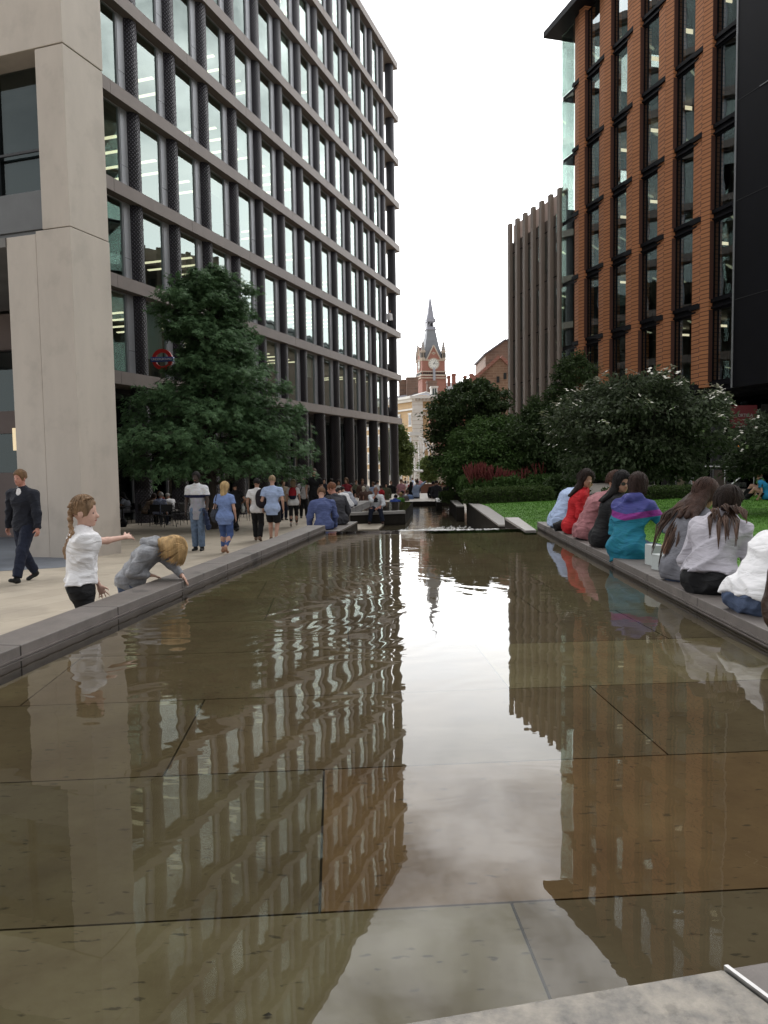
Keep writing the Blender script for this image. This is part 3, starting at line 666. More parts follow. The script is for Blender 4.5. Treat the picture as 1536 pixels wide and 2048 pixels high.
# ------------------------------------------------------------------ bronze finned building beyond it
M['bronze'] = pmat('bronze_fins', (.34, .275, .232), .55, .12, 1.0, metal=.15, stretch=(1, 1, .15))
M['bronze_dark'] = pmat('bronze_wall', (.15, .122, .105), .6, .15, .8, metal=.1)
def screen_mat():
    m = pmat('pale_screen', (.62, .55, .52), .6, .1, 1); N = m.node_tree.nodes; L = m.node_tree.links; t = N.new('ShaderNodeBsdfTranslucent'); t.inputs[0].default_value = (.6, .52, .48, 1)
    mx = N.new('ShaderNodeMixShader'); mx.inputs[0].default_value = .6; L.new(N['Principled BSDF'].outputs[0], mx.inputs[1]); L.new(t.outputs[0], mx.inputs[2]); L.new(mx.outputs[0], N['Material Output'].inputs[0]); return m
def bronze():
    th = math.radians(-15.4); C = Vector((11.558, 44.6)); sx, sy = -math.sin(th), -math.cos(th)
    root = empty('bronze_building', (C.x, C.y, 0), math.atan2(sy, sx), 'brown metal building with tall vertical fins between tower and terracotta building', 'building')
    Z = 18.05
    b = MB(); b.box(-9.85, -2.3, .35, 10, -1.5, Z-1.35); b.build('wall', M['bronze_dark'], root)
    b = MB(); b.box(-9.8, -2.3, .5, .6, Z-1.35, Z-.08); b.build('parapet_screen', screen_mat(), root)
    fin = None
    for k in range(7):
        if fin is None: b = MB(); b.box(-.17, .17, .10, .34, -1.5, Z); fin = b.build('fin', M['bronze'], root)
        else: fin = dup(fin, parent=root)
        fin.location = (-9.75+k*1.19, 0, 0)
    win = None
    for i in range(5):
        for k in range(6):
            if (k+i) % 2 == 0 and False: continue
            if win is None: b = MB(); b.box(-.2, .22, .3, .36, 0, 2.3); win = b.build('window', M['glass_r'], root)
            else: win = dup(win, parent=root)
            win.location = (-9.15+k*1.19+(.12 if (i+k) % 2 else -.1), 0, 1.2+i*3.05+((i+k) % 2)*1.0)
    b = MB()
    for i in range(6): b.box(-9.8, -2.3, .325, .36, .7+i*3.05, .76+i*3.05)
    b.build('panel_joints', M['black_panel'], root)
    b = MB(); b.box(-10.0, -9.93, .2, .3, 0, Z-1); b.build('corner_trim', M['alu'], root)
    return root
bronze()

def train_shed():
    """the long station hall across the road: hidden from the front, it is what the lower windows of the column building mirror"""
    root = empty('station_hall', (27, 66, 0), math.radians(-20), 'dark roofed station hall mirrored in the lower windows of the column building', 'building')
    b = MB(); b.box(0, 40, 0, 70, -2.2, 17); b.build('wall', M['brown_stock'], root)
    b = MB(); n = 14; pr = [(20-20.6*math.cos(math.pi*i/n), 17+7.5*math.sin(math.pi*i/n)) for i in range(n+1)]
    b.add([(x, y, z) for y in (-.4, 70.4) for x, z in pr], [(i, i+1, n+2+i, n+1+i) for i in range(n)]+[tuple(range(n, -1, -1)), tuple(range(n+1, 2*n+2))]); b.build('roof', M['dark_metal'], root)
    rb = None
    for k in range(12):
        if rb is None: b = MB(); b.tube([(20-20.9*math.cos(math.pi*i/n), 0, 17+7.8*math.sin(math.pi*i/n)) for i in range(n+1)], .22, 6); rb = b.build('roof_rib', M['alu'], root)
        else: rb = dup(rb, parent=root)
        rb.location = (0, 1+k*6, 0)
M['brown_stock'] = brick_mat('brown_stock_brick', (.16, .10, .075), (.13, .085, .06), (.15, .11, .09), .3, .9, .15, .1, bump=0)
train_shed()
# ------------------------------------------------------------------ far end of the view: hotel, clock tower, brick gables, canopies
def far_pt(u, v, Y): return aty(u, v, Y)
M['tan_brick'] = brick_mat('tan_brick', (.60, .41, .22), (.56, .38, .20), (.5, .38, .24), .3, .8, .08, .1, bump=0)
M['white_trim'] = pmat('white_stucco', (.82, .81, .78), .7, .05, 1)
M['slate_roof'] = pmat('slate_roof', (.17, .165, .19), .6, .12, 1.2)
M['lead'] = pmat('lead_roof', (.34, .35, .41), .55, .1, .5)
M['red_brick'] = brick_mat('red_brick', (.33, .135, .105), (.29, .12, .092), (.36, .20, .15), .4, 1.2, .1, .1, bump=0)
M['brown_brick'] = brick_mat('brown_brick', (.26, .16, .115), (.19, .12, .09), (.25, .18, .14), .45, 1.2, .15, .1, bump=0)
M['stone_trim'] = pmat('stone_trim', (.50, .42, .35), .7, .1, 1)
M['grey_slate'] = pmat('tower_slate', (.22, .235, .26), .55, .12, .6)
M['far_glass'] = pmat('dark_window_glass', (.03, .035, .04), .15, .2, 1, spec=.8)
M['ink'] = pmat('black_paint', (.01, .01, .01), .5, 0)
def hotel():
    Y = 135.0; c = far_pt(828, 800, Y); px = Y/1500.0; g0 = gz(999)
    # corner of the building at pixel column 828; right face nearly frontal, left face receding
    root = empty('hotel', (c.x, Y, 0), 0, 'tan brick hotel with white corner quoins and slate roof beyond the trees', 'building')
    zt = far_pt(828, 803, Y).z; W = 16.0; D = 26.0
    la = math.radians(28)    # left face recedes to the left
    lx, ly = -math.sin(la)*D-0, math.cos(la)*D
    foot = [(0, 0), (W, 1.2), (W+lx, 1.2+ly), (lx, ly)]
    b = MB(); b.prism(foot, g0, zt); b.build('wall', M['tan_brick'], root)
    b = MB(); b.box(-.35, 1.55, -.16, .10, g0, zt); b.box(-.45, 1.6, -.3, .1, zt-17.2, zt-16.6)
    b.build('quoin', M['white_trim'], root)
    q = MB()
    for i in range(26): q.box(-.36, 1.56, -.185, -.15, zt-.7*i-.66, zt-.7*i-.60)
    q.build('quoin_joint', M['stone_trim'], root)
    def offs(d): return [(-d*.8, -d), (W+d, 1.2-d), (W+lx+d, 1.2+ly+d), (lx-d, ly+d)]
    b = MB(); b.prism(offs(.5), zt, zt+.5); b.prism(offs(.95), zt+.5, zt+.95); b.prism(offs(.3), zt-1.5, zt-1.2); b.build('cornice', M['white_trim'], root)
    b = MB()
    for i in range(26): b.box(.2+i*.6, .48+i*.6, -.75, -.45, zt+.12, zt+.48)
    b.build('dentils', M['stone_trim'], root)
    # roof: hipped slate with white ridges
    z1 = zt+.95; rt = far_pt(836, 780, Y).z
    r = MB(); ins = 4.6
    base = offs(.4); top = [(base[0][0]+ins*.15, base[0][1]+ins), (4.6, ins+.6), (4.6+lx*.8, ly*.8), (lx+3.0, ly-3)]
    r.add([(p[0], p[1], z1) for p in base]+[(2.4, 5.0, rt), (9.0, 6.5, rt-1.8), (9+lx, 1.2+ly-4, rt-1.8), (2.4+lx, ly-2, rt)], [(0, 1, 5, 4), (1, 2, 6, 5), (2, 3, 7, 6), (3, 0, 4, 7), (4, 5, 6, 7)])
    r.build('roof', M['slate_roof'], root)
    b = MB(); b.tube([(base[0][0], base[0][1], z1), (2.4, 5.0, rt+.05)], .12, 6); b.tube([(2.4, 5, rt+.05), (9, 6.5, rt-1.75)], .12, 6); b.tube([(9, 6.5, rt-1.75), (base[1][0], base[1][1], z1)], .1, 6); b.build('ridge', M['white_trim'], root)
    # dormer and chimneys
    p = far_pt(869, 797, Y-.3); dx = p.x-c.x
    b = MB(); b.box(dx-.55, dx+.55, -.3, 3, z1-.2, z1+1.5); b.prism([(dx-.7, -.4), (dx+.7, -.4), (dx+.7, 3), (dx-.7, 3)], z1+1.5, z1+1.7); dm = b.build('dormer', M['white_trim'], root)
    b = MB(); b.box(dx-.36, dx-.05, -.33, -.29, z1+.1, z1+1.3); b.box(dx+.05, dx+.36, -.33, -.29, z1+.1, z1+1.3); b.build('pane', M['far_glass'], dm)
    b = MB()
    for (u0, u1, v0, v1, yy) in ((813, 836, 758, 790, 9), (798, 813, 763, 795, 12), (854, 873, 765, 782, 9)):
        a_, b_ = far_pt(u0, v0, Y+yy), far_pt(u1, v1, Y+yy); b.box(a_.x-c.x, b_.x-c.x, yy-1, yy+2, b_.z-3, a_.z); b.box(a_.x-c.x-.1, b_.x-c.x+.1, yy-1.1, yy+2.1, a_.z, a_.z+.25)
    b.build('chimney', M['brown_brick'], root)
    b = MB(); a_, b_ = far_pt(837, 794, Y-.2), far_pt(854, 799, Y-.2); b.box(a_.x-c.x, b_.x-c.x, -.2, .8, z1, a_.z+.3); b.build('parapet', M['tan_brick'], root)
    b = MB(); b.prism([(1.56, -.08), (W, 1.1), (W, 1.3), (1.56, .1)], zt-5.3, zt-5.1); b.prism([(1.56, -.08), (W, 1.1), (W, 1.3), (1.56, .1)], zt-10.8, zt-10.6); b.build('string_course', M['stone_trim'], root)
    # windows of the receding face
    win = None
    for i in range(5):
        for k in range(6):
            if win is None:
                b = MB(); b.box(-.1, .1, -.55, .55, 0, 2.0); b.box(-.14, -.1, -.7, .7, 2.0, 2.25); b.box(-.14, .1, -.7, .7, -.2, 0); win = b.build('window', [M['white_trim']], root)
                b = MB(); b.box(-.12, -.1, -.42, .42, .1, 1.9); pane = b.build('pane', M['far_glass'], win); w = win
            else: w = dup(win, parent=root); dup(pane, parent=w)
            t = .05+k*.16; w.location = (lx*t-.05, ly*t, zt-4.2-i*3.4); w.rotation_euler = (0, 0, la)
    tx = bpy.data.curves.new('lettering', 'FONT'); tx.body = 'GREAT'; tx.size = 1.0; tx.extrude = .04; tx.materials.append(M['white_trim'])
    t = text_obj('lettering', tx, root); p = far_pt(838, 832, Y-.4); t.location = (p.x-c.x, -.12, p.z); t.rotation_euler = (math.pi/2, 0, .07)
    b = MB(); b.box(3.0, W, -.6, 1.0, zt-17.6, zt-17.2); b.box(3.0, W, -.4, 1.0, g0, zt-17.6); b.build('shop_storey', M['white_trim'], root)
    return root
hotel()
def red_oriel():
    Y = 118.0; p = far_pt(868, 841, Y); g0 = gz(999); w = 3.6
    root = empty('red_brick_wing', (p.x, Y, 0), 0, 'red brick and stone arched block half hidden behind the dark trees', 'building')
    z = p.z
    b = MB(); b.box(-.2, 5, 0, 4, g0, z-1.2); b.build('wall', M['stone_trim'], root)
    b = MB(); b.box(-.4, 5.2, -.2, 4, z-1.2, z-.2); b.box(-.6, 5.4, -.35, 4, z-.2, z+.1); b.build('cornice', M['red_brick'], root)
    b = MB()
    for k in range(4): b.add([(.2+k*1.2, -.04, z-4.2), (.95+k*1.2, -.04, z-4.2), (.95+k*1.2, -.04, z-2.6), (.57+k*1.2, -.04, z-1.7), (.2+k*1.2, -.04, z-2.6)], [(0, 1, 2, 3, 4)])
    b.build('arch_window', M['red_brick'], root)
red_oriel()
def clock_tower():
    Y = 300.0; k = Y/1500.0
    def Z(v): return far_pt(858, v, Y).z
    c = far_pt(861, 700, Y+5); rz = math.radians(11); W = 4.7
    root = empty('clock_tower', (c.x, Y+5, 0), rz, 'red brick gothic clock tower with a tall grey spire at the end of the square', 'tower')
    zc = Z(719)
    b = MB(); b.box(-W, W, -W, W, gz(999), zc)
    b.build('shaft', M['red_brick'], root)
    b = MB(); b.box(-W-.15, W+.15, -W-.15, W+.15, zc-.5, zc); b.box(-W-.5, W+.5, -W-.5, W+.5, Z(752), Z(749)); b.box(-W-.35, W+.35, -W-.35, W+.35, Z(744), Z(742)); b.box(-W-.7, W+.7, -W-.7, W+.7, Z(757), Z(755)); b.build('string_course', M['stone_trim'], root)
    for side in (0, 1):
        b = MB()
        for i in range(12):
            x = -W+.4+i*.78
            if side: b.box(x, x+.4, -W-.4, -W-.02, Z(749), Z(745))
            else: b.box(-W-.4, -W-.02, x, x+.4, Z(749), Z(745))
        b.build('corbel_arcade', M['ink'], root)
    # slate roof: flared base, steep taper, lantern, spire
    def sq(z, h): return [(-h, -h, z), (h, -h, z), (h, h, z), (-h, h, z)]
    b = MB(); prof = [(zc, 4.4), (Z(705), 3.5), (Z(690), 2.75), (Z(660), 1.75), (Z(656), 1.75)]
    vs = []
    for z, h in prof: vs += sq(z, h)
    b.add(vs, [(i*4+j, i*4+(j+1) % 4, i*4+4+(j+1) % 4, i*4+4+j) for i in range(len(prof)-1) for j in range(4)]+[tuple(range((len(prof)-1)*4, len(prof)*4))])
    b.build('roof', M['grey_slate'], root)
    b = MB(); b.box(-2.05, 2.05, -2.05, 2.05, Z(656.5), Z(655)); b.box(-1.7, 1.7, -1.7, 1.7, Z(655), Z(650)); b.box(-1.75, 1.75, -1.75, 1.75, Z(640), Z(634))
    for sx in (-1, 1):
        for sy in (-1, 1): b.box(sx*1.7-.3*(sx > 0), sx*1.7+.3*(sx < 0), sy*1.7-.3*(sy > 0), sy*1.7+.3*(sy < 0), Z(650), Z(640)); b.lathe([(.22, 0), (.18, .5), (0.02, 1.6)], (sx*1.7, sy*1.7, Z(634)), 6)
    for s in (-.55, .55): b.box(s-.09, s+.09, -1.68, -1.5, Z(650), Z(640)); b.box(-1.68, -1.5, s-.09, s+.09, Z(650), Z(640))
    b.tube([(-1.2, -1.6, Z(649)), (0, -1.6, Z(641)), (1.2, -1.6, Z(649))], .12, 5)
    b.build('lantern', M['lead'], root)
    b = MB(); b.box(-1.1, 1.1, -1.1, 1.1, Z(650), Z(640)); b.build('lantern_core', M['ink'], root)
    b = MB(); vs = sq(Z(634), 1.35)+[(0, 0, Z(581))]; b.add(vs, [(0, 1, 4), (1, 2, 4), (2, 3, 4), (3, 0, 4)]); b.build('spire', M['lead'], root)
    b = MB(); b.tube([(0, 0, Z(590)), (0, 0, Z(568))], [.26, .10], 6); b.build('finial', M['lead'], root)
    # corner turrets
    tr = None
    for sx in (-1, 1):
        for sy in (-1, 1):
            if tr is None:
                b = MB(); b.lathe([(1.05, zc-.2), (1.05, Z(716)), (.85, Z(716)), (.85, Z(704)), (1.1, Z(704)), (1.1, Z(701.5)), (.9, Z(701.5)), (.05, Z(678)), (.02, Z(675))], n=8); tr = b.build('turret', M['stone_trim'], root)
                b = MB()
                for i in range(8): a = math.pi/8+i*math.pi/4; b.box(.80*math.cos(a)-.16, .80*math.cos(a)+.16, .80*math.sin(a)-.16, .80*math.sin(a)+.16, Z(715), Z(705.5))
                op = b.build('opening', M['ink'], tr)
                b = MB()
                for i, v in enumerate((699, 695, 691, 687)): r0 = .9-(701.5-v)/23.5*.85; b.lathe([(r0+.10, Z(v)), (r0-.0, Z(v-1.9))], n=8)
                bd = b.build('band', M['grey_slate'], tr); t = tr
            else: t = dup(tr, parent=root); dup(op, parent=t); dup(bd, parent=t)
            t.location = (sx*(W-.5), sy*(W-.5), 0)
    # gables with clock faces on the two visible sides
    for q, (rot) in enumerate((0, -math.pi/2)):
        Rm = Matrix.Rotation(rot, 4, 'Z'); gx = 2.9
        def P(x, y, z): return Rm @ Vector((x, y, z))
        b = MB(); z0, z1 = zc-.1, Z(691)
        b.add([P(-gx, -W-.1, z0), P(gx, -W-.1, z0), P(0, -W-.1, z1), P(-gx, -1, z0), P(gx, -1, z0), P(0, -1, z1)], [(0, 1, 2), (3, 5, 4), (0, 2, 5, 3), (1, 4, 5, 2)])
        gb = b.build('gable', M['red_brick'], root)
        b = MB(); b.tube([P(-gx-.2, -W-.15, z0-.3), P(0, -W-.15, z1+.1)], .26, 6); b.tube([P(gx+.2, -W-.15, z0-.3), P(0, -W-.15, z1+.1)], .26, 6); b.tube([P(-.9, -W-.15, Z(706)), P(.9, -W-.15, Z(706))], .13, 5); b.tube([P(0, -W-.15, Z(709)), P(.7, -W-.15, Z(706.5)), P(0, -W-.15, Z(704))], .12, 5); b.tube([P(0, -W-.15, Z(709)), P(-.7, -W-.15, Z(706.5)), P(0, -W-.15, Z(704))], .12, 5); b.build('coping', M['stone_trim'], gb)
        zz = Z(727.5); r = 1.95
        def ring(b, r0, r1, y, n=40):
            vs = [];
            for i in range(n): a = 2*math.pi*i/n; vs += [P(r0*math.cos(a), y, zz+r0*math.sin(a)), P(r1*math.cos(a), y, zz+r1*math.sin(a)), P(r1*math.cos(a), -W, zz+r1*math.sin(a))]
            fs = []
            for i in range(n): j = (i+1) % n; fs += [(i*3, i*3+1, j*3+1, j*3), (i*3+1, i*3+2, j*3+2, j*3+1)]
            b.add(vs, fs)
        b = MB(); ring(b, r, r+.35, -W-.28); cf = b.build('clock_face', M['stone_trim'], root)
        b = MB(); vs = [P(r*math.cos(2*math.pi*i/40), -W-.16, zz+r*math.sin(2*math.pi*i/40)) for i in range(40)]; b.add(vs, [tuple(range(40))]); b.build('dial', pmat('clock_white', (.75, .75, .72), .5, 0) if q == 0 else bpy.data.materials['clock_white'], cf)
        b = MB()
        for i in range(12):
            a = math.pi/6*i; b.tube([P(r*.66*math.cos(a), -W-.18, zz+r*.66*math.sin(a)), P(r*.92*math.cos(a), -W-.18, zz+r*.92*math.sin(a))], .07, 4)
        for a, l, w in ((math.radians(90-0.2*30-30), 1.1, .12), (math.radians(-4), 1.55, .09)): b.tube([P(-.3*math.cos(a), -W-.20, zz-.3*math.sin(a)), P(l*math.cos(a), -W-.20, zz+l*math.sin(a))], w, 4)
        b.build('clock_hand', M['ink'], cf)
    b = MB(); b.box(-.45, .45, -W-.9, -W, Z(775), Z(740)); b.add([(-.45, -W-.9, Z(740)), (.45, -W-.9, Z(740)), (.45, -W, Z(740)), (-.45, -W, Z(740)), (0, -W-.45, Z(734))], [(0, 1, 4), (1, 2, 4), (2, 3, 4), (3, 0, 4)]); b.build('pinnacle', M['lead'], root)
    # station roofs and chimneys to the right
    st = empty('station_building', (0, Y+15, 0), 0, 'long slate roofed red brick building with rows of tall chimneys beside the clock tower', 'building')
    def blk(name, u0, u1, v0, v1, yy, mat, mb=None, d=4):
        a_, b_ = far_pt(u0, v0, yy), far_pt(u1, v1, yy); m_ = mb or MB(); m_.box(a_.x, b_.x, yy-Y-15, yy-Y-15+d, b_.z, a_.z)
        return m_.build(name, mat, st) if mb is None else None
    blk('wall', 876, 1010, 782, 910, 306, M['red_brick'], d=20)
    b = MB(); a_, b_ = far_pt(892, 762, 310), far_pt(1012, 784, 306)
    b.add([(a_.x, -9.0, b_.z), (b_.x, -9.0, b_.z), (b_.x, 2, a_.z), (a_.x, 2, a_.z), (a_.x, 12, b_.z), (b_.x, 12, b_.z)], [(0, 1, 2, 3), (3, 2, 5, 4), (0, 3, 4), (1, 5, 2)]); b.build('roof', M['grey_slate'], st)
    blk('brick_pier', 876, 890, 743, 790, 303, M['red_brick']); blk('brick_pier', 889, 893, 748, 790, 302, M['red_brick'])
    for u0, u1, v0 in ((895, 901, 751), (904, 912, 747), (928, 933.5, 751), (939.5, 947, 747), (948, 955, 750), (959, 965, 747)):
        m_ = MB(); blk('', u0, u1, v0, 772, 309, None, m_, 2); blk('', u0-.8, u1+.8, v0+1, v0+3.4, 308.7, None, m_, 2.6)
        m_.build('chimney', M['red_brick'], st)
    blk('dormer', 951, 958, 770, 776, 305.5, M['white_trim'], d=1)
clock_tower()
def gables():
    for (Y, apex, le, re, zl, mat, lab, dk) in ((112.0, (1000, 716), 944, 1052, 766, 'tan_brick2', 'tan brick gable with red verge tiles beside the bronze finned building', 0), (128.0, (1012, 680), 971, 1056, 709, 'brown_brick', 'dark brown brick gable end rising behind the tan gable', 1)):
        if mat == 'tan_brick2': M[mat] = brick_mat('warm_brick', (.30, .19, .125), (.22, .12, .08), (.32, .22, .15), .35, 1.0, .18, .1, bump=0)
        A, Lp, Rp = far_pt(*apex, Y), far_pt(le, zl, Y), far_pt(re, zl, Y)
        root = empty('brick_gable_house', (A.x, Y, 0), 0, lab, 'building'); g0 = gz(999)
        D = 14; b = MB(); x0, x1 = Lp.x-A.x, Rp.x-A.x
        b.add([(x0, 0, g0), (x1, 0, g0), (x1, 0, Rp.z), (0, 0, A.z), (x0, 0, Lp.z), (x0, D, g0), (x1, D, g0), (x1, D, Rp.z), (0, D, A.z), (x0, D, Lp.z)], [(0, 1, 2, 3, 4), (5, 9, 8, 7, 6), (0, 4, 9, 5), (1, 6, 7, 2)])
        b.build('wall', M[mat], root)
        t = .45 if not dk else .25; b = MB()
        for p, q in (((x0-.3, Lp.z-.2), (0, A.z)), ((0, A.z), (x1+.3, Rp.z-.2))):
            dx, dz = q[0]-p[0], q[1]-p[1]; l = math.hypot(dx, dz); nx, nz = -dz/l*t, dx/l*t
            b.add([(p[0], -.35, p[1]), (q[0], -.35, q[1]), (q[0]+nx, -.35, q[1]+nz), (p[0]+nx, -.35, p[1]+nz), (p[0], D, p[1]), (q[0], D, q[1]), (q[0]+nx, D, q[1]+nz), (p[0]+nx, D, p[1]+nz)], [(0, 1, 2, 3), (4, 7, 6, 5), (3, 2, 6, 7), (0, 4, 5, 1), (0, 3, 7, 4), (1, 5, 6, 2)])
        b.build('roof', M['red_brick'] if not dk else M['slate_roof'], root)
        if not dk:
            b = MB()
            for u, v in ((978, 766), (996, 757), (1010, 750)): p = far_pt(u, v, Y-.1); b.box(p.x-A.x-.2, p.x-A.x+.2, -.15, .05, p.z-.6, p.z+.3)
            b.build('iron_tie', M['ink'], root)
gables()
M['white_paint'] = pmat('white_painted_steel', (.72, .72, .72), .4, .04, 1)
def canopies():
    Y = 105.0
    c = far_pt(828, 940, Y); root = empty('glass_canopy', (c.x, Y, 0), 0, 'white curved canopy frame in front of the tan hotel', 'canopy')
    b = MB()
    for i in range(4):
        pts = []
        for j in range(11):
            t = j/10*math.pi/2; u = 829+(14+i*5.5)*math.sin(t)+i*1.5; v = 872+i*.5+(26+2*i)*(1-math.cos(t)); p = far_pt(u, v, Y+i*2.2); pts.append((p.x-c.x, i*2.2, p.z))
        b.tube(pts, .10, 6)
    a0, a1 = far_pt(826, 866, Y), far_pt(848, 900, Y); b.box(a0.x-c.x-.5, a0.x-c.x+1.0, -.4, 8, a0.z-.35, a0.z+.1)
    p0, p1 = far_pt(826, 896, Y), far_pt(862, 899, Y); b.box(p0.x-c.x, p1.x-c.x, -.1, .1, p0.z-.1, p0.z+.1)
    b.build('frame', M['white_paint'], root)
    b = MB()
    for u in (829, 838, 847, 858):
        p = far_pt(u, 890, Y); b.tube([(p.x-c.x, 0, gz(999)), (p.x-c.x, 0, p.z)], .09, 6)
    b.build('post', M['white_paint'], root)
    Y = 84.0; c = far_pt(822, 945, Y); root = empty('shelter', (c.x, Y, 0), 0, 'long white flat roofed shelter with slender posts among the far crowd', 'shelter')
    a0, a1 = far_pt(798, 943, Y), far_pt(846, 945, Y)
    b = MB(); b.box(a0.x-c.x, a1.x-c.x, -.5, 2.5, a0.z-.1, a0.z+.12); b.build('roof', M['white_paint'], root)
    pst = None
    for u in (804, 814, 826, 828.5, 838):
        x = far_pt(u, 945, Y).x-c.x
        if pst is None: b = MB(); b.tube([(0, 0, gz(99)), (0, 0, a0.z+.6)], .055, 6); pst = b.build('post', M['white_paint'], root)
        else: pst = dup(pst, parent=root)
        pst.location = (x, -.1 if u != 828.5 else 1.5, 0)
canopies()
for u, v, Y, h in ((803, 905, 96, 0), (838, 876, 92, 0), (848, 884, 99, 0)):
    p = far_pt(u, v, Y); b = MB(); b.tube([(0, 0, gz(99)), (0, 0, p.z)], [.07, .05], 6); b.box(-.06, .5, -.06, .06, p.z-.1, p.z)
    o = b.build('lamp_post', M['white_paint']); o.location = (p.x, Y, 0)
    tag(o, {803: 'slim white lamp post beside the far corner of the column building', 838: 'slim white lamp post in front of the white curved canopy', 848: 'slim white lamp post right of the canopy next to the trees'}[u], 'lamp post')
# low boxes on the far terrace: rust coloured screen
p = far_pt(862, 975, 52.0); q = far_pt(842, 988, 52.0)
b = MB(); b.box(q.x, far_pt(905, 975, 52).x, 52, 52.3, q.z-1, far_pt(850, 968, 52).z); o = b.build('timber_screen', pmat('rust_wood', (.22, .10, .07), .7, .15, 2, stretch=(3, 3, .3))); tag(o, 'reddish timber screen at the far end of the terrace under the trees', 'screen')
# ------------------------------------------------------------------ trees, hedges, flowers
def leaf_mat(name, c1, c2, trans=.3, rough=.6):
    m = pmat(name, c1, rough, .25, 9, var2=c2, spec=.18); N = m.node_tree.nodes; L = m.node_tree.links; P = N['Principled BSDF']; out = N['Material Output']
    t = N.new('ShaderNodeBsdfTranslucent'); L.new(P.inputs['Base Color'].links[0].from_socket, t.inputs[0])
    mx = N.new('ShaderNodeMixShader'); mx.inputs[0].default_value = trans; L.new(P.outputs[0], mx.inputs[1]); L.new(t.outputs[0], mx.inputs[2]); L.new(mx.outputs[0], out.inputs[0]); return m
M['leaf_gum'] = leaf_mat('sweetgum_leaf', (0.047, 0.101, 0.047), (0.124, 0.215, 0.098))
M['leaf_dog'] = leaf_mat('dogwood_leaf', (.024, .036, .016), (.085, .108, .062))
M['leaf_dark'] = leaf_mat('dark_leaf', (0.035, 0.058, 0.023), (0.074, 0.113, 0.043))
M['leaf_mid'] = leaf_mat('mid_leaf', (0.047, 0.088, 0.027), (0.108, 0.186, 0.055))
M['leaf_light'] = leaf_mat('light_leaf', (.07, .10, .03), (.14, .18, .06))
M['leaf_box'] = leaf_mat('box_leaf', (0.043, 0.070, 0.023), (0.098, 0.146, 0.049))
M['bark'] = pmat('bark', (.045, .036, .028), .85, .3, 8, .5, 30, stretch=(1, 1, .3))
M['blossom'] = pmat('white_bract', (.62, .60, .52), .6, .15, 5)
M['red_spike'] = pmat('red_flower_spike', (.15, .028, .025), .7, .3, 10)
def unit(a): return a/np.maximum(np.linalg.norm(a, axis=-1, keepdims=True), 1e-9)
def leaves(c, out, size, rs, droop=.35, flat=.6, asp=.42):
    n = len(c)
    a = unit(out*.7+rs.normal(0, .55, (n, 3))+np.array([0, 0, -droop]))
    up = unit(np.array([0, 0, 1.0])*flat+rs.normal(0, .5, (n, 3))); s = unit(np.cross(a, up))
    sz = size*rs.uniform(.65, 1.25, (n, 1)); nrm = np.cross(s, a)
    P = np.zeros((n, 4, 3)); P[:, 0] = c; P[:, 1] = c+a*sz*.45+s*sz*asp*.5+nrm*sz*.05; P[:, 2] = c+a*sz; P[:, 3] = c+a*sz*.45-s*sz*asp*.5+nrm*sz*.05
    return P
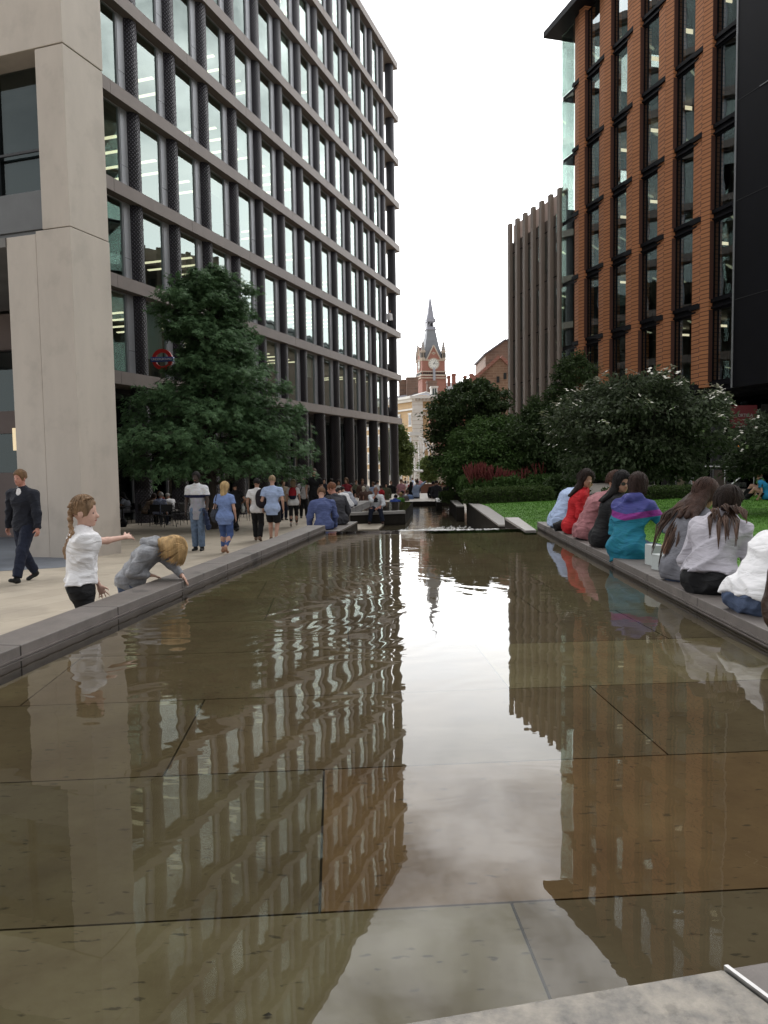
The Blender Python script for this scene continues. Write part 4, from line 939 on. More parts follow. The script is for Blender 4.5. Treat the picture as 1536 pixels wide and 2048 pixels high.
def tree(name, label, loc, H, z0, prof, nbr, leaf, nleaf, mat, seed=1, droop=.3, rise=.25, squash=1.0, stems=1, trunk=.14, group=None, tuft=5, flowers=0, asp=.42, spread=.25, tiers=0, cat='tree', star=False, rvar=(.72, 1.15), notch=None):
    rs = np.random.RandomState(seed); rnd = random.Random(seed)
    root = empty(name, loc, 0, label, cat, group)
    wood = MB(); pts = []; outs = []
    ts = np.array([p[0] for p in prof]); rr = np.array([p[1] for p in prof])
    tops = []
    for s in range(stems):
        ang = 2*math.pi*s/stems+rs.uniform(0, 1); lean = .0 if stems == 1 else rs.uniform(.25, .5)
        tx, ty = math.cos(ang)*lean*H*.5, math.sin(ang)*lean*H*.5
        path = [(0 if stems == 1 else .12*math.cos(ang), 0 if stems == 1 else .12*math.sin(ang), -.3)]
        for i in range(1, 9):
            t = i/8; path.append((tx*t*(1.2-.2*t)+rs.normal(0, .035)*(t > .2), ty*t*(1.2-.2*t)+rs.normal(0, .035)*(t > .2), H*.93*t*(1 if stems == 1 else .8)))
        tops.append(path); wood.tube(path, [trunk*(1-.88*i/8)*(1 if stems == 1 else .7) for i in range(9)], 8)
    ztop = H
    for b in range(nbr):
        t = ((b+rs.uniform(0, 1))/nbr) if not tiers else (int((b/nbr)*tiers)+rs.uniform(.15, .5))/tiers
        z = z0+(ztop-z0)*t
        r = np.interp(t, ts, rr)*rs.uniform(*rvar)
        ang = b*2.39996+rs.uniform(-.4, .4)
        if notch and notch[0] < t < notch[1] and math.cos(ang-notch[2]) > .2: r *= notch[3]
        path = tops[b % stems]; zz = min(max((z-.25*r*rise-path[0][2])/(path[-1][2]-path[0][2]), .12), .97)*8; i = min(int(zz), 7); f = zz-i
        o = np.array(path[i])*(1-f)+np.array(path[i+1])*f
        cx, cy = math.cos(ang), math.sin(ang)
        end = np.array([cx*r, cy*r*squash, z+r*.12*rise])
        mid = (o+end)/2+np.array([0, 0, rise*r*.22])
        m = 9; q = [((1-u)**2)*o+2*u*(1-u)*mid+u*u*end for u in np.linspace(0, 1, m)]
        wood.tube(q, [max(.006, trunk*.32*(1-i/m)*min(1, r/2)) for i in range(m)], 5, cap=False)
        k = max(6, int(nleaf/nbr*(.4+.8*r/rr.max())/tuft))
        u = rs.beta(2.0, 1.15, k)*.82+.2
        c = ((1-u)**2)[:, None]*o+(2*u*(1-u))[:, None]*mid+(u*u)[:, None]*end
        wid = spread*(.25+.75*u)*max(r, .7)*.8
        side = np.array([-cy, cx, 0])
        c = c+side*(rs.normal(0, 1, (k, 1))*wid[:, None]*.75)+np.array([cx, cy, 0])*(rs.normal(0, .12, (k, 1))*r*.5)
        dz = rs.normal(0, .10, k)*max(r, .6)*.55*(1-.4*u)
        c[:, 2] += dz-.10*r*((np.abs((c-o)@side)/max(r, .3))**1.5)
        ov = unit(c-o+np.array([0, 0, .001]))
        pts.append(c); outs.append(ov)
        for j in range(0, min(k, 6)):
            w = c[j]; wood.tube([q[int(min(8, u[j]*7))], (q[int(min(8, u[j]*7))]+w)/2+np.array([0, 0, .03]), w], [.012, .008, .004], 4, cap=False)
    c = np.concatenate(pts); ov = np.concatenate(outs)
    c = np.repeat(c, tuft, 0)+rs.normal(0, leaf*.55, (len(c)*tuft, 3)); ov = np.repeat(ov, tuft, 0)
    if star:                              # five lobes fanned from each leaf stalk
        n = len(c); up = unit(np.array([0, 0, 1.0])+ov*.45+rs.normal(0, .45, (n, 3))); d0 = unit(ov*.6+rs.normal(0, .6, (n, 3))+np.array([0, 0, -.35])); d0 = unit(d0-up*(d0*up).sum(1, keepdims=True)); e0 = np.cross(up, d0); Ps = []
        sz = leaf*rs.uniform(.7, 1.2, (n, 1))
        for a_, l in ((-1.9, .55), (-.95, .85), (0, 1.0), (.95, .85), (1.9, .55)):
            f = d0*math.cos(a_)+e0*math.sin(a_)-up*.28; g = -d0*math.sin(a_)+e0*math.cos(a_); q = np.zeros((n, 4, 3)); q[:, 0] = c; q[:, 1] = c+f*sz*l*.5+g*sz*.15; q[:, 2] = c+f*sz*l; q[:, 3] = c+f*sz*l*.5-g*sz*.15; Ps.append(q)
        P = np.concatenate(Ps)
    else: P = leaves(c, ov, leaf, rs, droop, .8, asp)
    wood.build('trunk', M['bark'], root, True)
    tri_mesh('crown', P, mat, root)
    if flowers:
        ctr = np.array([0, 0, z0+(H-z0)*.35]); ext = np.array([rr.max(), rr.max(), (H-z0)*.62]); rad = np.linalg.norm((c-ctr)/ext, axis=1)+rs.normal(0, .06, len(c))+.12*(c[:, 2]-ctr[2])/H
        top = c[np.argsort(-rad)][:flowers*8]; top = top[rs.choice(len(top), flowers, replace=False)]; top = top+unit(top-ctr)*.07
        Q = []
        for p in top:
            s = .085*rs.uniform(.6, 1.2); yaw = rs.uniform(0, 3); tilt = rs.normal(0, .35, 2)
            for i in range(4):
                a = yaw+i*math.pi/2; d = np.array([math.cos(a), math.sin(a), tilt[0]*math.cos(a)+tilt[1]*math.sin(a)]); e = np.array([-d[1], d[0], 0])
                b = p+np.array([0, 0, .04]); Q.append([b, b+d*s*.55+e*s*.48, b+d*s, b+d*s*.55-e*s*.48])
        tri_mesh('blossom', np.array(Q), M['blossom'], root)['kind'] = 'stuff'
    return root
g0 = gnd(428, 1058)
tree('sweetgum_tree', 'large conical dark green tree standing in front of the grey column building', (g0.x, g0.y, gz(g0.y)), 9.25, 1.75, [(0, 3.1), (.15, 3.35), (.36, 2.75), (.5, 2.15), (.68, 1.85), (.87, 1.6), (1, .6)], 135, .155, 44000, M['leaf_gum'], 11, notch=(.38, .66, math.pi*1.05, .62), droop=.45, rise=.5, trunk=.17, tuft=9, spread=.26, star=True, rvar=(.58, 1.22))
p = atz(1270, 1036, LZ)
tree('dogwood_tree', 'spreading multi stemmed tree dotted with white flowers on the lawn', (p.x, p.y, LZ), 3.5, .95, [(0, 1.35), (.2, 1.85), (.5, 1.95), (.8, 1.5), (1, .6)], 80, .12, 42000, M['leaf_dog'], 5, droop=.5, rise=.5, stems=4, trunk=.06, tuft=7, rvar=(.55, 1.2), flowers=330, asp=.5, spread=.34)
def at_px(u, Y, z): q = aty(u, 930, Y); return (q.x, Y, z)
tree('plane_tree', 'tall dark tree in the middle beyond the lawn, hiding the tan gable', at_px(942, 35, -.6), 5.75, .9, [(0, 1.1), (.25, 1.65), (.55, 2.2), (.8, 1.75), (1, .6)], 90, .16, 42000, M['leaf_dark'], 21, droop=.4, rise=.6, trunk=.14, tuft=6, asp=.55, spread=.30, rvar=(.55, 1.22))
tree('maple_tree', 'low wide mid green tree in front of the tall dark one', at_px(985, 32.2, -.2), 3.6, .4, [(0, 1.9), (.3, 2.3), (.6, 2.0), (.85, 1.3), (1, .5)], 80, .14, 36000, M['leaf_mid'], 31, droop=.45, rise=.2, stems=3, trunk=.07, tuft=6, asp=.5, spread=.36)
tree('katsura_tree', 'upright feathery dark tree beside the brown finned building', at_px(1150, 31, -.1), 5.9, .8, [(0, 2.0), (.3, 1.9), (.55, 1.5), (.8, .95), (1, .25)], 85, .14, 30000, M['leaf_dark'], 41, droop=.4, rise=.35, trunk=.1, tuft=6, asp=.42, spread=.34)
tree('maple_tree', 'mid green tree filling the gap left of the white flowered tree', at_px(1085, 31.5, 0), 4.1, .4, [(0, 1.7), (.3, 1.9), (.6, 1.7), (.85, 1.0), (1, .4)], 70, .14, 26000, M['leaf_dark'], 51, droop=.4, rise=.3, stems=2, trunk=.07, tuft=6, asp=.5, spread=.36)
tree('acer_tree', 'small tree with airy branches cut by the right edge of the picture', at_px(1566, 19, .03), 2.6, .95, [(0, 1.2), (.4, 1.5), (.8, 1.1), (1, .4)], 45, .12, 14000, M['leaf_dog'], 61, droop=.3, rise=.3, stems=2, trunk=.06, tuft=5, asp=.45, spread=.34)
tree('street_tree', 'bright green street tree beside the far corner of the column building', at_px(795, 82, -2.1), 7.6, 2.2, [(0, 1.2), (.3, 1.8), (.65, 1.3), (1, .5)], 60, .30, 16000, M['leaf_light'], 71, droop=.3, rise=.5, trunk=.16, tuft=5, asp=.6, spread=.4)
tree('street_tree', 'pale green young tree below the white curved canopy', at_px(856, 92, -2.1), 3.9, 1.0, [(0, .8), (.4, 1.2), (.8, .9), (1, .3)], 40, .28, 8000, M['leaf_light'], 81, droop=.3, rise=.5, trunk=.12, tuft=5, asp=.6, spread=.4)
def hedge(label, p0, p1, w, z, h, seed, mat=None, n=9000, name='box_hedge', cat='hedge', lump=.05):
    rs = np.random.RandomState(seed); p0, p1 = Vector(p0), Vector(p1); d = p1-p0; Ln = d.length; d.normalize(); nv = Vector((-d.y, d.x))
    root = empty(name, (p0.x, p0.y, z), math.atan2(d.y, d.x), label, cat)
    b = MB(); b.box(.04, Ln-.04, .05, w-.05, -.2, h-.05); b.build('stems', M['bark'], root)
    f = rs.choice(3, n, p=[.4, .45, .15]); u = rs.uniform(0, Ln, n); v = rs.uniform(0, w, n); q = rs.uniform(0, h, n)
    c = np.stack([u, np.where(f == 0, v, np.where(rs.uniform(0, 1, n) < .7, 0, w)), np.where(f == 0, h, q)], 1); m = f == 2; c[m, 0] = np.where(rs.uniform(0, 1, m.sum()) < .5, 0, Ln); c[m, 1] = v[m]
    c += rs.normal(0, lump, (n, 3))*np.array([1, .8, .8]); ctr = np.array([Ln/2, w/2, h/2]); ov = unit((c-ctr)*np.array([.3, 1, 1]))
    tri_mesh('foliage', leaves(c, ov, .075, rs, 0, .3, .6), mat or M['leaf_box'], root); return root
def xy(u, v, z): q = atz(u, v, z); return (q.x, q.y)
a, b_ = xy(955, 1008, LZ), xy(1105, 1001, LZ)
hedge('low clipped box hedge along the far side of the lawn below the red flowers', a, b_, .8, LZ, .42, 3)
hedge('clipped box hedge behind the white flowered tree by the shop pavement', xy(1235, 1003, LZ), xy(1425, 993, LZ), .7, LZ, .36, 4)
hedge('short clipped hedge beside the stepped grey kerb at the far end of the water', (xy(881, 999, -.15)[0], xy(881, 999, -.15)[1]), xy(905, 1001, -.15), .6, -.2, .33, 6, n=3000)
def flower_bed():
    rs = np.random.RandomState(9); root = empty('flower_bed', (0, 0, 0)); root['kind'] = 'stuff'
    n = 15000; a = Vector(xy(930, 1000, .05)); b = Vector(xy(1120, 992, .05)); d = b-a
    u = rs.uniform(0, 1, n); w = rs.uniform(.7, 3.2, n); hump = .55+.25*np.sin(u*14)+.15*np.sin(u*31+1)
    c = np.stack([a.x+d.x*u, a.y+d.y*u+w, .05+hump*rs.beta(2, 1.2, n)], 1)
    tri_mesh('flower_bed_leaves', leaves(c, rs.normal(0, 1, (n, 3)), .17, rs, .2, .6, .55), M['leaf_mid'], root)
    k = 260; u = rs.beta(1.3, 1.6, k)*.85+.04; w = rs.uniform(.45, 1.7, k); mb = MB()
    for i in range(k):
        x, y = a.x+d.x*u[i], a.y+d.y*u[i]+w[i]; z = .05+.62+.35*rs.rand()+.18*math.sin(u[i]*9); l = rs.normal(0, .06, 2)
        mb.tube([(x, y, z-.25), (x+l[0], y+l[1], z), (x+l[0]*1.6, y+l[1]*1.6, z+.17), (x+l[0]*1.9, y+l[1]*1.9, z+.30)], [.006, .022, .03, .004], 5)
    mb.build('flower_bed_spikes', M['red_spike'], root)
flower_bed()
for i, (u, Y, h, r, lab) in enumerate(((1010, 29.2, .75, .7, 'rounded leafy shrub at the left end of the clipped hedge'), (1080, 29.2, .8, .8, 'leafy shrub between the red flowers and the sitting group'), (1130, 27.6, .85, .8, 'dark shrub behind the heads of the sitting group'))):
    tree('shrub', lab, at_px(u, Y, LZ), h, .05, [(0, r*.8), (.5, r), (1, r*.4)], 30, .12, 6000, M['leaf_mid' if i < 2 else 'leaf_dark'], 90+i, droop=.2, rise=.4, stems=3, trunk=.03, tuft=5, asp=.6, spread=.5, cat='shrub')
# ------------------------------------------------------------------ people: one continuous body grown as a distance field, clothes over it
def surface_nets(F, lo, h):
    """polygonise F = 0 (inside negative) with one vertex per mixed cell"""
    s = F < 0
    c = np.zeros(tuple(n-1 for n in F.shape), np.int8)
    for i in (0, 1):
        for j in (0, 1):
            for k in (0, 1): c += s[i:F.shape[0]-1+i, j:F.shape[1]-1+j, k:F.shape[2]-1+k]
    mix = (c > 0) & (c < 8); idx = -np.ones(c.shape, np.int32); cells = np.argwhere(mix); idx[mix] = np.arange(len(cells))
    acc = np.zeros((len(cells), 3)); cnt = np.zeros(len(cells)); ci, cj, ck = cells.T
    for ax in range(3):
        for a in (0, 1):
            for b in (0, 1):
                o = [0, 0, 0]; o[(ax+1) % 3] = a; o[(ax+2) % 3] = b; p = list(o); p[ax] = 1
                f0 = F[ci+o[0], cj+o[1], ck+o[2]]; f1 = F[ci+p[0], cj+p[1], ck+p[2]]; m = (f0 < 0) != (f1 < 0)
                t = np.where(m, f0/np.where(m, f0-f1, 1), 0); q = np.array(o, float)[None, :].repeat(len(cells), 0); q[:, ax] = t
                acc += q*m[:, None]; cnt += m
    V = (cells+acc/np.maximum(cnt, 1)[:, None])*h+np.array(lo); quads = []
    for ax in range(3):
        u, v = (ax+1) % 3, (ax+2) % 3; n = list(F.shape); sl0 = [slice(None)]*3; sl1 = [slice(None)]*3
        sl0[ax] = slice(0, n[ax]-1); sl1[ax] = slice(1, n[ax])
        for q in (u, v): sl0[q] = slice(1, n[q]-1); sl1[q] = slice(1, n[q]-1)
        e = s[tuple(sl0)] != s[tuple(sl1)]; E = np.argwhere(e)
        if not len(E): continue
        E = E+np.array([1 if q != ax else 0 for q in range(3)]); flip = s[tuple(E.T)]
        def at(du, dv): Q = E.copy(); Q[:, u] += du; Q[:, v] += dv; return idx[tuple(Q.T)]
        q = np.stack([at(-1, -1), at(0, -1), at(0, 0), at(-1, 0)], 1); q[~flip] = q[~flip][:, ::-1]; quads.append(q)
    return V, (np.concatenate(quads) if quads else np.zeros((0, 4), np.int32))
class SDF:
    """a list of primitives blended with a smooth minimum"""
    def __init__(s): s.p = []
    def cone(s, a, b, ra, rb, k=.03, flat=None, cut=None):
        """round cone a->b; flat=(axis, f) squashes it across axis; cut clips the far end square"""
        s.p.append(('c', np.array(a, float), np.array(b, float), ra, rb, k, flat, cut)); return s
    def ell(s, c, r, R=None, k=.03): s.p.append(('e', np.array(c, float), np.array(r, float), np.eye(3) if R is None else np.array(R), k)); return s
    def sub(s, c, r, R=None, k=.01): s.p.append(('s', np.array(c, float), np.array(r, float), np.eye(3) if R is None else np.array(R), k)); return s
    def keep(s, pt, n): s.p.append(('k', np.array(pt, float), np.array(n, float)/np.linalg.norm(n))); return s
    def bounds(s):
        lo, hi = np.full(3, 9e9), np.full(3, -9e9)
        for p in s.p:
            if p[0] == 'c':
                r = max(p[3], p[4])
                for q in (p[1], p[2]): lo = np.minimum(lo, q-r); hi = np.maximum(hi, q+r)
            elif p[0] == 'e': r = p[2].max(); lo = np.minimum(lo, p[1]-r); hi = np.maximum(hi, p[1]+r)
        return lo, hi
    def mesh(s, name, h, mat, amp=0, seed=0, freq=9, parent=None, fold=None):
        lo, hi = s.bounds(); lo = lo-3*h-amp; hi = hi+3*h+amp; n = np.ceil((hi-lo)/h).astype(int)+1
        ax = [lo[i]+h*np.arange(n[i]) for i in range(3)]; F = np.full(tuple(n), 9.0)
        for p in s.p:
            if p[0] == 'k':
                d = ((ax[0]-p[1][0])*p[2][0])[:, None, None]+((ax[1]-p[1][1])*p[2][1])[None, :, None]+((ax[2]-p[1][2])*p[2][2])[None, None, :]; F = np.maximum(F, d); continue
            if p[0] == 'c': r = max(p[3], p[4]); blo, bhi = np.minimum(p[1], p[2])-r, np.maximum(p[1], p[2])+r; k = p[5]
            else: r = p[2].max(); blo, bhi = p[1]-r, p[1]+r; k = p[4]
            mg = k+2.5*h; i0 = np.clip(np.floor((blo-mg-lo)/h).astype(int), 0, n); i1 = np.clip(np.ceil((bhi+mg-lo)/h).astype(int)+1, 0, n)
            if (i1 <= i0).any(): continue
            sl = tuple(slice(i0[q], i1[q]) for q in range(3)); X = np.stack(np.meshgrid(*[ax[q][sl[q]] for q in range(3)], indexing='ij'), -1)
            if p[0] == 'c':
                a, b, ra, rb, _, flat, cut = p[1:]; Y = X-a; d = b-a; L2 = max(d@d, 1e-9)
                if flat is not None:
                    fa = np.array(flat[0], float); fa /= np.linalg.norm(fa); Y = Y+((Y@fa)*(1/flat[1]-1))[..., None]*fa
                t = np.clip((Y@d)/L2, 0, 1); D = np.linalg.norm(Y-t[..., None]*d, axis=-1)-(ra+(rb-ra)*t)
                if flat is not None: D = D*(flat[1] if flat[1] < 1 else 1)**.5
                if cut: D = np.maximum(D, ((X-b)@d)/math.sqrt(L2))
            else:
                Y = (X-p[1])@p[3]/p[2]; l = np.linalg.norm(Y, axis=-1); l2 = np.linalg.norm(Y/p[2], axis=-1); D = l*(l-1)/np.maximum(l2, 1e-6)
            G = F[sl]
            if p[0] == 's': hh = np.maximum(k-np.abs(G+D), 0)/k; F[sl] = np.maximum(G, -D)+hh*hh*k*.25
            else: hh = np.maximum(k-np.abs(G-D), 0)/k; F[sl] = np.minimum(G, D)-hh*hh*k*.25
        if amp:
            rs = np.random.RandomState(seed); X = np.stack(np.meshgrid(*ax, indexing='ij'), -1); w = np.zeros(F.shape)
            for i in range(5):
                d = rs.normal(0, 1, 3); d[2] *= 1.3; d /= np.linalg.norm(d); q = rs.normal(0, 1, 3); f = freq*rs.uniform(.6, 1.7)
                w += np.sin((X@d)*f*math.pi+2.2*np.sin((X@q)*3.0)+rs.uniform(0, 6))
            w = w/5*1.7; w = np.abs(w); F = F+amp*(.45-1.7*np.clip(1-w*1.25, 0, 1)**1.6)
        V, Q = surface_nets(F, lo, h)
        me = bpy.data.meshes.new(name); me.vertices.add(len(V)); me.vertices.foreach_set('co', V.astype(np.float32).ravel())
        me.loops.add(len(Q)*4); me.loops.foreach_set('vertex_index', Q.astype(np.int32).ravel()); me.polygons.add(len(Q)); me.polygons.foreach_set('loop_start', np.arange(0, len(Q)*4, 4, dtype=np.int32))
        me.polygons.foreach_set('use_smooth', np.ones(len(Q), bool)); me.materials.append(mat); me.update(calc_edges=True)
        return obj(name, me, parent)
def nrm(v): v = np.array(v, float); return v/max(np.linalg.norm(v), 1e-9)
def ik(a, target, l1, l2, pole):
    a, t = np.array(a, float), np.array(target, float); d = t-a; L = np.linalg.norm(d); L2 = min(L, (l1+l2)*.999); d = d/max(L, 1e-9); e = a+d*L2
    x = (l1*l1-l2*l2+L2*L2)/(2*L2); y = math.sqrt(max(l1*l1-x*x, 0)); p = np.array(pole, float); p = p-d*(p@d); p = nrm(p)
    return a+d*x+p*y, e
def rot(yaw=0, pitch=0, roll=0):
    """yaw about z (+ = to the person's left), pitch nods forward, roll tips to the right"""
    cy, sy, cp, sp_, cr, sr = math.cos(yaw), math.sin(yaw), math.cos(pitch), math.sin(pitch), math.cos(roll), math.sin(roll)
    Y = np.array([[cy, -sy, 0], [sy, cy, 0], [0, 0, 1]]); P = np.array([[1, 0, 0], [0, cp, sp_], [0, -sp_, cp]]); Rr = np.array([[cr, 0, sr], [0, 1, 0], [-sr, 0, cr]]); return Y@P@Rr
SKIN = {}
def cloth(name, col, rough=.8, var=.12, **k):
    if name not in M:
        fold = 'bump' not in k; m = M[name] = pmat(name, col, rough, var, 14, k.pop('bump', .12), 220, spec=.25, **k)
        if fold: add_folds(m)
    return M[name]
def add_folds(m):
    """soft creases across the cloth, on top of the weave"""
    N = m.node_tree.nodes; L = m.node_tree.links; P = N['Principled BSDF']; tc = N.new('ShaderNodeTexCoord'); mp = N.new('ShaderNodeMapping'); mp.inputs['Rotation'].default_value = (.5, .4, .3); mp.inputs['Scale'].default_value = (5, 5, 13)
    L.new(tc.outputs['Object'], mp.inputs[0]); n = N.new('ShaderNodeTexNoise'); n.inputs['Scale'].default_value = 1; n.inputs['Detail'].default_value = 2; n.inputs['Distortion'].default_value = 1.2; L.new(mp.outputs[0], n.inputs['Vector'])
    b = N.new('ShaderNodeBump'); b.inputs['Strength'].default_value = .75; b.inputs['Distance'].default_value = .035; L.new(n.outputs[0], b.inputs['Height'])
    if P.inputs['Normal'].links: L.new(P.inputs['Normal'].links[0].from_socket, b.inputs['Normal'])
    L.new(b.outputs[0], P.inputs['Normal'])
def skin(t):
    if t not in SKIN: SKIN[t] = pmat('skin', {'fair': (.46, .27, .20), 'pale': (.52, .32, .25), 'tan': (.34, .19, .13), 'dark': (.035, .02, .014), 'red': (.42, .20, .15)}[t], .5, .06, 20, spec=.4)
    return SKIN[t]
def bands(name, stops, axis=2, chev=0.0, wob=0.0):
    """cloth in bands: stops = [(height, colour), ...] from the bottom up in the person's own coordinates"""
    m = pmat(name, stops[0][1], .75, 0, spec=.25); N = m.node_tree.nodes; L = m.node_tree.links; P = N['Principled BSDF']
    tc = N.new('ShaderNodeTexCoord'); s = N.new('ShaderNodeSeparateXYZ'); L.new(tc.outputs['Object'], s.inputs[0]); src = s.outputs[axis]
    if chev:
        ab = N.new('ShaderNodeMath'); ab.operation = 'ABSOLUTE'; L.new(s.outputs[0], ab.inputs[0]); ma = N.new('ShaderNodeMath'); ma.operation = 'MULTIPLY_ADD'; L.new(ab.outputs[0], ma.inputs[0]); ma.inputs[1].default_value = -chev; L.new(src, ma.inputs[2]); src = ma.outputs[0]
    lo, hi = stops[0][0], stops[-1][0]+.5; mr = N.new('ShaderNodeMapRange'); mr.inputs['From Min'].default_value = lo; mr.inputs['From Max'].default_value = hi; L.new(src, mr.inputs['Value'])
    r = N.new('ShaderNodeValToRGB'); r.color_ramp.interpolation = 'CONSTANT'; el = r.color_ramp.elements
    while len(el) < len(stops): el.new(.5)
    for e, (z, c) in zip(el, stops): e.position = (z-lo)/(hi-lo); e.color = (*c, 1)
    L.new(mr.outputs[0], r.inputs[0]); n = N.new('ShaderNodeTexNoise'); n.inputs['Scale'].default_value = 20; L.new(tc.outputs['Object'], n.inputs['Vector'])
    v = N.new('ShaderNodeMix'); v.data_type = 'RGBA'; v.blend_type = 'MULTIPLY'; v.inputs[0].default_value = .25; L.new(r.outputs[0], v.inputs[6]); L.new(n.outputs[1], v.inputs[7]); L.new(v.outputs[2], P.inputs['Base Color']); add_folds(m); return m
def stripes(name, c1, c2, freq, axis=0):
    m = pmat(name, c1, .8, 0, spec=.2); N = m.node_tree.nodes; L = m.node_tree.links; P = N['Principled BSDF']; tc = N.new('ShaderNodeTexCoord'); s = N.new('ShaderNodeSeparateXYZ'); L.new(tc.outputs['Object'], s.inputs[0])
    a = N.new('ShaderNodeMath'); a.operation = 'MULTIPLY'; L.new(s.outputs[axis], a.inputs[0]); a.inputs[1].default_value = freq; b = N.new('ShaderNodeMath'); b.operation = 'SINE'; L.new(a.outputs[0], b.inputs[0]); g = N.new('ShaderNodeMath'); g.operation = 'GREATER_THAN'; L.new(b.outputs[0], g.inputs[0]); g.inputs[1].default_value = 0
    x = N.new('ShaderNodeMix'); x.data_type = 'RGBA'; L.new(g.outputs[0], x.inputs[0]); x.inputs[6].default_value = (*c1, 1); x.inputs[7].default_value = (*c2, 1); L.new(x.outputs[2], P.inputs['Base Color']); return m
M['eye'] = pmat('dark_eye', (.02, .015, .012), .3, 0)
M['lips'] = pmat('lips', (.30, .10, .085), .5, 0)
def hand_prims(S, w, d, up, side, curl=.3, sc=1.0, spread=.0):
    """palm and five unequal bent fingers; d = forearm direction, up = back of the hand, side = towards the thumb"""
    d = nrm(d); up = nrm(np.array(up)-d*(np.array(up)@d)); side_ = np.cross(d, up); side = side_ if side_@np.array(side) > 0 else -side_
    R = np.stack([d, side, up], 1); S.ell(w+d*.045*sc, np.array([.052, .042, .018])*sc, R, .015)
    for i, (o, l) in enumerate(((.030, .070), (.010, .080), (-.010, .074), (-.029, .058))):
        b = w+d*.085*sc+side*o*sc; f1 = nrm(d+side*(o*4*(1+spread*3))-up*curl); f2 = nrm(f1-up*curl*1.6); m_ = b+f1*l*.55*sc; S.cone(b-d*.015*sc, m_, .0095*sc, .0085*sc, .006).cone(m_, m_+f2*l*.5*sc, .0085*sc, .0065*sc, .006)
    b = w+d*.02*sc+side*.030*sc; f1 = nrm(d*.8+side*.8-up*curl*.5); m_ = b+f1*.045*sc; S.cone(b, m_, .014*sc, .011*sc, .008).cone(m_, m_+nrm(f1+d*.5-up*curl*.4)*.032*sc, .010*sc, .008*sc, .006)
def person(label, loc, face, H=1.75, sex='m', fat=1.0, pose='stand', h=.014, skin_t='fair', hair=('short', (.05, .03, .02)), top=('tee', None), legs=('long', None), shoe=(.03, .03, .03), lean=0.0, side_lean=0.0, twist=0.0, head=(0, 0, 0), hands=(None, None), feet=(None, None), hipz=None, seat=None, child=False, group=None, hem=None, poles=(None, None), curl=(.35, .35), spread=0, wr=.006, extras=None, foot_z=0.0, glasses=False, beard=None, hunch=None, handup=(None, None)):
    """face: heading in radians the person looks along, measured from +Y towards +X. All pose points in the person's own metres (x right, y forward)."""
    k = H/1.75; root = empty('person', loc, -face, label, 'person', group)
    sh_w = (.195 if sex == 'm' else .168)*k*(.92 if child else 1)*(.6+.4*fat); hip_w = (.085 if sex == 'm' else .095)*k
    hs = 1.0 if not child else 1.22
    hz = {'stand': .93*k, 'walk': .90*k}.get(pose, None)
    if pose == 'sit': hz = (seat if seat is not None else .45)+.105*k*(.75+.25*fat)
    if hipz is not None: hz = hipz
    P = np.array([0, 0, hz]); hun = hunch if hunch is not None else (.35 if pose == 'sit' else .06)
    def dirn(l, rl): return np.array([math.sin(rl), math.sin(l), math.cos(l)])/math.sqrt(math.sin(rl)**2+1)
    s1 = dirn(lean*.7, side_lean); s2 = dirn(lean+hun*.5, side_lean); s3 = dirn(lean+hun*1.1, side_lean*1.1)
    waist = P+s1*.17*k; chest = waist+s2*.20*k; sh_c = chest+s3*.13*k; neck = sh_c+s3*.05*k
    ty = np.array([math.cos(twist), math.sin(twist), 0]); sx = nrm(ty-s3*(ty@s3)); fwd = nrm(np.cross(s3, sx))
    fwd = fwd if fwd[1] > -.2 or abs(twist) > 1.5 else -fwd
    RT = np.stack([sx, fwd, s3], 1); ps = np.array([math.cos(twist*.25), math.sin(twist*.25), 0])
    hd = rot(head[0], head[1]+lean*.35, head[2]); hu = hd@np.array([0, 0, 1.0]); hf = hd@np.array([0, 1.0, 0]); hx = hd@np.array([1.0, 0, 0])
    nb = neck+nrm(s3*.5+hu*.5)*.075*k; HC = nb+hu*.115*k*hs+hf*.022*k
    shL, shR = sh_c-sx*sh_w-s3*.028*k, sh_c+sx*sh_w-s3*.028*k; hipL, hipR = P-ps*hip_w, P+ps*hip_w
    ua, fa, th, sh = .285*k, .25*k, .43*k, .42*k
    arms = []
    for i, (s, sd) in enumerate(((shL, -1), (shR, 1))):
        t = hands[i]
        if t is None: t = s+np.array([sd*.07*k, .03+.02*fat, -.50*k])
        pole = poles[i] if poles[i] is not None else (sd*.5, -1, -.2)
        arms.append((s, *ik(s, t, ua, fa, pole)))
    lg = []
    for i, (s, sd) in enumerate(((hipL, -1), (hipR, 1))):
        t = feet[i]
        if t is None: t = {'stand': (sd*.10*k, 0, .085*k), 'walk': (sd*.07*k, (.30 if i else -.28)*k, (.085 if i else .15)*k), 'sit': (sd*.13*k, .44*k, .085*k+foot_z)}[pose]
        lg.append((s, *ik(s, t, th, sh, (sd*.12, 1, .25))))
    B = SDF(); f2 = (.75+.25*fat)
    # torso, neck, head
    rx = (.125 if sex == 'm' else .112)*k*f2
    B.cone(P+s1*.0, waist, .128*k*f2, .112*k*f2*(1 if sex == 'm' else .92), .06, (fwd, .72)); B.cone(waist, chest, .110*k*f2, .140*k*f2*(1 if sex == 'm' else .92), .06, (fwd, .70)); B.cone(chest-sx*.05*k, chest+sx*.05*k, .115*k*f2, .115*k*f2, .05, (fwd, .85))
    B.cone(shL*.9+sh_c*.1, neck, .055*k, .05*k, .05).cone(shR*.9+sh_c*.1, neck, .055*k, .05*k, .05)
    nk = (.9 if sex == 'm' else .8)*(1 if child else 1.05); B.cone(neck-s3*.04*k, nb+hu*.03*k, .062*k*nk, .053*k*nk, .035)
    hk = k*hs
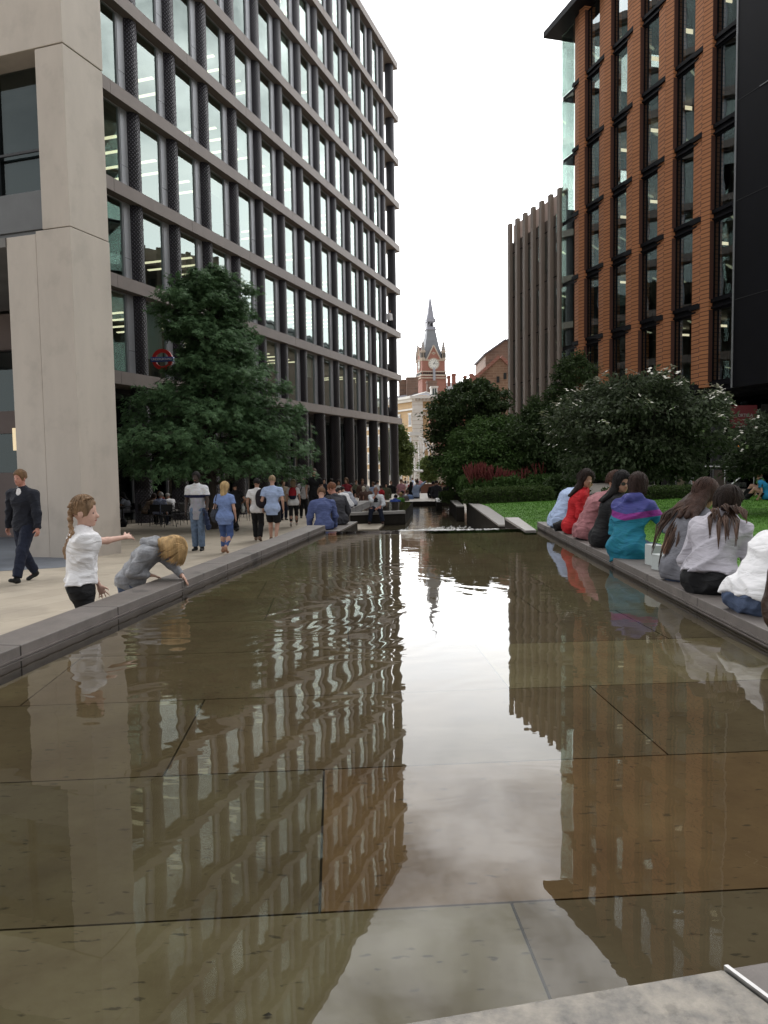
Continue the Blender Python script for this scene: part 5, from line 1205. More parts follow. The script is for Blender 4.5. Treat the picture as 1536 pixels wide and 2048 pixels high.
    B.ell(HC+hu*.018*hk-hf*.006*hk, np.array([.076, .096, .098])*hk, np.stack([hx, hf, hu], 1), .02); B.ell(HC-hu*.05*hk+hf*.028*hk, np.array([.058, .066, .074])*hk, np.stack([hx, hf, hu], 1), .03)
    if h < .02:
        eyz = HC-hu*.010*hk
        B.cone(eyz+hf*.084*hk, HC-hu*.040*hk+hf*.107*hk, .009*hk, .015*hk, .014); B.ell(HC-hu*.105*hk+hf*.068*hk, np.array([.022, .02, .016])*hk, None, .02)
        B.ell(HC-hu*.072*hk+hf*.083*hk, np.array([.024, .012, .011])*hk, np.stack([hx, hf, hu], 1), .012)
        for sd in (-1, 1):
            B.sub(eyz+hx*sd*.032*hk+hf*.097*hk, np.array([.017, .013, .012])*hk, np.stack([hx, hf, hu], 1), .014)
            B.ell(HC-hu*.02*hk+hx*sd*.077*hk-hf*.006*hk, np.array([.012, .022, .034])*hk, np.stack([hx, hf, hu], 1), .008)
    for i, (a, e, w) in enumerate(arms):
        sd = (-1, 1)[i]; m_ = 1 if sex == 'm' else .85; m_ *= f2
        B.cone(a, e, .052*k*m_, .040*k*m_, .035).cone(e, w, .041*k*m_, .026*k*m_, .02)
        d = w-e; up = np.array([sd, .0, .5]) if handup[i] is None else np.array(handup[i])
        thumb = fwd if abs(nrm(d)@fwd) < .8 else np.array([0, 0, 1.0])
        hand_prims(B, w, d, up, thumb, curl[i], k*(.95 if sex == 'm' else .88)*(1.05 if child else 1), spread)
    toes = []
    for i, (a, kn, an) in enumerate(lg):
        m_ = f2*(1 if sex == 'm' else 1.04)
        B.cone(a, kn, .088*k*m_, .056*k*m_, .04).cone(kn, kn*.62+an*.38-np.array([0, .012*k, 0]), .054*k*m_, .056*k*m_, .03).cone(kn*.62+an*.38-np.array([0, .012*k, 0]), an, .055*k*m_, .036*k, .02)
        shin = nrm(an-kn); fd = nrm(np.array([(-.12, .12)[i], 1, 0])); fd = nrm(fd-shin*(fd@shin)*.85) if pose != 'sit' else fd
        toes.append(fd); B.cone(an-np.array([0, 0, .03*k])-fd*.02*k, an+fd*.13*k-np.array([0, 0, .045*k]), .034*k, .026*k, .02, (np.array([0, 0, 1]), .8))
    body = B.mesh('body', h, skin(skin_t), parent=root)
    # trousers / shorts / leggings
    col = legs[1]; kind = legs[0]
    if kind:
        T = SDF(); e = {'long': .016, 'tight': .008, 'shorts': .024, 'wide': .026}[kind]*k+h*.25
        T.cone(P+s1*.0, waist*.6+P*.4, .128*k*f2+e, .118*k*f2+e*.7, .06, (fwd, .74)); 
        for i, (a, kn, an) in enumerate(lg):
            m_ = f2*(1 if sex == 'm' else 1.04)
            bk = a-np.array([0, .03*k, 0]) if pose != 'sit' else a-np.array([0, .02*k, .0])
            T.ell(bk, np.array([.105, .115, .115])*k*m_, None, .05)
            if kind == 'shorts': T.cone(a, a+(kn-a)*.92, .092*k*m_+e, .070*k*m_+e, .03, None, True)
            else:
                end = kn+(an-kn)*(.86 if kind == 'tight' else .97); w_ = {'long': .058, 'tight': .040, 'wide': .075}[kind]
                T.cone(a, kn, .088*k*m_+e, .058*k*m_+e, .035).cone(kn, end, .058*k*m_+e, w_*k+e*.6, .03, None, True)
        T.keep(waist*.75+P*.25, s1)
        T.mesh('shorts' if kind == 'shorts' else 'trousers', h, col, wr*.8, int(H*1000) % 97, 10, root)
    # top garment
    kind, col = top[:2]
    if kind:
        T = SDF(); e = {'tee': .016, 'polo': .016, 'shirt': .02, 'sweater': .022, 'hoodie': .026, 'loose': .035, 'vest': .014}[kind]*k+h*.25
        hm = hem if hem is not None else {'tee': -.04, 'polo': -.07, 'shirt': -.04, 'sweater': -.03, 'hoodie': -.03, 'loose': -.09, 'vest': -.02}[kind]
        bot = P+s1*(hm-.06)*k
        T.cone(bot, waist, .140*k*f2+e*1.15, .121*k*f2+e*1.2, .06, (fwd, .76)); T.cone(waist, chest, .114*k*f2+e*1.1, .143*k*f2+e, .06, (fwd, .73)); T.cone(chest-sx*.05*k, chest+sx*.05*k, .117*k*f2+e, .117*k*f2+e, .05, (fwd, .87))
        T.cone(shL*.92+sh_c*.08, neck-s3*.01*k, .054*k+e, .045*k+e*.8, .05).cone(shR*.92+sh_c*.08, neck-s3*.01*k, .054*k+e, .045*k+e*.8, .05); T.cone(neck-s3*.05*k, neck+s3*.005*k, .072*k+e*.7, .060*k+e*.5, .03)
        fr = {'tee': .55, 'polo': .62, 'shirt': 2.0, 'sweater': 2.0, 'hoodie': 2.0, 'loose': .5, 'vest': 0}[kind] if len(top) < 3 else top[2]
        for i, (a, el, w) in enumerate(arms):
            m_ = (1 if sex == 'm' else .85)*f2; q = e*(1.0 if fr > 1 else 1.25)
            if fr <= 0: continue
            if fr <= 1: T.cone(a, a+(el-a)*fr, .054*k*m_+q, .048*k*m_+q*1.25, .03, None, True)
            else: T.cone(a, el, .054*k*m_+q, .044*k*m_+q*.9, .03).cone(el, el+(w-el)*min(1, fr-1), .044*k*m_+q*.8, .030*k*m_+q*.6, .02, None, True)
        if kind == 'hoodie': T.cone(neck-fwd*.07*k-sx*.07*k+s3*.0, neck-fwd*.07*k+sx*.07*k, .045*k, .045*k, .03); T.cone(neck-fwd*.05*k, neck-fwd*.12*k-s3*.06*k, .06*k, .05*k, .04)
        for i, (a, kn, an) in enumerate(lg): T.ell(a-np.array([0, (.03 if pose != 'sit' else .02)*k, 0]), np.array([.108, .118, .118])*k*f2*(1 if sex == 'm' else 1.04)+e*.8, None, .05)
        if extras and 'vneck' in extras: T.sub(neck+fwd*.105*k-s3*.025*k, np.array([.05, .075, .058])*k, RT, .01)
        T.keep(bot, -s1)
        nm = {'tee': 't_shirt', 'polo': 'polo_shirt', 'shirt': 'shirt', 'sweater': 'sweater', 'hoodie': 'hoodie', 'loose': 't_shirt', 'vest': 'vest'}[kind]
        T.mesh(nm, h, col, wr, int(H*1000+len(label)) % 89, 7, root)
        if kind in ('polo', 'shirt') and h < .02:
            Cc = SDF().cone(neck-s3*.005*k, neck+s3*.03*k, .070*k, .062*k, .01, None, True); Cc.mesh('collar', h, extras['collar'] if extras and 'collar' in extras else col, parent=root)
    # shoes
    if shoe is not None:
        sm = cloth('shoe_%02d%02d%02d' % tuple(int(c*99) for c in shoe), shoe, .5, .1)
        for i, (a, kn, an) in enumerate(lg):
            fd = toes[i]; dn = np.array([0, 0, -1.0]); Z = SDF(); b0 = an+dn*.045*k-fd*.03*k
            Z.cone(b0, an+dn*.05*k+fd*.14*k, .042*k, .036*k, .03, (np.array([0, 0, 1.0]), .85)).cone(an, an+dn*.04*k, .044*k, .046*k, .03); Z.keep((0, 0, an[2]-.085*k) if abs(fd[2]) < .3 else an+dn*.4, (0, 0, -1)); Z.mesh('shoe', min(h, .015), sm, parent=root)
    # hair
    hkind, hcol = hair
    if hkind:
        hm_ = cloth('hair_%02d%02d%02d' % tuple(int(c*99) for c in hcol), hcol, .7, .5, stretch=(1.6, 1.6, .09), bump=.55); Hh = SDF(); RH = np.stack([hx, hf, hu], 1)
        g = {'short': .010, 'bald': .003, 'curly': .032, 'long': .018, 'bob': .022, 'tied': .008, 'mop': .026}[hkind]*hk+h*.3
        Hh.ell(HC+hu*.022*hk-hf*.010*hk, np.array([.076, .096, .098])*hk+g, RH, .02)
        Hh.sub(HC-hu*.055*hk+hf*.095*hk, np.array([.072 if hkind not in ('long', 'bob') else .06, .075, .105])*hk, RH, .02)
        if hkind in ('short', 'bald', 'curly', 'tied'): Hh.keep(HC-hu*(.045 if hkind != 'bald' else .0)*hk, nrm(-hu-hf*.35))
        if hkind == 'curly': Hh.ell(HC+hu*.06*hk+hf*.03*hk, np.array([.085, .08, .06])*hk, RH, .03)
        if hkind in ('bob', 'mop'):
            Hh.keep(HC-hu*(.115 if hkind == 'mop' else .19)*hk, -hu)
            Hh.cone(HC-hf*.03*hk, HC-hf*.05*hk-hu*(.10 if hkind == 'mop' else .17)*hk, .088*hk, (.072 if hkind == 'mop' else .085)*hk, .03)
        if hkind == 'long' and kind != 'hoodie':
            for sd in (-1, 0, 1):
                b0 = HC-hf*.04*hk+hx*sd*.045*hk; b1 = neck-fwd*(.075*k+e*.6)+sx*sd*.05*k+s3*.01; b2 = chest-fwd*(.125*k*f2+e*.9)+sx*sd*.07*k+s3*.02
                Hh.cone(b0, b1, .055*hk, .045*hk, .03).cone(b1, b2, .042*hk, .02*hk, .03)
        o = Hh.mesh('hair', h, hm_, .004+.004*(hkind == 'curly'), 5, 22, root)
    if hkind in ('mop', 'bob', 'long', 'curly', 'tied') and h <= .0135:      # strands combed over the head
        rs = np.random.RandomState(len(label)); mb = MB(); Rd = np.array([.076, .096, .098])*hk+g+.003; cc = HC+hu*.022*hk-hf*.010*hk
        for i in range(150 if hkind != 'tied' else 70):
            ph = rs.uniform(0, 2*math.pi); front = max(0, math.sin(ph)); tm = {'mop': 2.2, 'bob': 2.5, 'long': 2.2, 'curly': 1.7, 'tied': 1.5}[hkind]*(1-.52*front)*rs.uniform(.85, 1.1); pts = []
            for j in range(7):
                t = tm*j/6+.08; ph2 = ph+(.25*math.sin(j*1.7+i) if hkind == 'curly' else .06*math.sin(j+i)); r = 1+(.02 if j < 6 else .05)*rs.uniform(.3, 1.2); d = np.array([math.sin(t)*math.cos(ph2), math.sin(t)*math.sin(ph2), math.cos(t)])
                if t > 1.55: d = np.array([math.cos(ph2)*(1-.12*(t-1.55)), math.sin(ph2)*(1-.12*(t-1.55)), -(t-1.55)*1.15])
                pts.append(cc+(hx*d[0]*Rd[0]+hf*d[1]*Rd[1]+hu*d[2]*Rd[2])*r-np.array([0, 0, (max(0, j-2)*.016 if hkind == 'mop' else 0)]))
            w_ = .0055 if hkind != 'curly' else .009; mb.tube(pts, [w_*.7, w_, w_, w_, w_, w_*.8, .001], 4, cap=False)
        mb.build('hair_strands', hm_, root, True)
    if h < .02:
        for sd in (-1, 1):
            E_ = MB(); E_.lathe([(.001, -.006*hk), (.006*hk, -.003*hk), (.007*hk, 0), (.006*hk, .003*hk), (.001, .006*hk)], n=8); eo = E_.build('eye', M['eye'], root, True); c = HC-hu*.012*hk+hx*sd*.032*hk+hf*.082*hk; eo.location = c
        L_ = SDF().ell(HC-hu*.072*hk+hf*.090*hk, np.array([.023, .009, .008])*hk, np.stack([hx, hf, hu], 1)); L_.mesh('lips', .006, M['lips'], parent=root)
    if glasses:
        G = MB()
        for sd in (-1, 1):
            c = HC-hu*.012*hk+hx*sd*.034*hk+hf*.100*hk; n_ = 12; G.add([c+(hx*math.cos(2*math.pi*i/n_)*.026+hu*math.sin(2*math.pi*i/n_)*.021)*hk for i in range(n_)]+[c-hf*.006+(hx*math.cos(2*math.pi*i/n_)*.026+hu*math.sin(2*math.pi*i/n_)*.021)*hk for i in range(n_)], [tuple(range(n_)), tuple(range(2*n_-1, n_-1, -1))]+[(i, (i+1) % n_, n_+(i+1) % n_, n_+i) for i in range(n_)])
            G.tube([c+hx*sd*.024*hk, HC+hx*sd*.078*hk-hu*.005*hk], .004, 4)
        G.tube([HC-hu*.008*hk-hx*.012*hk+hf*.104*hk, HC-hu*.008*hk+hx*.012*hk+hf*.104*hk], .004, 4); G.build('sunglasses', M['ink'], root)
    if beard:
        Bd = SDF().ell(HC-hu*.062*hk+hf*.035*hk, np.array([.062, .072, .064])*hk, np.stack([hx, hf, hu], 1)); Bd.sub(HC-hu*.01*hk+hf*.09*hk, np.array([.06, .06, .045])*hk, np.stack([hx, hf, hu], 1)); Bd.keep(HC-hf*.01*hk, -hf); Bd.mesh('beard', h, cloth('beard_hair', beard), parent=root)
    J = dict(P=P, waist=waist, chest=chest, neck=neck, HC=HC, sx=sx, fwd=fwd, s3=s3, hu=hu, hf=hf, hx=hx, arms=arms, lg=lg, k=k, hk=hk, f2=f2, sh_c=sh_c, shL=shL, shR=shR, e=.02*k)
    return root, J
def world_of(root, p): 
    c, s = math.cos(root.rotation_euler[2]), math.sin(root.rotation_euler[2]); return Vector((root.location.x+c*p[0]-s*p[1], root.location.y+s*p[0]+c*p[1], root.location.z+p[2]))
# ------------------------------------------------------------------ who is where
PI = math.pi
def top_h(u_top, v_top, loc):
    """height of somebody standing at loc whose head top is seen at (u, v)"""
    return aty(u_top, v_top, loc[1]).z-loc[2]
def stand(label, u, v, vt, face, zofs=0, **k):
    p = gnd(u, v); loc = (p.x, p.y, gz(p.y)+zofs); k.setdefault('H', top_h(u, vt, loc)/1.005); k.setdefault('pose', 'stand')
    return person(label, loc, face, **k)
def at_y(label, u, vt, Y, face, **k):
    z = k.pop('gz_', gz(Y)); q = aty(u, vt, Y); loc = (q.x, Y, z); k.setdefault('H', (q.z-z)/1.005); k.setdefault('pose', 'stand'); return person(label, loc, face, **k)
def loc2(loc, face, p):
    """a world point in the own coordinates of somebody standing at loc"""
    d = Vector(p)-Vector(loc); c, s = math.cos(face), math.sin(face); return np.array([d.x*c-d.y*s, d.x*s+d.y*c, d.z])
BRN, DBR, BLK, BLN, GRY, RED, AUB = (.10, .055, .03), (.020, .011, .008), (.010, .008, .008), (.42, .29, .14), (.40, .38, .36), (.16, .05, .025), (.024, .011, .008)
C = cloth
navy = C('navy_knit', (.012, .014, .022)); dkdenim = C('dark_denim', (.012, .016, .032)); white = C('white_cotton', (.72, .71, .72), var=.05); black = C('black_cloth', (.010, .010, .011)); denim = C('blue_denim', (.07, .095, .16), var=.3); ltdenim = C('light_denim', (.12, .17, .25), var=.3)
blue_top = C('blue_jersey', (.17, .24, .45)); blue_leg = C('blue_leggings', (.06, .10, .24)); polo_b = C('pale_blue_pique', (.36, .45, .66)); grey = C('grey_marl', (.40, .38, .42), var=.08); hood_g = C('charcoal_marl', (.25, .255, .27), var=.35)
lblue = C('pale_blue_shirt', (.38, .47, .66)); redc = C('red_print', (.42, .015, .02), var=.2); pink = C('faded_pink', (.30, .13, .14), var=.3); bluej = C('blue_jacket', (.065, .085, .19)); char = C('charcoal_coat', (.035, .035, .042)); olive = C('olive_cloth', (.09, .095, .06)); brown = C('brown_cloth', (.10, .06, .05)); cream = C('cream_cloth', (.55, .52, .48)); maroon = C('maroon_cloth', (.20, .02, .03)); green = C('green_cloth', (.07, .20, .03)); royal = C('royal_blue', (.03, .07, .30)); midgrey = C('grey_cloth', (.16, .16, .18)); tan_c = C('tan_cloth', (.30, .24, .18))

# man striding past the pillar
person_walk, J = stand('man in a dark v-neck sweater and dark jeans striding past the concrete pillar', 55, 1164, 939, PI+.32, pose='walk', h=.013, skin_t='red', hair=('short', (.14, .08, .04)), top=('sweater', navy), legs=('long', dkdenim), shoe=(.008, .008, .008), head=(.02, .05, 0), fat=1.3, feet=((-.12, .36, .09), (.12, -.30, .13)), hands=((-.36, .10, .82), (.38, -.02, .84)), curl=(1.0, 1.0), wr=.008, extras={'vneck': True})
Us = SDF().cone(J['chest'], J['sh_c'], .150, .118, .05, (J['fwd'], .80)).cone(J['sh_c'], J['neck']-J['s3']*.01, .105, .075, .04, (J['fwd'], .95)); Us.mesh('shirt', .010, white, parent=person_walk)
Cc = SDF().cone(J['neck']-J['s3']*.03, J['neck']+J['s3']*.05, .090, .074, .01, None, True); Cc.sub(J['neck']+J['fwd']*.10+J['s3']*.03, (.022, .06, .06)); Cc.mesh('collar', .010, white, parent=person_walk)

# girl with plaits pointing over the wall
gY = 5.95; q = aty(158, 1011, gY); gl = (q.x, gY, gz(gY)); gface = 1.22
hand_w = aty(259, 1073, gY+.34)
girl, J = person('girl in a loose white top and black leggings pointing across the pool', gl, gface, H=q.z-gl[2], sex='f', child=True, h=.0085, skin_t='pale', hair=('tied', (.24, .15, .085)), top=('loose', white, .36), legs=('tight', black), shoe=(.5, .5, .5), head=(-.32, .04, 0), twist=.22, hem=.12, hands=((-.20, .16, .62), tuple(loc2(gl, gface, hand_w))), curl=(.4, .30), spread=1.6, handup=(None, (0.85, -.1, .5)), poles=(None, (.3, 0, -1)), wr=.009, fat=.94)
k_ = J['hk']
for sd in (-1, 1):
    Bd = SDF(); a = J['HC']-J['hf']*.085*k_+J['hx']*sd*.040*k_+J['hu']*.05*k_; b = J['neck']-J['fwd']*.075+J['sx']*sd*.035; e_ = J['chest']-J['fwd']*.118+J['sx']*(sd*.03-.035)-J['s3']*.0
    pts = [a*(1-t)+b*t-J['hf']*.02*math.sin(t*PI)*k_ for t in np.linspace(0, 1, 9)]+[b*(1-t)+e_*t for t in np.linspace(.1, 1, 9)]
    for i, p in enumerate(pts): r = .021*(1-.35*i/18); Bd.ell(p+J['hx']*(.008*(-1)**i), np.array([r*1.1, r, r*1.1]), None, .004)
    Bd.cone(pts[-1], pts[-1]-J['s3']*.07+J['fwd']*.005, .014, .004, .01)
    Bd.mesh('plait', .006, cloth('plait_hair', (.24, .15, .085), .55, .35), .002, 3, 40, girl)
Rw = SDF()
for i in range(7):
    t = i/6; Rw.cone(J['HC']+J['hu']*(.11-.06*t)*k_+J['hf']*(.05-.14*t)*k_+J['hx']*.035*k_, J['HC']+J['hu']*(.105-.07*t)*k_+J['hf']*(.035-.14*t)*k_+J['hx']*.06*k_, .010, .012, .006)
Rw.mesh('cornrow', .006, cloth('plait_hair', (.24, .15, .085), .55, .35), parent=girl)

# boy leaning over the coping to reach the water
bp = atz(282, 1162, CZ); bface = 1.62; bl = (bp.x-.12, bp.y+.10, gz(bp.y))
handw = Vector((HAND.x, HAND.y, WZ+.10)); HANDPX = atz(385, 1183, WZ)
rest = atz(304, 1160, CZ); rest = Vector((rest.x-.02, rest.y, CZ+.045))
boy, J = person('boy in a grey hooded fleece bending over the dark coping to touch the water', bl, bface, H=1.30, child=True, h=.0085, skin_t='fair', hair=('mop', (.46, .30, .14)), top=('hoodie', hood_g, 1.93), legs=('long', denim), shoe=(.1, .1, .12), hipz=.69, lean=.42, hunch=.62, head=(-.2, 1.35, .1), hands=(tuple(loc2(bl, bface, HANDPX+Vector((-.05, .02, .09)))), tuple(loc2(bl, bface, rest))), feet=((-.1, -.02, .07), (.1, -.12, .07)), handup=((0, 1, .2), (0, 0, 1)), curl=(.2, .25), poles=((-.6, -.2, .5), (.9, -.7, .2)), wr=.006, hem=-.02)
Hd = SDF().cone(J['neck']-J['fwd']*.05-J['sx']*.07, J['neck']-J['fwd']*.05+J['sx']*.07, .05, .05, .03).cone(J['neck']-J['fwd']*.07, J['neck']-J['fwd']*.11-J['s3']*.08, .06, .04, .03); Hd.mesh('hood', .009, hood_g, .006, 4, 12, boy)
Nk = SDF().cone(J['neck'], J['neck']+J['s3']*.03, .058, .056, .01, None, True); Nk.mesh('collar', .008, cream, parent=boy)

# people on the plaza
polo = bands('striped_polo', [(.0, (.36, .36, .40)), (1.27, (.012, .014, .05)), (1.345, (.70, .70, .72))])
bm, J = stand('man in a white and grey polo shirt with navy chest stripe carrying a jacket', 398, 1101, 946, PI+.05, h=.015, skin_t='dark', hair=('short', BLK), top=('polo', polo), legs=('long', ltdenim), shoe=(.03, .03, .03), hands=((-.27, .22, .98), None), feet=((-.09, .04, .09), (.09, -.03, .085)), curl=(.9, .5), fat=.92, hem=-.16)
w = J['arms'][0][2]; Jk = SDF().cone(w+np.array([.02, .03, -.02]), w+np.array([-.06, -.04, -.40]), .055, .085, .04, (np.array([1, 0, 0]), .7)).cone(w+np.array([.06, -.06, 0]), w+np.array([.03, -.10, -.30]), .05, .05, .04)
o = Jk.mesh('jacket', .016, C('navy_jacket', (.02, .03, .065)), .014, 3, 9); o.location = bm.location; o.rotation_euler = bm.rotation_euler; tag(o, 'dark blue jacket folded over the arm of the man in the striped polo', 'jacket')
def shoulder_bag(root, J, side, mat, label, dz=-.02, size=(.10, .15, .17), fw=0, h=.015):
    s = J['shL'] if side < 0 else J['shR']; c = s+J['sx']*side*.06+np.array([0, fw, -.40*J['k']+dz])
    b = SDF().ell(c, np.array(size), None, .03).cone(c+np.array([0, -.08, .0]), c+np.array([0, .08, .0]), .07, .07, .04); o = b.mesh('shoulder_bag', h, mat, .01, 2, 8); o.location = root.location; o.rotation_euler = root.rotation_euler; tag(o, label, 'bag')
    st = MB(); st.tube([c+np.array([0, -.09, .10]), s-J['fwd']*.07+np.array([0, 0, .05]), s+np.array([0, 0, .085]), s+J['fwd']*.07+np.array([0, 0, .05]), c+np.array([0, .09, .10])], .012, 5); st.build('strap', mat, o, True); return o
bw, J = stand('blonde woman in a blue top and blue leggings walking away', 452, 1107, 964, .12, pose='walk', h=.015, sex='f', fat=1.16, skin_t='fair', hair=('bob', BLN), top=('tee', blue_top), legs=('tight', blue_leg), shoe=(.30, .16, .10), head=(-.45, 0, 0), hem=-.12, feet=((-.10, .10, .09), (.06, -.20, .15)))
shoulder_bag(bw, J, -1, C('slate_bag', (.04, .045, .06)), 'dark slouchy shoulder bag hanging at the left side of the blonde woman')
def backpack(root, J, mat, label, size=(.15, .10, .23), off=(0, 0, 0), h=.016, straps=True, mats=None):
    c = J['chest']-J['fwd']*(.155*J['f2']*J['k']+size[1]*.55)-J['s3']*.03+J['sx']*off[0]+np.array([0, off[1], off[2]])
    R = np.stack([J['sx'], J['fwd'], J['s3']], 1); b = SDF().ell(c, np.array(size)*1.05, R, .03).cone(c-J['s3']*size[2]*.55, c+J['s3']*size[2]*.4, size[0]*.88, size[0]*.72, .04, (J['fwd'], .75)).ell(c-J['s3']*size[2]*.4-J['fwd']*size[1]*.6, np.array([size[0]*.75, .06, size[2]*.4]), R, .02)
    o = b.mesh('backpack', h, mat, .004, 3, 8); o.location = root.location; o.rotation_euler = root.rotation_euler; tag(o, label, 'backpack')
    if straps:
        st = MB()
        for sd in (-1, 1): s = J['sh_c']+J['sx']*sd*.11*J['k']; st.tube([c+J['sx']*sd*.09+J['s3']*size[2]*.8, s+J['s3']*.095*J['k']-J['fwd']*.04, s+J['s3']*.085*J['k']+J['fwd']*.07, s-J['s3']*.08+J['fwd']*.145, c+J['sx']*sd*.17-J['s3']*size[2]*.6+J['fwd']*.12], .014, 5)
        st.build('strap', mat, o, True)
    return o
wm, J = stand('man in a plain white t-shirt and black trousers walking away', 516, 1082, 957, -.05, pose='walk', h=.016, skin_t='tan', hair=('short', BLK), top=('tee', white), legs=('long', black), shoe=(.16, .10, .07), head=(-.3, 0, 0), feet=((-.07, .16, .09), (.07, -.14, .12)), fat=.93)
backpack(wm, J, C('plum_black_nylon', (.018, .014, .02)), 'dark backpack between the man in white and the man in the pale blue polo', (.16, .11, .25), off=(.15, 0, -.04), straps=False)
pm, J = stand('fair haired man in a pale blue polo shirt and black shorts walking away', 547, 1083, 951, .04, pose='walk', h=.016, skin_t='fair', hair=('short', (.28, .20, .12)), top=('polo', polo_b), legs=('shorts', black), shoe=(.18, .11, .07), fat=1.1, feet=((-.09, .14, .09), (.09, -.12, .11)), hem=-.12)
rw, J = stand('fair haired woman in a white top and black trousers walking away', 588, 1053, 959, .0, pose='walk', h=.018, sex='f', skin_t='fair', hair=('bob', (.30, .22, .14)), top=('tee', white), legs=('tight', black), shoe=(.5, .45, .4), fat=.97)
bpk = bands('red_navy_nylon', [(.0, (.5, .48, .45)), (1.02, (.012, .016, .04)), (1.16, (.35, .02, .03))])
backpack(rw, J, bpk, 'red navy and cream backpack on the back of the woman in white', (.14, .09, .22), h=.018)
pt, J = stand('man in a grey t-shirt with backpack straps pointing with a straight arm', 608, 1036, 955, PI-.25, h=.018, skin_t='tan', hair=('short', BLK), beard=BLK, glasses=True, top=('tee', C('light_grey_tee', (.38, .37, .38))), legs=('long', black), shoe=(.02, .02, .02), hands=((-.78, .18, 1.52), (.22, .16, .95)), curl=(.1, .8), feet=((-.12, .1, .09), (.12, -.05, .085)))
St = MB()
for sd in (-1, 1): s = J['sh_c']+J['sx']*sd*.11; St.tube([s-J['fwd']*.13-J['s3']*.15, s+J['s3']*.09, s+J['fwd']*.10+J['s3']*.03, s+J['fwd']*.15-J['s3']*.12, s-J['s3']*.3+J['sx']*sd*.06+J['fwd']*.05], .017, 5)
o = St.build('backpack_straps', black, None, True); o.location = pt.location; o.rotation_euler = pt.rotation_euler; tag(o, 'pair of black rucksack straps over the pointing man', 'straps')
stand('tall man in a black t-shirt standing behind the pointing arm', 630, 1042, 939, PI-.1, h=.018, skin_t='fair', hair=('short', (.08, .045, .03)), top=('tee', black), legs=('long', black), fat=1.05)
dk, J = stand('dark haired man in a black t-shirt passing behind the blonde woman', 473, 1063, 966, -.6, pose='walk', h=.02, skin_t='tan', hair=('short', BLK), top=('tee', black), legs=('long', black), hands=(None, (.30, .12, .95)))
w = J['arms'][1][2]; Pb = SDF().ell(w+np.array([0, 0, -.20]), np.array([.07, .10, .15]), None).cone(w+np.array([0, 0, -.02]), w+np.array([0, 0, -.14]), .015, .05, .03); o = Pb.mesh('carrier_bag', .018, C('pale_plastic', (.42, .44, .42), .3), .012, 2, 9); o.location = dk.location; o.rotation_euler = dk.rotation_euler; tag(o, 'pale plastic carrier bag held by the man in black behind the blonde woman', 'bag')

# seated along the left side
def sitter(label, p, zseat, face, zg, **k):
    loc = (p[0], p[1], zg); k.setdefault('H', 1.72); return person(label, loc, face, pose='sit', seat=zseat-zg, **k)
s = atz(647, 1060, .13)
sitter('brown haired man in a blue jacket on the stone bench, seen from behind', (s.x, s.y+.1), .13, -.25, -.42, h=.014, H=1.72, skin_t='fair', hair=('short', (.13, .07, .04)), top=('shirt', bluej), legs=('long', dkdenim), lean=.22, hunch=.35, head=(-.15, .25, 0), fat=1.12, wr=.012)
s = atz(676, 1052, .13)
sitter('red brown haired man in a charcoal coat sitting beside the man in the blue jacket', (s.x, s.y+.35), .13, -.55, -.47, h=.014, H=1.80, skin_t='red', hair=('short', (.15, .06, .03)), top=('shirt', char), legs=('long', black), lean=.2, hunch=.3, head=(.75, .15, 0), fat=1.1, wr=.010)
for u, v, Y0, lab, tp, hr, fc in ((690, 1022, 0, 'person in a grey top sitting on the side pool coping nearest the two men', midgrey, ('short', BLK), -.7), (697, 1016, 0, 'person with a white shirt hem bending forward on the side pool coping', white, ('short', DBR), -.8), (705, 1012, 0, 'person in a pale grey shirt leaning forward on the side pool coping', C('pale_grey_shirt', (.34, .35, .40)), ('short', BLK), -.9)):
    s = atz(u, v, -.1); sitter(lab, (s.x, s.y), -.1, fc, gz(s.y), h=.022, hair=hr, top=('shirt', tp), legs=('long', dkdenim), lean=.45, hunch=.7, head=(0, .4, 0))
s = aty(753, 1024, 26.2)
bald, J = sitter('bald man in white shirt and dark waistcoat on the pool wall, hand at chin', (s.x, 26.15), WZ3, PI+.05, -.62, h=.016, H=1.74, skin_t='red', hair=('bald', (.2, .12, .09)), top=('shirt', C('white_shirt', (.62, .64, .68), var=.05), 1.45), legs=('long', dkdenim), shoe=(.05, .025, .02), lean=.3, hunch=.35, head=(.1, .3, 0), hands=((-.08, .40, .56), (.02, .30, .96)), curl=(.6, 1.0), poles=((-1, -.2, -.2), (1, .3, -.8)), feet=((-.24, .50, .09), (.22, .42, .09)), fat=1.08)
Wc = SDF().cone(J['P']+J['s3']*.02, J['waist'], .150, .142, .05, (J['fwd'], .80)).cone(J['waist'], J['chest'], .142, .160, .05, (J['fwd'], .82)).cone(J['chest'], J['sh_c'], .155, .11, .05, (J['fwd'], .85)); Wc.mesh('waistcoat', .016, C('dark_waistcoat', (.025, .025, .03)), .004, 2, 8, bald)

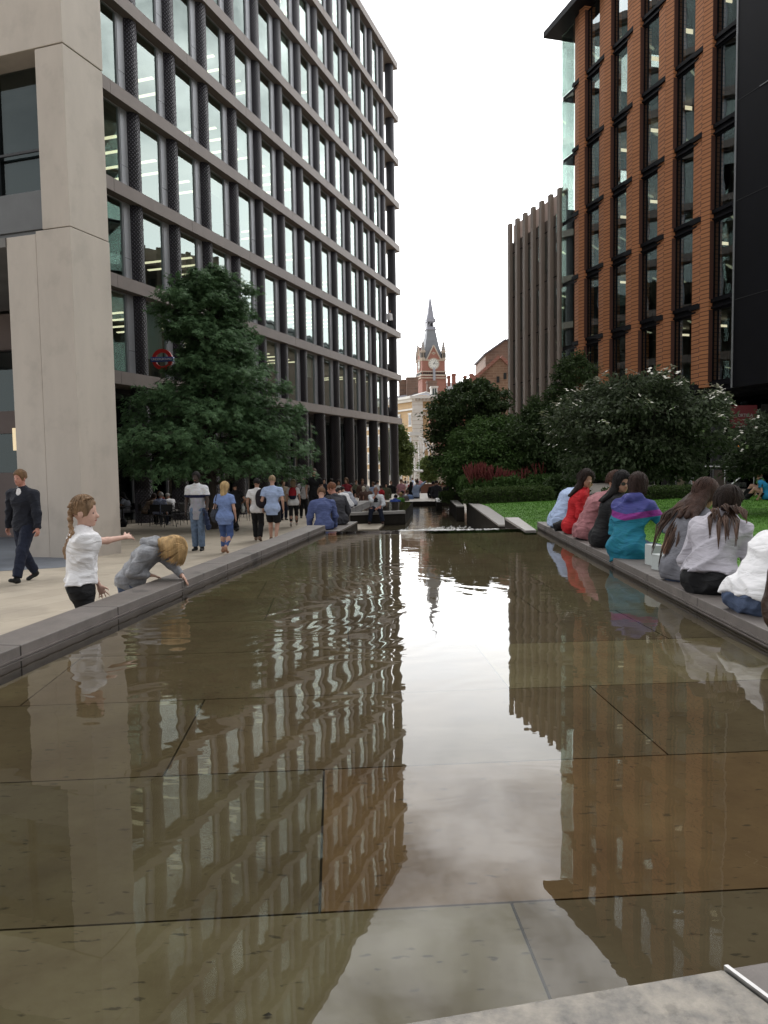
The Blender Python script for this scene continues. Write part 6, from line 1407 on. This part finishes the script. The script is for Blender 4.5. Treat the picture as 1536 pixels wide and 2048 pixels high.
# standing group by the columns and farther people
FAR = [
 (677, 961, 33, PI-.1, 'long haired woman in a pale top walking beneath the columns', 'f', ('long', DBR), ('tee', cream), ('tight', black)),
 (693, 957, 34, PI+.3, 'woman in a sleeveless red top beneath the columns', 'f', ('long', BRN), ('tee', maroon, .2), ('tight', dkdenim)),
 (703, 968, 35, PI+.8, 'person in black standing right behind the woman in the red top', 'm', ('short', BLK), ('tee', black), ('long', black)),
 (725, 959, 36, PI, 'bald man in a brown top standing by the columns', 'm', ('bald', BRN), ('shirt', brown), ('long', black)),
 (735, 973, 33.5, .1, 'grey haired person in a brown coat with back turned by the bald man in brown', 'f', ('bob', GRY), ('loose', C('brown_coat', (.12, .075, .06))), ('long', brown)),
 (727, 974, 34.5, .3, 'person in a cream sun hat between two brown coats', 'f', ('bob', (.5, .45, .36)), ('loose', brown), ('long', brown)),
 (747, 965, 37, PI+.5, 'man in a pale blue shirt with a bag strap by the columns', 'm', ('short', BRN), ('shirt', lblue), ('long', dkdenim)),
 (763, 972, 37, -.9, 'person in a bright red t-shirt turned to the columns', 'f', ('short', DBR), ('tee', C('bright_red_tee', (.42, .02, .03))), ('long', dkdenim)),
 (772, 967, 39, PI, 'man in an olive shirt standing at the last columns', 'm', ('short', BLK), ('shirt', olive), ('long', olive)),
 (822, 965, 41, .6, 'woman with black hair in a dark dress beside the light blue shirted man', 'f', ('long', BLK), ('loose', black), ('long', black)),
 (833, 961, 40, .9, 'man in a light blue shirt raising one arm at the end of the water', 'm', ('short', DBR), ('shirt', lblue), ('long', black)),
 (802, 959, 44, .2, 'person in a pink top half hidden by the last column', 'f', ('short', BRN), ('tee', C('dusty_pink', (.42, .22, .25))), ('long', dkdenim)),
 (866, 964, 40, .3, 'slim dark figure standing under the edge of the trees at the terrace', 'm', ('short', BLK), ('shirt', black), ('long', black)),
 (873, 962, 39.5, .0, 'broad figure in a black coat under the trees at the terrace', 'm', ('short', BLK), ('hoodie', char), ('long', black)),
 (886, 966, 42, .2, 'figure in a tan top and dark skirt under the trees', 'f', ('short', RED), ('tee', tan_c), ('long', black)),
 (895, 964, 41, -.2, 'figure in black in front of the orange bag under the trees', 'm', ('short', BLK), ('hoodie', black), ('long', black)),
 (878, 966, 46, .5, 'person in rust colours behind the dark figures at the terrace', 'f', ('short', RED), ('tee', C('rust_cloth', (.30, .10, .05))), ('long', black)),
]
for i, (u, vt, Y, fc, lab, sx_, hr, tp, lg_) in enumerate(FAR):
    kw = {}
    if 'raising' in lab: kw['hands'] = (None, (.45, .25, 1.62))
    if Y >= 38 and u > 815: kw['gz_'] = -.47 if 37 < Y < 46 else gz(Y)
    if kw.get('gz_') == -.47: Hh = None
    q = aty(u, vt, Y); z = kw.get('gz_', gz(Y)); Hx = (q.z-z)/1.005
    if Hx < 1.35 or Hx > 1.95: kw['gz_'] = q.z-1.68; kw['H'] = 1.67
    if 'gz_' in kw and 815 < u and kw['gz_'] < -.47 and Y < 46: pass
    at_y(lab, u, vt, Y, fc, sex=sx_, h=.026, hair=hr, top=tp, legs=lg_, skin_t='fair' if i % 3 else 'tan', **kw)
for u, vt, Y, lab, tp, hr, fc in ((787, 990, 36, 'person in a royal blue hooded top sitting low beyond the side pool', ('hoodie', royal), ('short', BLK), .3), (794, 986, 36.5, 'fair haired person in a green top sitting low beyond the side pool', ('tee', green), ('short', BLN), .5), (812, 982, 37.5, 'person in a grey brown top sitting hunched near the far corner column', ('shirt', C('taupe_cloth', (.10, .09, .085))), ('short', BLK), -.5), (822, 981, 39, 'person in a blue denim shirt sitting behind the hunched one in taupe', ('shirt', C('denim_shirt', (.12, .18, .32))), ('short', BRN), -.5)):
    q = aty(u, vt, Y); person(lab, (q.x, Y, q.z-1.22), fc, H=1.72, pose='sit', seat=.42, h=.024, hair=hr, top=tp, legs=('long', dkdenim), lean=.35, hunch=.6)
rsx = random.Random(4)
for i in range(9):
    u = 801+i*4.9; Y = 72+rsx.uniform(-4, 9); tpn = ['white_cotton', 'dusty_pink', 'black_cloth', 'white_cotton', 'maroon_cloth', 'pale_blue_shirt', 'white_cotton', 'grey_cloth', 'dusty_pink'][i]
    lab = ['person in a white top at the left end of the far shelter', 'person in pink beneath the left of the far shelter', 'person in black beneath the far shelter', 'person in a white dress in the middle of the far shelter', 'person in maroon beneath the middle of the far shelter', 'person in pale blue in front of the middle shelter posts', 'person in a white shirt right of the middle shelter posts', 'person in grey near the right of the far shelter', 'person in pink at the right end of the far shelter'][i]
    p = aty(u, 950, Y); person(lab, (p.x, Y, gz(Y)), rsx.uniform(0, 6), H=rsx.uniform(1.6, 1.8), sex='f' if i % 2 else 'm', h=.045, hair=('short', BRN), top=('tee', M[tpn]), legs=('long', dkdenim), pose='stand', group='crowd at the far shelter')

# group of five on the right coping
def cop(label, Y, face, off=.16, **k):
    return sitter(label, (RI(Y)+off, Y), CZ, face, LZ, **k)
cop('curly haired man in a pale blue shirt, farthest of the five on the right coping', 11.35, 1.35, h=.013, H=1.82, skin_t='tan', hair=('curly', DBR), top=('shirt', lblue), legs=('long', ltdenim), lean=.25, hunch=.75, head=(-.2, .2, 0), wr=.008, fat=1.0)
cop('long haired woman in a red patterned top turning to look back over the water', 10.45, 1.75, h=.012, H=1.66, sex='f', skin_t='tan', hair=('long', DBR), top=('shirt', redc), legs=('long', black), lean=.1, hunch=.35, head=(-1.15, .1, 0), wr=.007)
cop('curly haired man in a faded pink t-shirt in the middle of the five', 9.65, 1.5, h=.012, H=1.80, skin_t='tan', hair=('curly', (.07, .035, .025)), top=('tee', pink), legs=('long', black), lean=.2, hunch=.75, head=(.1, .2, 0), wr=.008, fat=1.02)
cop('dark haired woman in black with round sunglasses among the five', 8.85, 1.7, h=.012, H=1.68, sex='f', skin_t='tan', hair=('long', BLK), top=('shirt', black), legs=('long', black), lean=.15, hunch=.4, head=(-1.25, .05, 0), glasses=True)
shell = bands('shell_suit', [(.0, (.015, .17, .25)), (.835, (.22, .03, .22)), (.905, (.055, .06, .22))], chev=.18)
teal, J = cop('brown haired woman in a blue magenta and teal windbreaker, nearest of the five', 7.85, .75, h=.011, H=1.68, sex='f', skin_t='fair', hair=('bob', AUB), top=('hoodie', shell, 1.9), legs=('long', denim), lean=.12, hunch=.5, head=(.05, .1, 0), fat=1.0, wr=.012, hands=((-.10, .32, .62), (.22, .40, .82)), hem=-.10)
Bag = SDF().ell((0, 0, .07), (.16, .11, .075)).cone((-.1, 0, .05), (.1, 0, .05), .055, .055, .03); o = Bag.mesh('handbag', .012, black, .01, 4, 10); o.location = (RI(10.9)+.10, 10.9, CZ); o.rotation_euler = (0, 0, .6); tag(o, 'soft black bag on the coping between the blue shirted man and the red top', 'bag')
# near right group
hw, J = cop('woman with long dark streaked hair in a pale grey hoodie, black trousers', 5.72, .72, off=.17, h=.0095, H=1.68, sex='f', skin_t='tan', hair=('long', DBR), top=('hoodie', grey, 1.95), legs=('long', black), lean=.30, hunch=.62, head=(-.75, .05, 0), fat=1.08, wr=.012, hem=.11)
def strands(root, J, n, mat, seed, a=(-.06, .06), swing=(.0, .0), ln=.34, name='hair_strands', w=.011, back=.0):
    rs = np.random.RandomState(seed); mb = MB()
    for i in range(n):
        lk = i % 11; tl = -1+2*(lk+.5)/11+.05*math.sin(lk*5); t = tl+rs.normal(0, .10); te = tl+rs.normal(0, .03); b0 = J['HC']-J['hf']*(.07+.01*rs.rand())+J['hx']*t*.072-J['hu']*.02
        b1 = J['neck']-J['fwd']*(.10+.02*rs.rand())+J['sx']*(t*.085+swing[0]*.5); L = ln*(.75+.45*math.sin(lk*2.4+1))*rs.uniform(.85, 1.1)*(1-.25*abs(tl)); dn = nrm(-J['s3']*.55-np.array([0, 0, .45])); b2 = b1+dn*L*.55-J['fwd']*(.055+back)+J['sx']*(t*.05+swing[0]); b3 = J['neck']-J['fwd']*(.15+back)+J['sx']*(te*.135+swing[0]*2)+dn*L
        mb.tube([b0, b1, b2, b3], [w, w*.95, w*.7, .001], 5)
    return mb.build(name, mat, root, True)
M['ombre'] = pmat('ombre_hair', (.018, .009, .007), .65, .4, 12, var2=(.075, .036, .02), stretch=(1, 1, .25))
strands(hw, J, 120, M['ombre'], 2, swing=(.06, 0), ln=.36, back=.08, w=.008)
lw, J = cop('woman with very long brown hair leaning in behind the grey hoodie', 6.30, .8, off=.20, h=.011, H=1.68, sex='f', skin_t='tan', hair=('long', (.05, .025, .018)), top=('tee', midgrey), legs=('long', denim), lean=.20, hunch=.45, head=(-.5, .3, 0), wr=.006)
strands(lw, J, 130, M['ombre'], 4, swing=(-.07, 0), ln=.52, back=.0, w=.008)
ww, J = cop('woman in a white top and blue jeans bending forward at the right edge', 4.98, 1.25, off=.17, h=.0095, H=1.66, sex='f', skin_t='tan', hair=('bob', DBR), top=('sweater', white, 1.5), legs=('long', denim), lean=.50, hunch=.42, head=(-.2, .4, 0), fat=1.06, wr=.014, hem=.04)
Bt = SDF().cone(J['P']+J['s3']*.065, J['P']+J['s3']*.10, .152*J['f2'], .148*J['f2'], .02, (J['fwd'], .78)); Bt.mesh('belt', .009, black, parent=ww)
b = SDF().cone((0, 0, .16), (0, 0, .34), .12, .10, .05, (np.array([1, 0, 0]), .6)).ell((0, 0, .12), (.08, .13, .12)); o = b.mesh('leather_bag', .012, C('brown_leather', (.035, .018, .012), .4), .006, 3, 6); pz = v2(1540, 1265, CZ); o.location = (RI(4.45)+.03, 4.36, CZ); tag(o, 'dark brown leather bag at the right edge of the picture on the coping', 'bag')
p = (RI(6.9)+.22, 6.9); mb = MB(); mb.box(-.06, .06, -.10, .10, 0, .14); mb.box(-.062, .062, -.102, .102, .125, .145); o = mb.build('white_box', pmat('white_card', (.40, .43, .42), .6, .05, 3), bevel=.004); o.location = (p[0], p[1], CZ); o.rotation_euler = (0, 0, .3); tag(o, 'white card box on the coping beside the long haired woman', 'box')
mb = MB(); mb.box(-.05, .05, -.09, .09, 0, .20); o = mb.build('white_box', bpy.data.materials['white_card'], bevel=.004); o.location = (p[0]+.03, p[1]+.34, CZ); o.rotation_euler = (0, 0, .1); tag(o, 'taller white card box standing behind the first white box', 'box')
mb = MB(); mb.box(-.012, .012, -.09, .09, 0, .20); o = mb.build('black_wallet', black, bevel=.004); o.location = (p[0]-.02, p[1]-.32, CZ+.06); o.rotation_euler = (.0, .35, .2); tag(o, 'flat black folder tucked against the grey hoodie', 'folder')
for u, vt, Y, lab, tp in ((1533, 953, 25, 'person in a turquoise t-shirt sitting on the ground at the right edge', C('turquoise_tee', (.02, .22, .42))), (1527, 940, 27, 'person in a green top sitting behind the turquoise t-shirt', C('grass_green_tee', (.10, .22, .06)))):
    q = aty(u, vt, Y); person(lab, (q.x, Y, .034), -.9, H=1.70, pose='sit', seat=max(.05, q.z-.034-.86), h=.02, hair=('short', BRN), top=('tee', tp), legs=('long', black), lean=.1, hunch=.5, feet=((-.15, .6, .085), (.15, .6, .085)))
# ------------------------------------------------------------------ cafe tables, signs, rails, shop front
M['chair_metal'] = pmat('black_chair', (.008, .008, .010), .4, .1, 6)
def chair(loc, rz, label):
    r = empty('cafe_chair', loc, rz, label, 'chair', 'black chairs of the cafe under the tree')
    b = MB(); b.box(-.22, .22, -.21, .21, .43, .455); b.build('seat', M['chair_metal'], r, bevel=.006)
    b = MB(); b.box(-.22, .22, -.235, -.21, .58, .86); b.build('backrest', M['chair_metal'], r, bevel=.008)
    for sx in (-1, 1):
        b = MB(); b.tube([(sx*.2, -.2, .43), (sx*.21, -.225, .9)], .012, 6); b.build('back_post', M['chair_metal'], r)
        b = MB(); b.tube([(sx*.2, .2, .43), (sx*.23, .22, .0)], .012, 6); b.build('leg', M['chair_metal'], r)
        b = MB(); b.tube([(sx*.2, -.2, .43), (sx*.23, -.25, .0)], .012, 6); b.build('leg', M['chair_metal'], r)
        b = MB(); b.tube([(sx*.22, -.22, .66), (sx*.23, .18, .65), (sx*.21, .2, .43)], .011, 6); b.build('armrest', M['chair_metal'], r)
    return r
def chair_copy(src, loc, rz, label):
    r = dup(src, loc=loc, rz=rz); r['label'] = label
    for c in kids(src): dup(c, parent=r)
    return r
def table(loc, label, w=.38):
    r = empty('cafe_table', loc, .3, label, 'table', 'cafe tables under the tree')
    b = MB(); b.box(-w, w, -w, w, .72, .745); b.build('tabletop', M['chair_metal'], r, bevel=.004)
    b = MB(); b.tube([(0, 0, .72), (0, 0, .03)], .03, 8); b.build('pedestal', M['chair_metal'], r); b = MB(); b.lathe([(.24, 0), (.22, .02), (.04, .03)], n=16); b.build('base', M['chair_metal'], r)
    return r
def gp(u, v): p = gnd(u, v); return (p.x, p.y, gz(p.y))
T1, T2, T3 = gp(246, 1048), gp(330, 1047), gp(380, 1040)
table(T1, 'black cafe table right beside the concrete pillar'); table(T2, 'black cafe table with the striped shirt and the white shirt sitting at it'); table(T3, 'black cafe table behind the man in the striped polo')
ch0 = None
def seated(label, u, v, face, tp, hr, lg_, **k):
    global ch0
    l = gp(u, v); rz = -face; lab = 'black chair under the '+label.split(' at ')[0].split(' leaning')[0]
    if ch0 is None: ch0 = chair(l, rz, lab)
    else: chair_copy(ch0, l, rz, lab)
    return person(label, l, face, pose='sit', seat=.45, H=k.pop('H', 1.7), h=.02, hair=hr, top=tp, legs=lg_, lean=k.pop('lean', .2), hunch=k.pop('hunch', .45), **k)
seated('dark haired woman in a pale grey dress at the table by the pillar', 259, 1046, -1.35, ('tee', C('grey_blue_dress', (.34, .36, .42))), ('long', BLK), ('long', C('grey_blue_dress', (.34, .36, .42))), sex='f', hands=((-.15, .45, .78), (.15, .45, .80)))
seated('red haired person at the left side of the table by the pillar', 238, 1036, .9, ('tee', tan_c), ('short', RED), ('long', brown), hands=((-.1, .35, .8), (.15, .4, .85)))
seated('woman with red hair in a brown print top leaning on the middle table', 292, 1050, 1.0, ('tee', C('brown_print', (.16, .12, .09), var=.4)), ('long', AUB), ('long', black), sex='f', lean=.4, hands=((-.1, .45, .8), (.2, .5, .8)))
seated('grey haired man in a blue and white striped shirt at the middle table', 317, 1052, .25, ('tee', stripes('striped_shirt', (.42, .44, .52), (.12, .16, .32), 190)), ('short', GRY), ('long', dkdenim), fat=1.1)
seated('fair haired woman in a salmon top at the middle table', 330, 1036, -2.4, ('tee', C('salmon_top', (.45, .12, .10))), ('long', (.30, .17, .09)), ('long', black), sex='f')
seated('grey haired man in a white shirt leaning over the middle table', 350, 1044, -1.1, ('shirt', white), ('short', GRY), ('long', black), lean=.4, hunch=.5, hands=((-.12, .5, .8), (.1, .5, .8)))
seated('blond person in a white top at the table behind the striped polo', 379, 1034, .6, ('tee', cream), ('short', BLN), ('long', tan_c))
for i, (u, v, fc, lab, tp, hr, sx_) in enumerate((
    (268, 1034, .4, 'person in maroon at the back table near the pillar', 'maroon_cloth', DBR, 'f'), (283, 1032, -1.2, 'person in cream facing the one in maroon near the pillar', 'cream_cloth', BRN, 'm'),
    (306, 1030, .9, 'person in charcoal at the back table under the tree trunk side', 'charcoal_coat', BLK, 'm'), (363, 1031, -.8, 'person in faded pink at the far table behind the white shirted man', 'faded_pink', BLN, 'f'),
    (402, 1036, .7, 'person in grey seated behind the striped polo and the tree trunk', 'grey_cloth', DBR, 'm'), (440, 1033, -.9, 'person in pale blue seated behind the blonde woman', 'pale_blue_shirt', BRN, 'f'),
    (494, 1034, 1.1, 'person in olive seated in the shade behind the man in white', 'olive_cloth', BLK, 'm'))):
    seated(lab, u, v, fc, ('tee', M[tp]), ('short' if sx_ == 'm' else 'bob', hr), ('long', dkdenim), sex=sx_)
for u, vt, Y, fc, lab, tp, hr in ((566, 962, 33, 2.6, 'person in a tan top standing beneath the columns behind the polo man', tan_c, BRN), (648, 958, 38, 3.0, 'person in navy standing in shade beneath the columns', navy, BLK), (662, 959, 40, .4, 'person in grey with back turned beneath the columns', midgrey, DBR), (712, 961, 42, 2.9, 'person in green standing far back beneath the columns', olive, BRN), (755, 962, 44, .2, 'person in white far back between the last columns', white, BLK), (782, 963, 46, 3.2, 'person in black far back beside the corner column', black, BRN)):
    at_y(lab, u, vt, Y, fc, h=.028, hair=('short', hr), top=('shirt', tp), legs=('long', dkdenim))
for u, v, rz, lab in ((338, 1054, -2.6, 'empty black chair in front of the white shirted man'), (358, 1050, 1.2, 'empty black chair right of the white shirted man'), (372, 1047, -1.9, 'empty black chair behind the legs of the man in the polo'), (300, 1034, 2.2, 'empty black chair behind the woman with red hair'), (432, 1047, .5, 'empty black chair right behind the blonde woman'), (486, 1042, 2.0, 'empty black chair behind the man in the white t-shirt')):
    chair_copy(ch0, gp(u, v), rz, lab)
p = gp(247, 1054); Bk = SDF().ell((0, 0, .16), (.15, .12, .16)).cone((0, 0, .05), (0, 0, .28), .12, .08, .04); o = Bk.mesh('rucksack', .02, black, .008, 2, 8); o.location = p; tag(o, 'black rucksack on the ground under the table by the pillar', 'bag')
for u, v, lab in ((12, 1058, 'dark seated figure behind the left side of the pillar'), (-6, 1060, 'second dark seated figure cut by the left edge')):
    l = gp(u, v); person(lab, l, .8, pose='sit', seat=.45, H=1.7, h=.022, hair=('short', BLK), top=('shirt', black), legs=('long', black), lean=.3)
    chair_copy(ch0, l, -.8, 'black chair under the '+lab)

def text(name, body, size, mat, loc, rot, parent, ext=.004, sx=1.0):
    tx = bpy.data.curves.new(name, 'FONT'); tx.body = body; tx.size = size; tx.extrude = ext; tx.align_x = 'CENTER'; tx.align_y = 'CENTER'; tx.materials.append(mat)
    t = text_obj(name, tx, parent); t.location = loc; t.rotation_euler = rot; t.scale = (sx, 1, 1); return t
# station sign on the column building: red ring with blue bar
def roundel():
    Y = 30.2; c = aty(325, 719, Y); k = Y/1500
    r = empty('station_sign', c, -.10, 'red ring sign with a blue bar reading UNDERGROUND half hidden by the conical tree', 'sign')
    rr = MB(); n = 40; R0, R1 = 13.5*k, 20.5*k
    vs = []
    for i in range(n):
        a = 2*PI*i/n
        for y in (-.05, .05):
            for q in (R0, R1): vs.append((q*math.cos(a), y, q*math.sin(a)))
    fs = []
    for i in range(n): j = (i+1) % n; fs += [(i*4, i*4+1, j*4+1, j*4), (i*4+2, j*4+2, j*4+3, i*4+3), (i*4+1, i*4+3, j*4+3, j*4+1), (i*4, j*4, j*4+2, i*4+2)]
    rr.add(vs, fs); rr.build('ring', pmat('sign_red', (.50, .02, .015), .4, .05, 3), r)
    b = MB(); w = 23*k; b.box(-w, w, -.08, .06, -4.6*k, 4.6*k); b.build('bar', pmat('sign_blue', (.015, .06, .28), .4, .05, 3), r, bevel=.01)
    text('lettering', 'UNDERGROUND', 6.6*k, M['white_trim'], (0, -.087, 0), (PI/2, 0, 0), r, sx=.82)
    b = MB(); b.box(-.03, .03, .05, 1.6, -.03, .03); b.build('bracket', M['dark_metal'], r)
roundel()
# cafe window lettering
c = aty(302, 868, 31.9); r = empty('cafe_sign', c, 0, 'pale square shop sign with two dark letters glimpsed through the conical tree', 'sign')
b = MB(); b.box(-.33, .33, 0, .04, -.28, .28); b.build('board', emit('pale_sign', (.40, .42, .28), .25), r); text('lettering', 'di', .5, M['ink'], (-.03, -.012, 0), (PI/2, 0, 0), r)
# restaurant banner and lettering on the dark shop level at the right
def banner():
    Y = 31.0; c = aty(1487, 833, Y); k = Y/1500; r = empty('shop_banner', c, math.radians(-4), 'dark red restaurant banner with pale TORTILLA lettering on the black shop level', 'sign')
    b = MB(); b.box(-26*k, 26*k, 0, .04, -22*k, 22*k); b.build('panel', pmat('banner_red', (.115, .004, .008), .6, .1, 2), r)
    text('lettering', 'TORTILLA', 9*k, pmat('dim_white', (.32, .31, .30), .6, 0), (1*k, -.012, 2*k), (PI/2, 0, 0), r, sx=.80)
    Y2 = 31.0; c = aty(1462, 858, Y2); t = text('shop_lettering', 'TORTILLA', 15*k, bpy.data.materials['dim_white'], (c.x+34*k, Y2-.02, c.z), (PI/2, 0, math.radians(-4)), None, ext=.02, sx=.75); tag(t, 'thin pale TORTILLA letters below the dark red banner', 'lettering')
banner()
# handrails and shop pavement things
def rail(pts, label, posts=()):
    r = empty('handrail', pts[0], 0, label, 'handrail'); o = Vector(pts[0]); b = MB(); b.tube([Vector(p)-o for p in pts], .025, 8); b.build('rail', M['steel'], r, True)
    for p in posts: b = MB(); q = Vector(p)-o; b.tube([q, (q.x, q.y, .03-o.z)], .022, 8); b.build('post', M['steel'], r, True)
a, b_ = aty(1305, 932, 30.5), aty(1524, 934, 28.0); rail([a, b_], 'long steel handrail in front of the black shop level', [a+(b_-a)*t for t in (.02, .35, .68, .98)])
a, b_, c_ = aty(1508, 938, 27.3), aty(1501, 938, 27.2), aty(1448, 981, 26.6); rail([a, b_, c_], 'short sloping steel handrail by the steps at the right', [a])
def aboard():
    Y = 28.6; c = aty(1395, 969, Y); r = empty('menu_board', (c.x, Y, .03), -.12, 'small menu board with a red and white food picture behind the box hedge', 'board'); k = Y/1500; hh = c.z+14*k-.03
    b = MB(); b.box(-13*k, 13*k, 0, .03, .05, hh); b.build('panel', pmat('board_white', (.42, .42, .42), .5, .1, 3), r)
    m = pmat('food_picture', (.40, .03, .02), .5, .3, 9, var2=(.35, .30, .26)); b = MB(); b.box(-10*k, 10*k, -.012, -.002, .30, hh-.06); b.build('picture', m, r)
    b = MB(); b.box(-13*k, -12*k, .03, .3, .0, hh*.9); b.box(12*k, 13*k, .03, .3, .0, hh*.9); b.build('frame', M['dark_metal'], r)
aboard()
for u, v0, v1, w, col, lab in ((1362, 944, 978, 17, (.16, .135, .09), 'tan fabric screen panel on the shop pavement'), (1440, 940, 978, 24, (.075, .055, .045), 'brown terrace screen right of the menu board')):
    Y = 30; c = aty(u, v1, Y); k = Y/1500; t = aty(u, v0, Y); r = empty('terrace_screen', (c.x, Y, .03), -.1, lab, 'screen')
    b = MB(); b.box(-w/2*k, w/2*k, 0, .04, .12, t.z-.03); b.build('panel', pmat('screen_cloth', col, .8, .15, 3), r); b = MB(); b.box(-w/2*k-.03, -w/2*k, -.02, .06, 0, t.z); b.box(w/2*k, w/2*k+.03, -.02, .06, 0, t.z); b.build('frame', M['dark_metal'], r)
c = aty(1478, 895, 30.4); b = MB(); b.tube([(0, 0, -.22), (0, 0, .22)], [.045, .03], 8); o = b.build('wall_lamp', emit('amber_lamp', (1, .35, .06), .9)); o.location = c; tag(o, 'narrow amber lamp glowing on the black shop level', 'lamp')
# person on the office corner balcony
q = aty(779, 625, 66.3); person('tiny person in white at the corner balcony of the column building', (q.x, 66.3, 12.9), 2.6, H=1.7, h=.05, hair=('short', BRN), top=('shirt', white), legs=('long', black), pose='stand')
# a leaf and a fallen coin of debris on the pool floor
p = atz(534, 2031, BZ+.004); b = MB(); b.add([(-.011, 0, 0), (0, -.005, .002), (.012, .001, 0), (.003, .006, .003)], [(0, 1, 2, 3)]); o = b.build('fallen_leaf', M['ink']); o.location = p; tag(o, 'small dark dead leaf lying on the pool floor at the bottom', 'leaf')
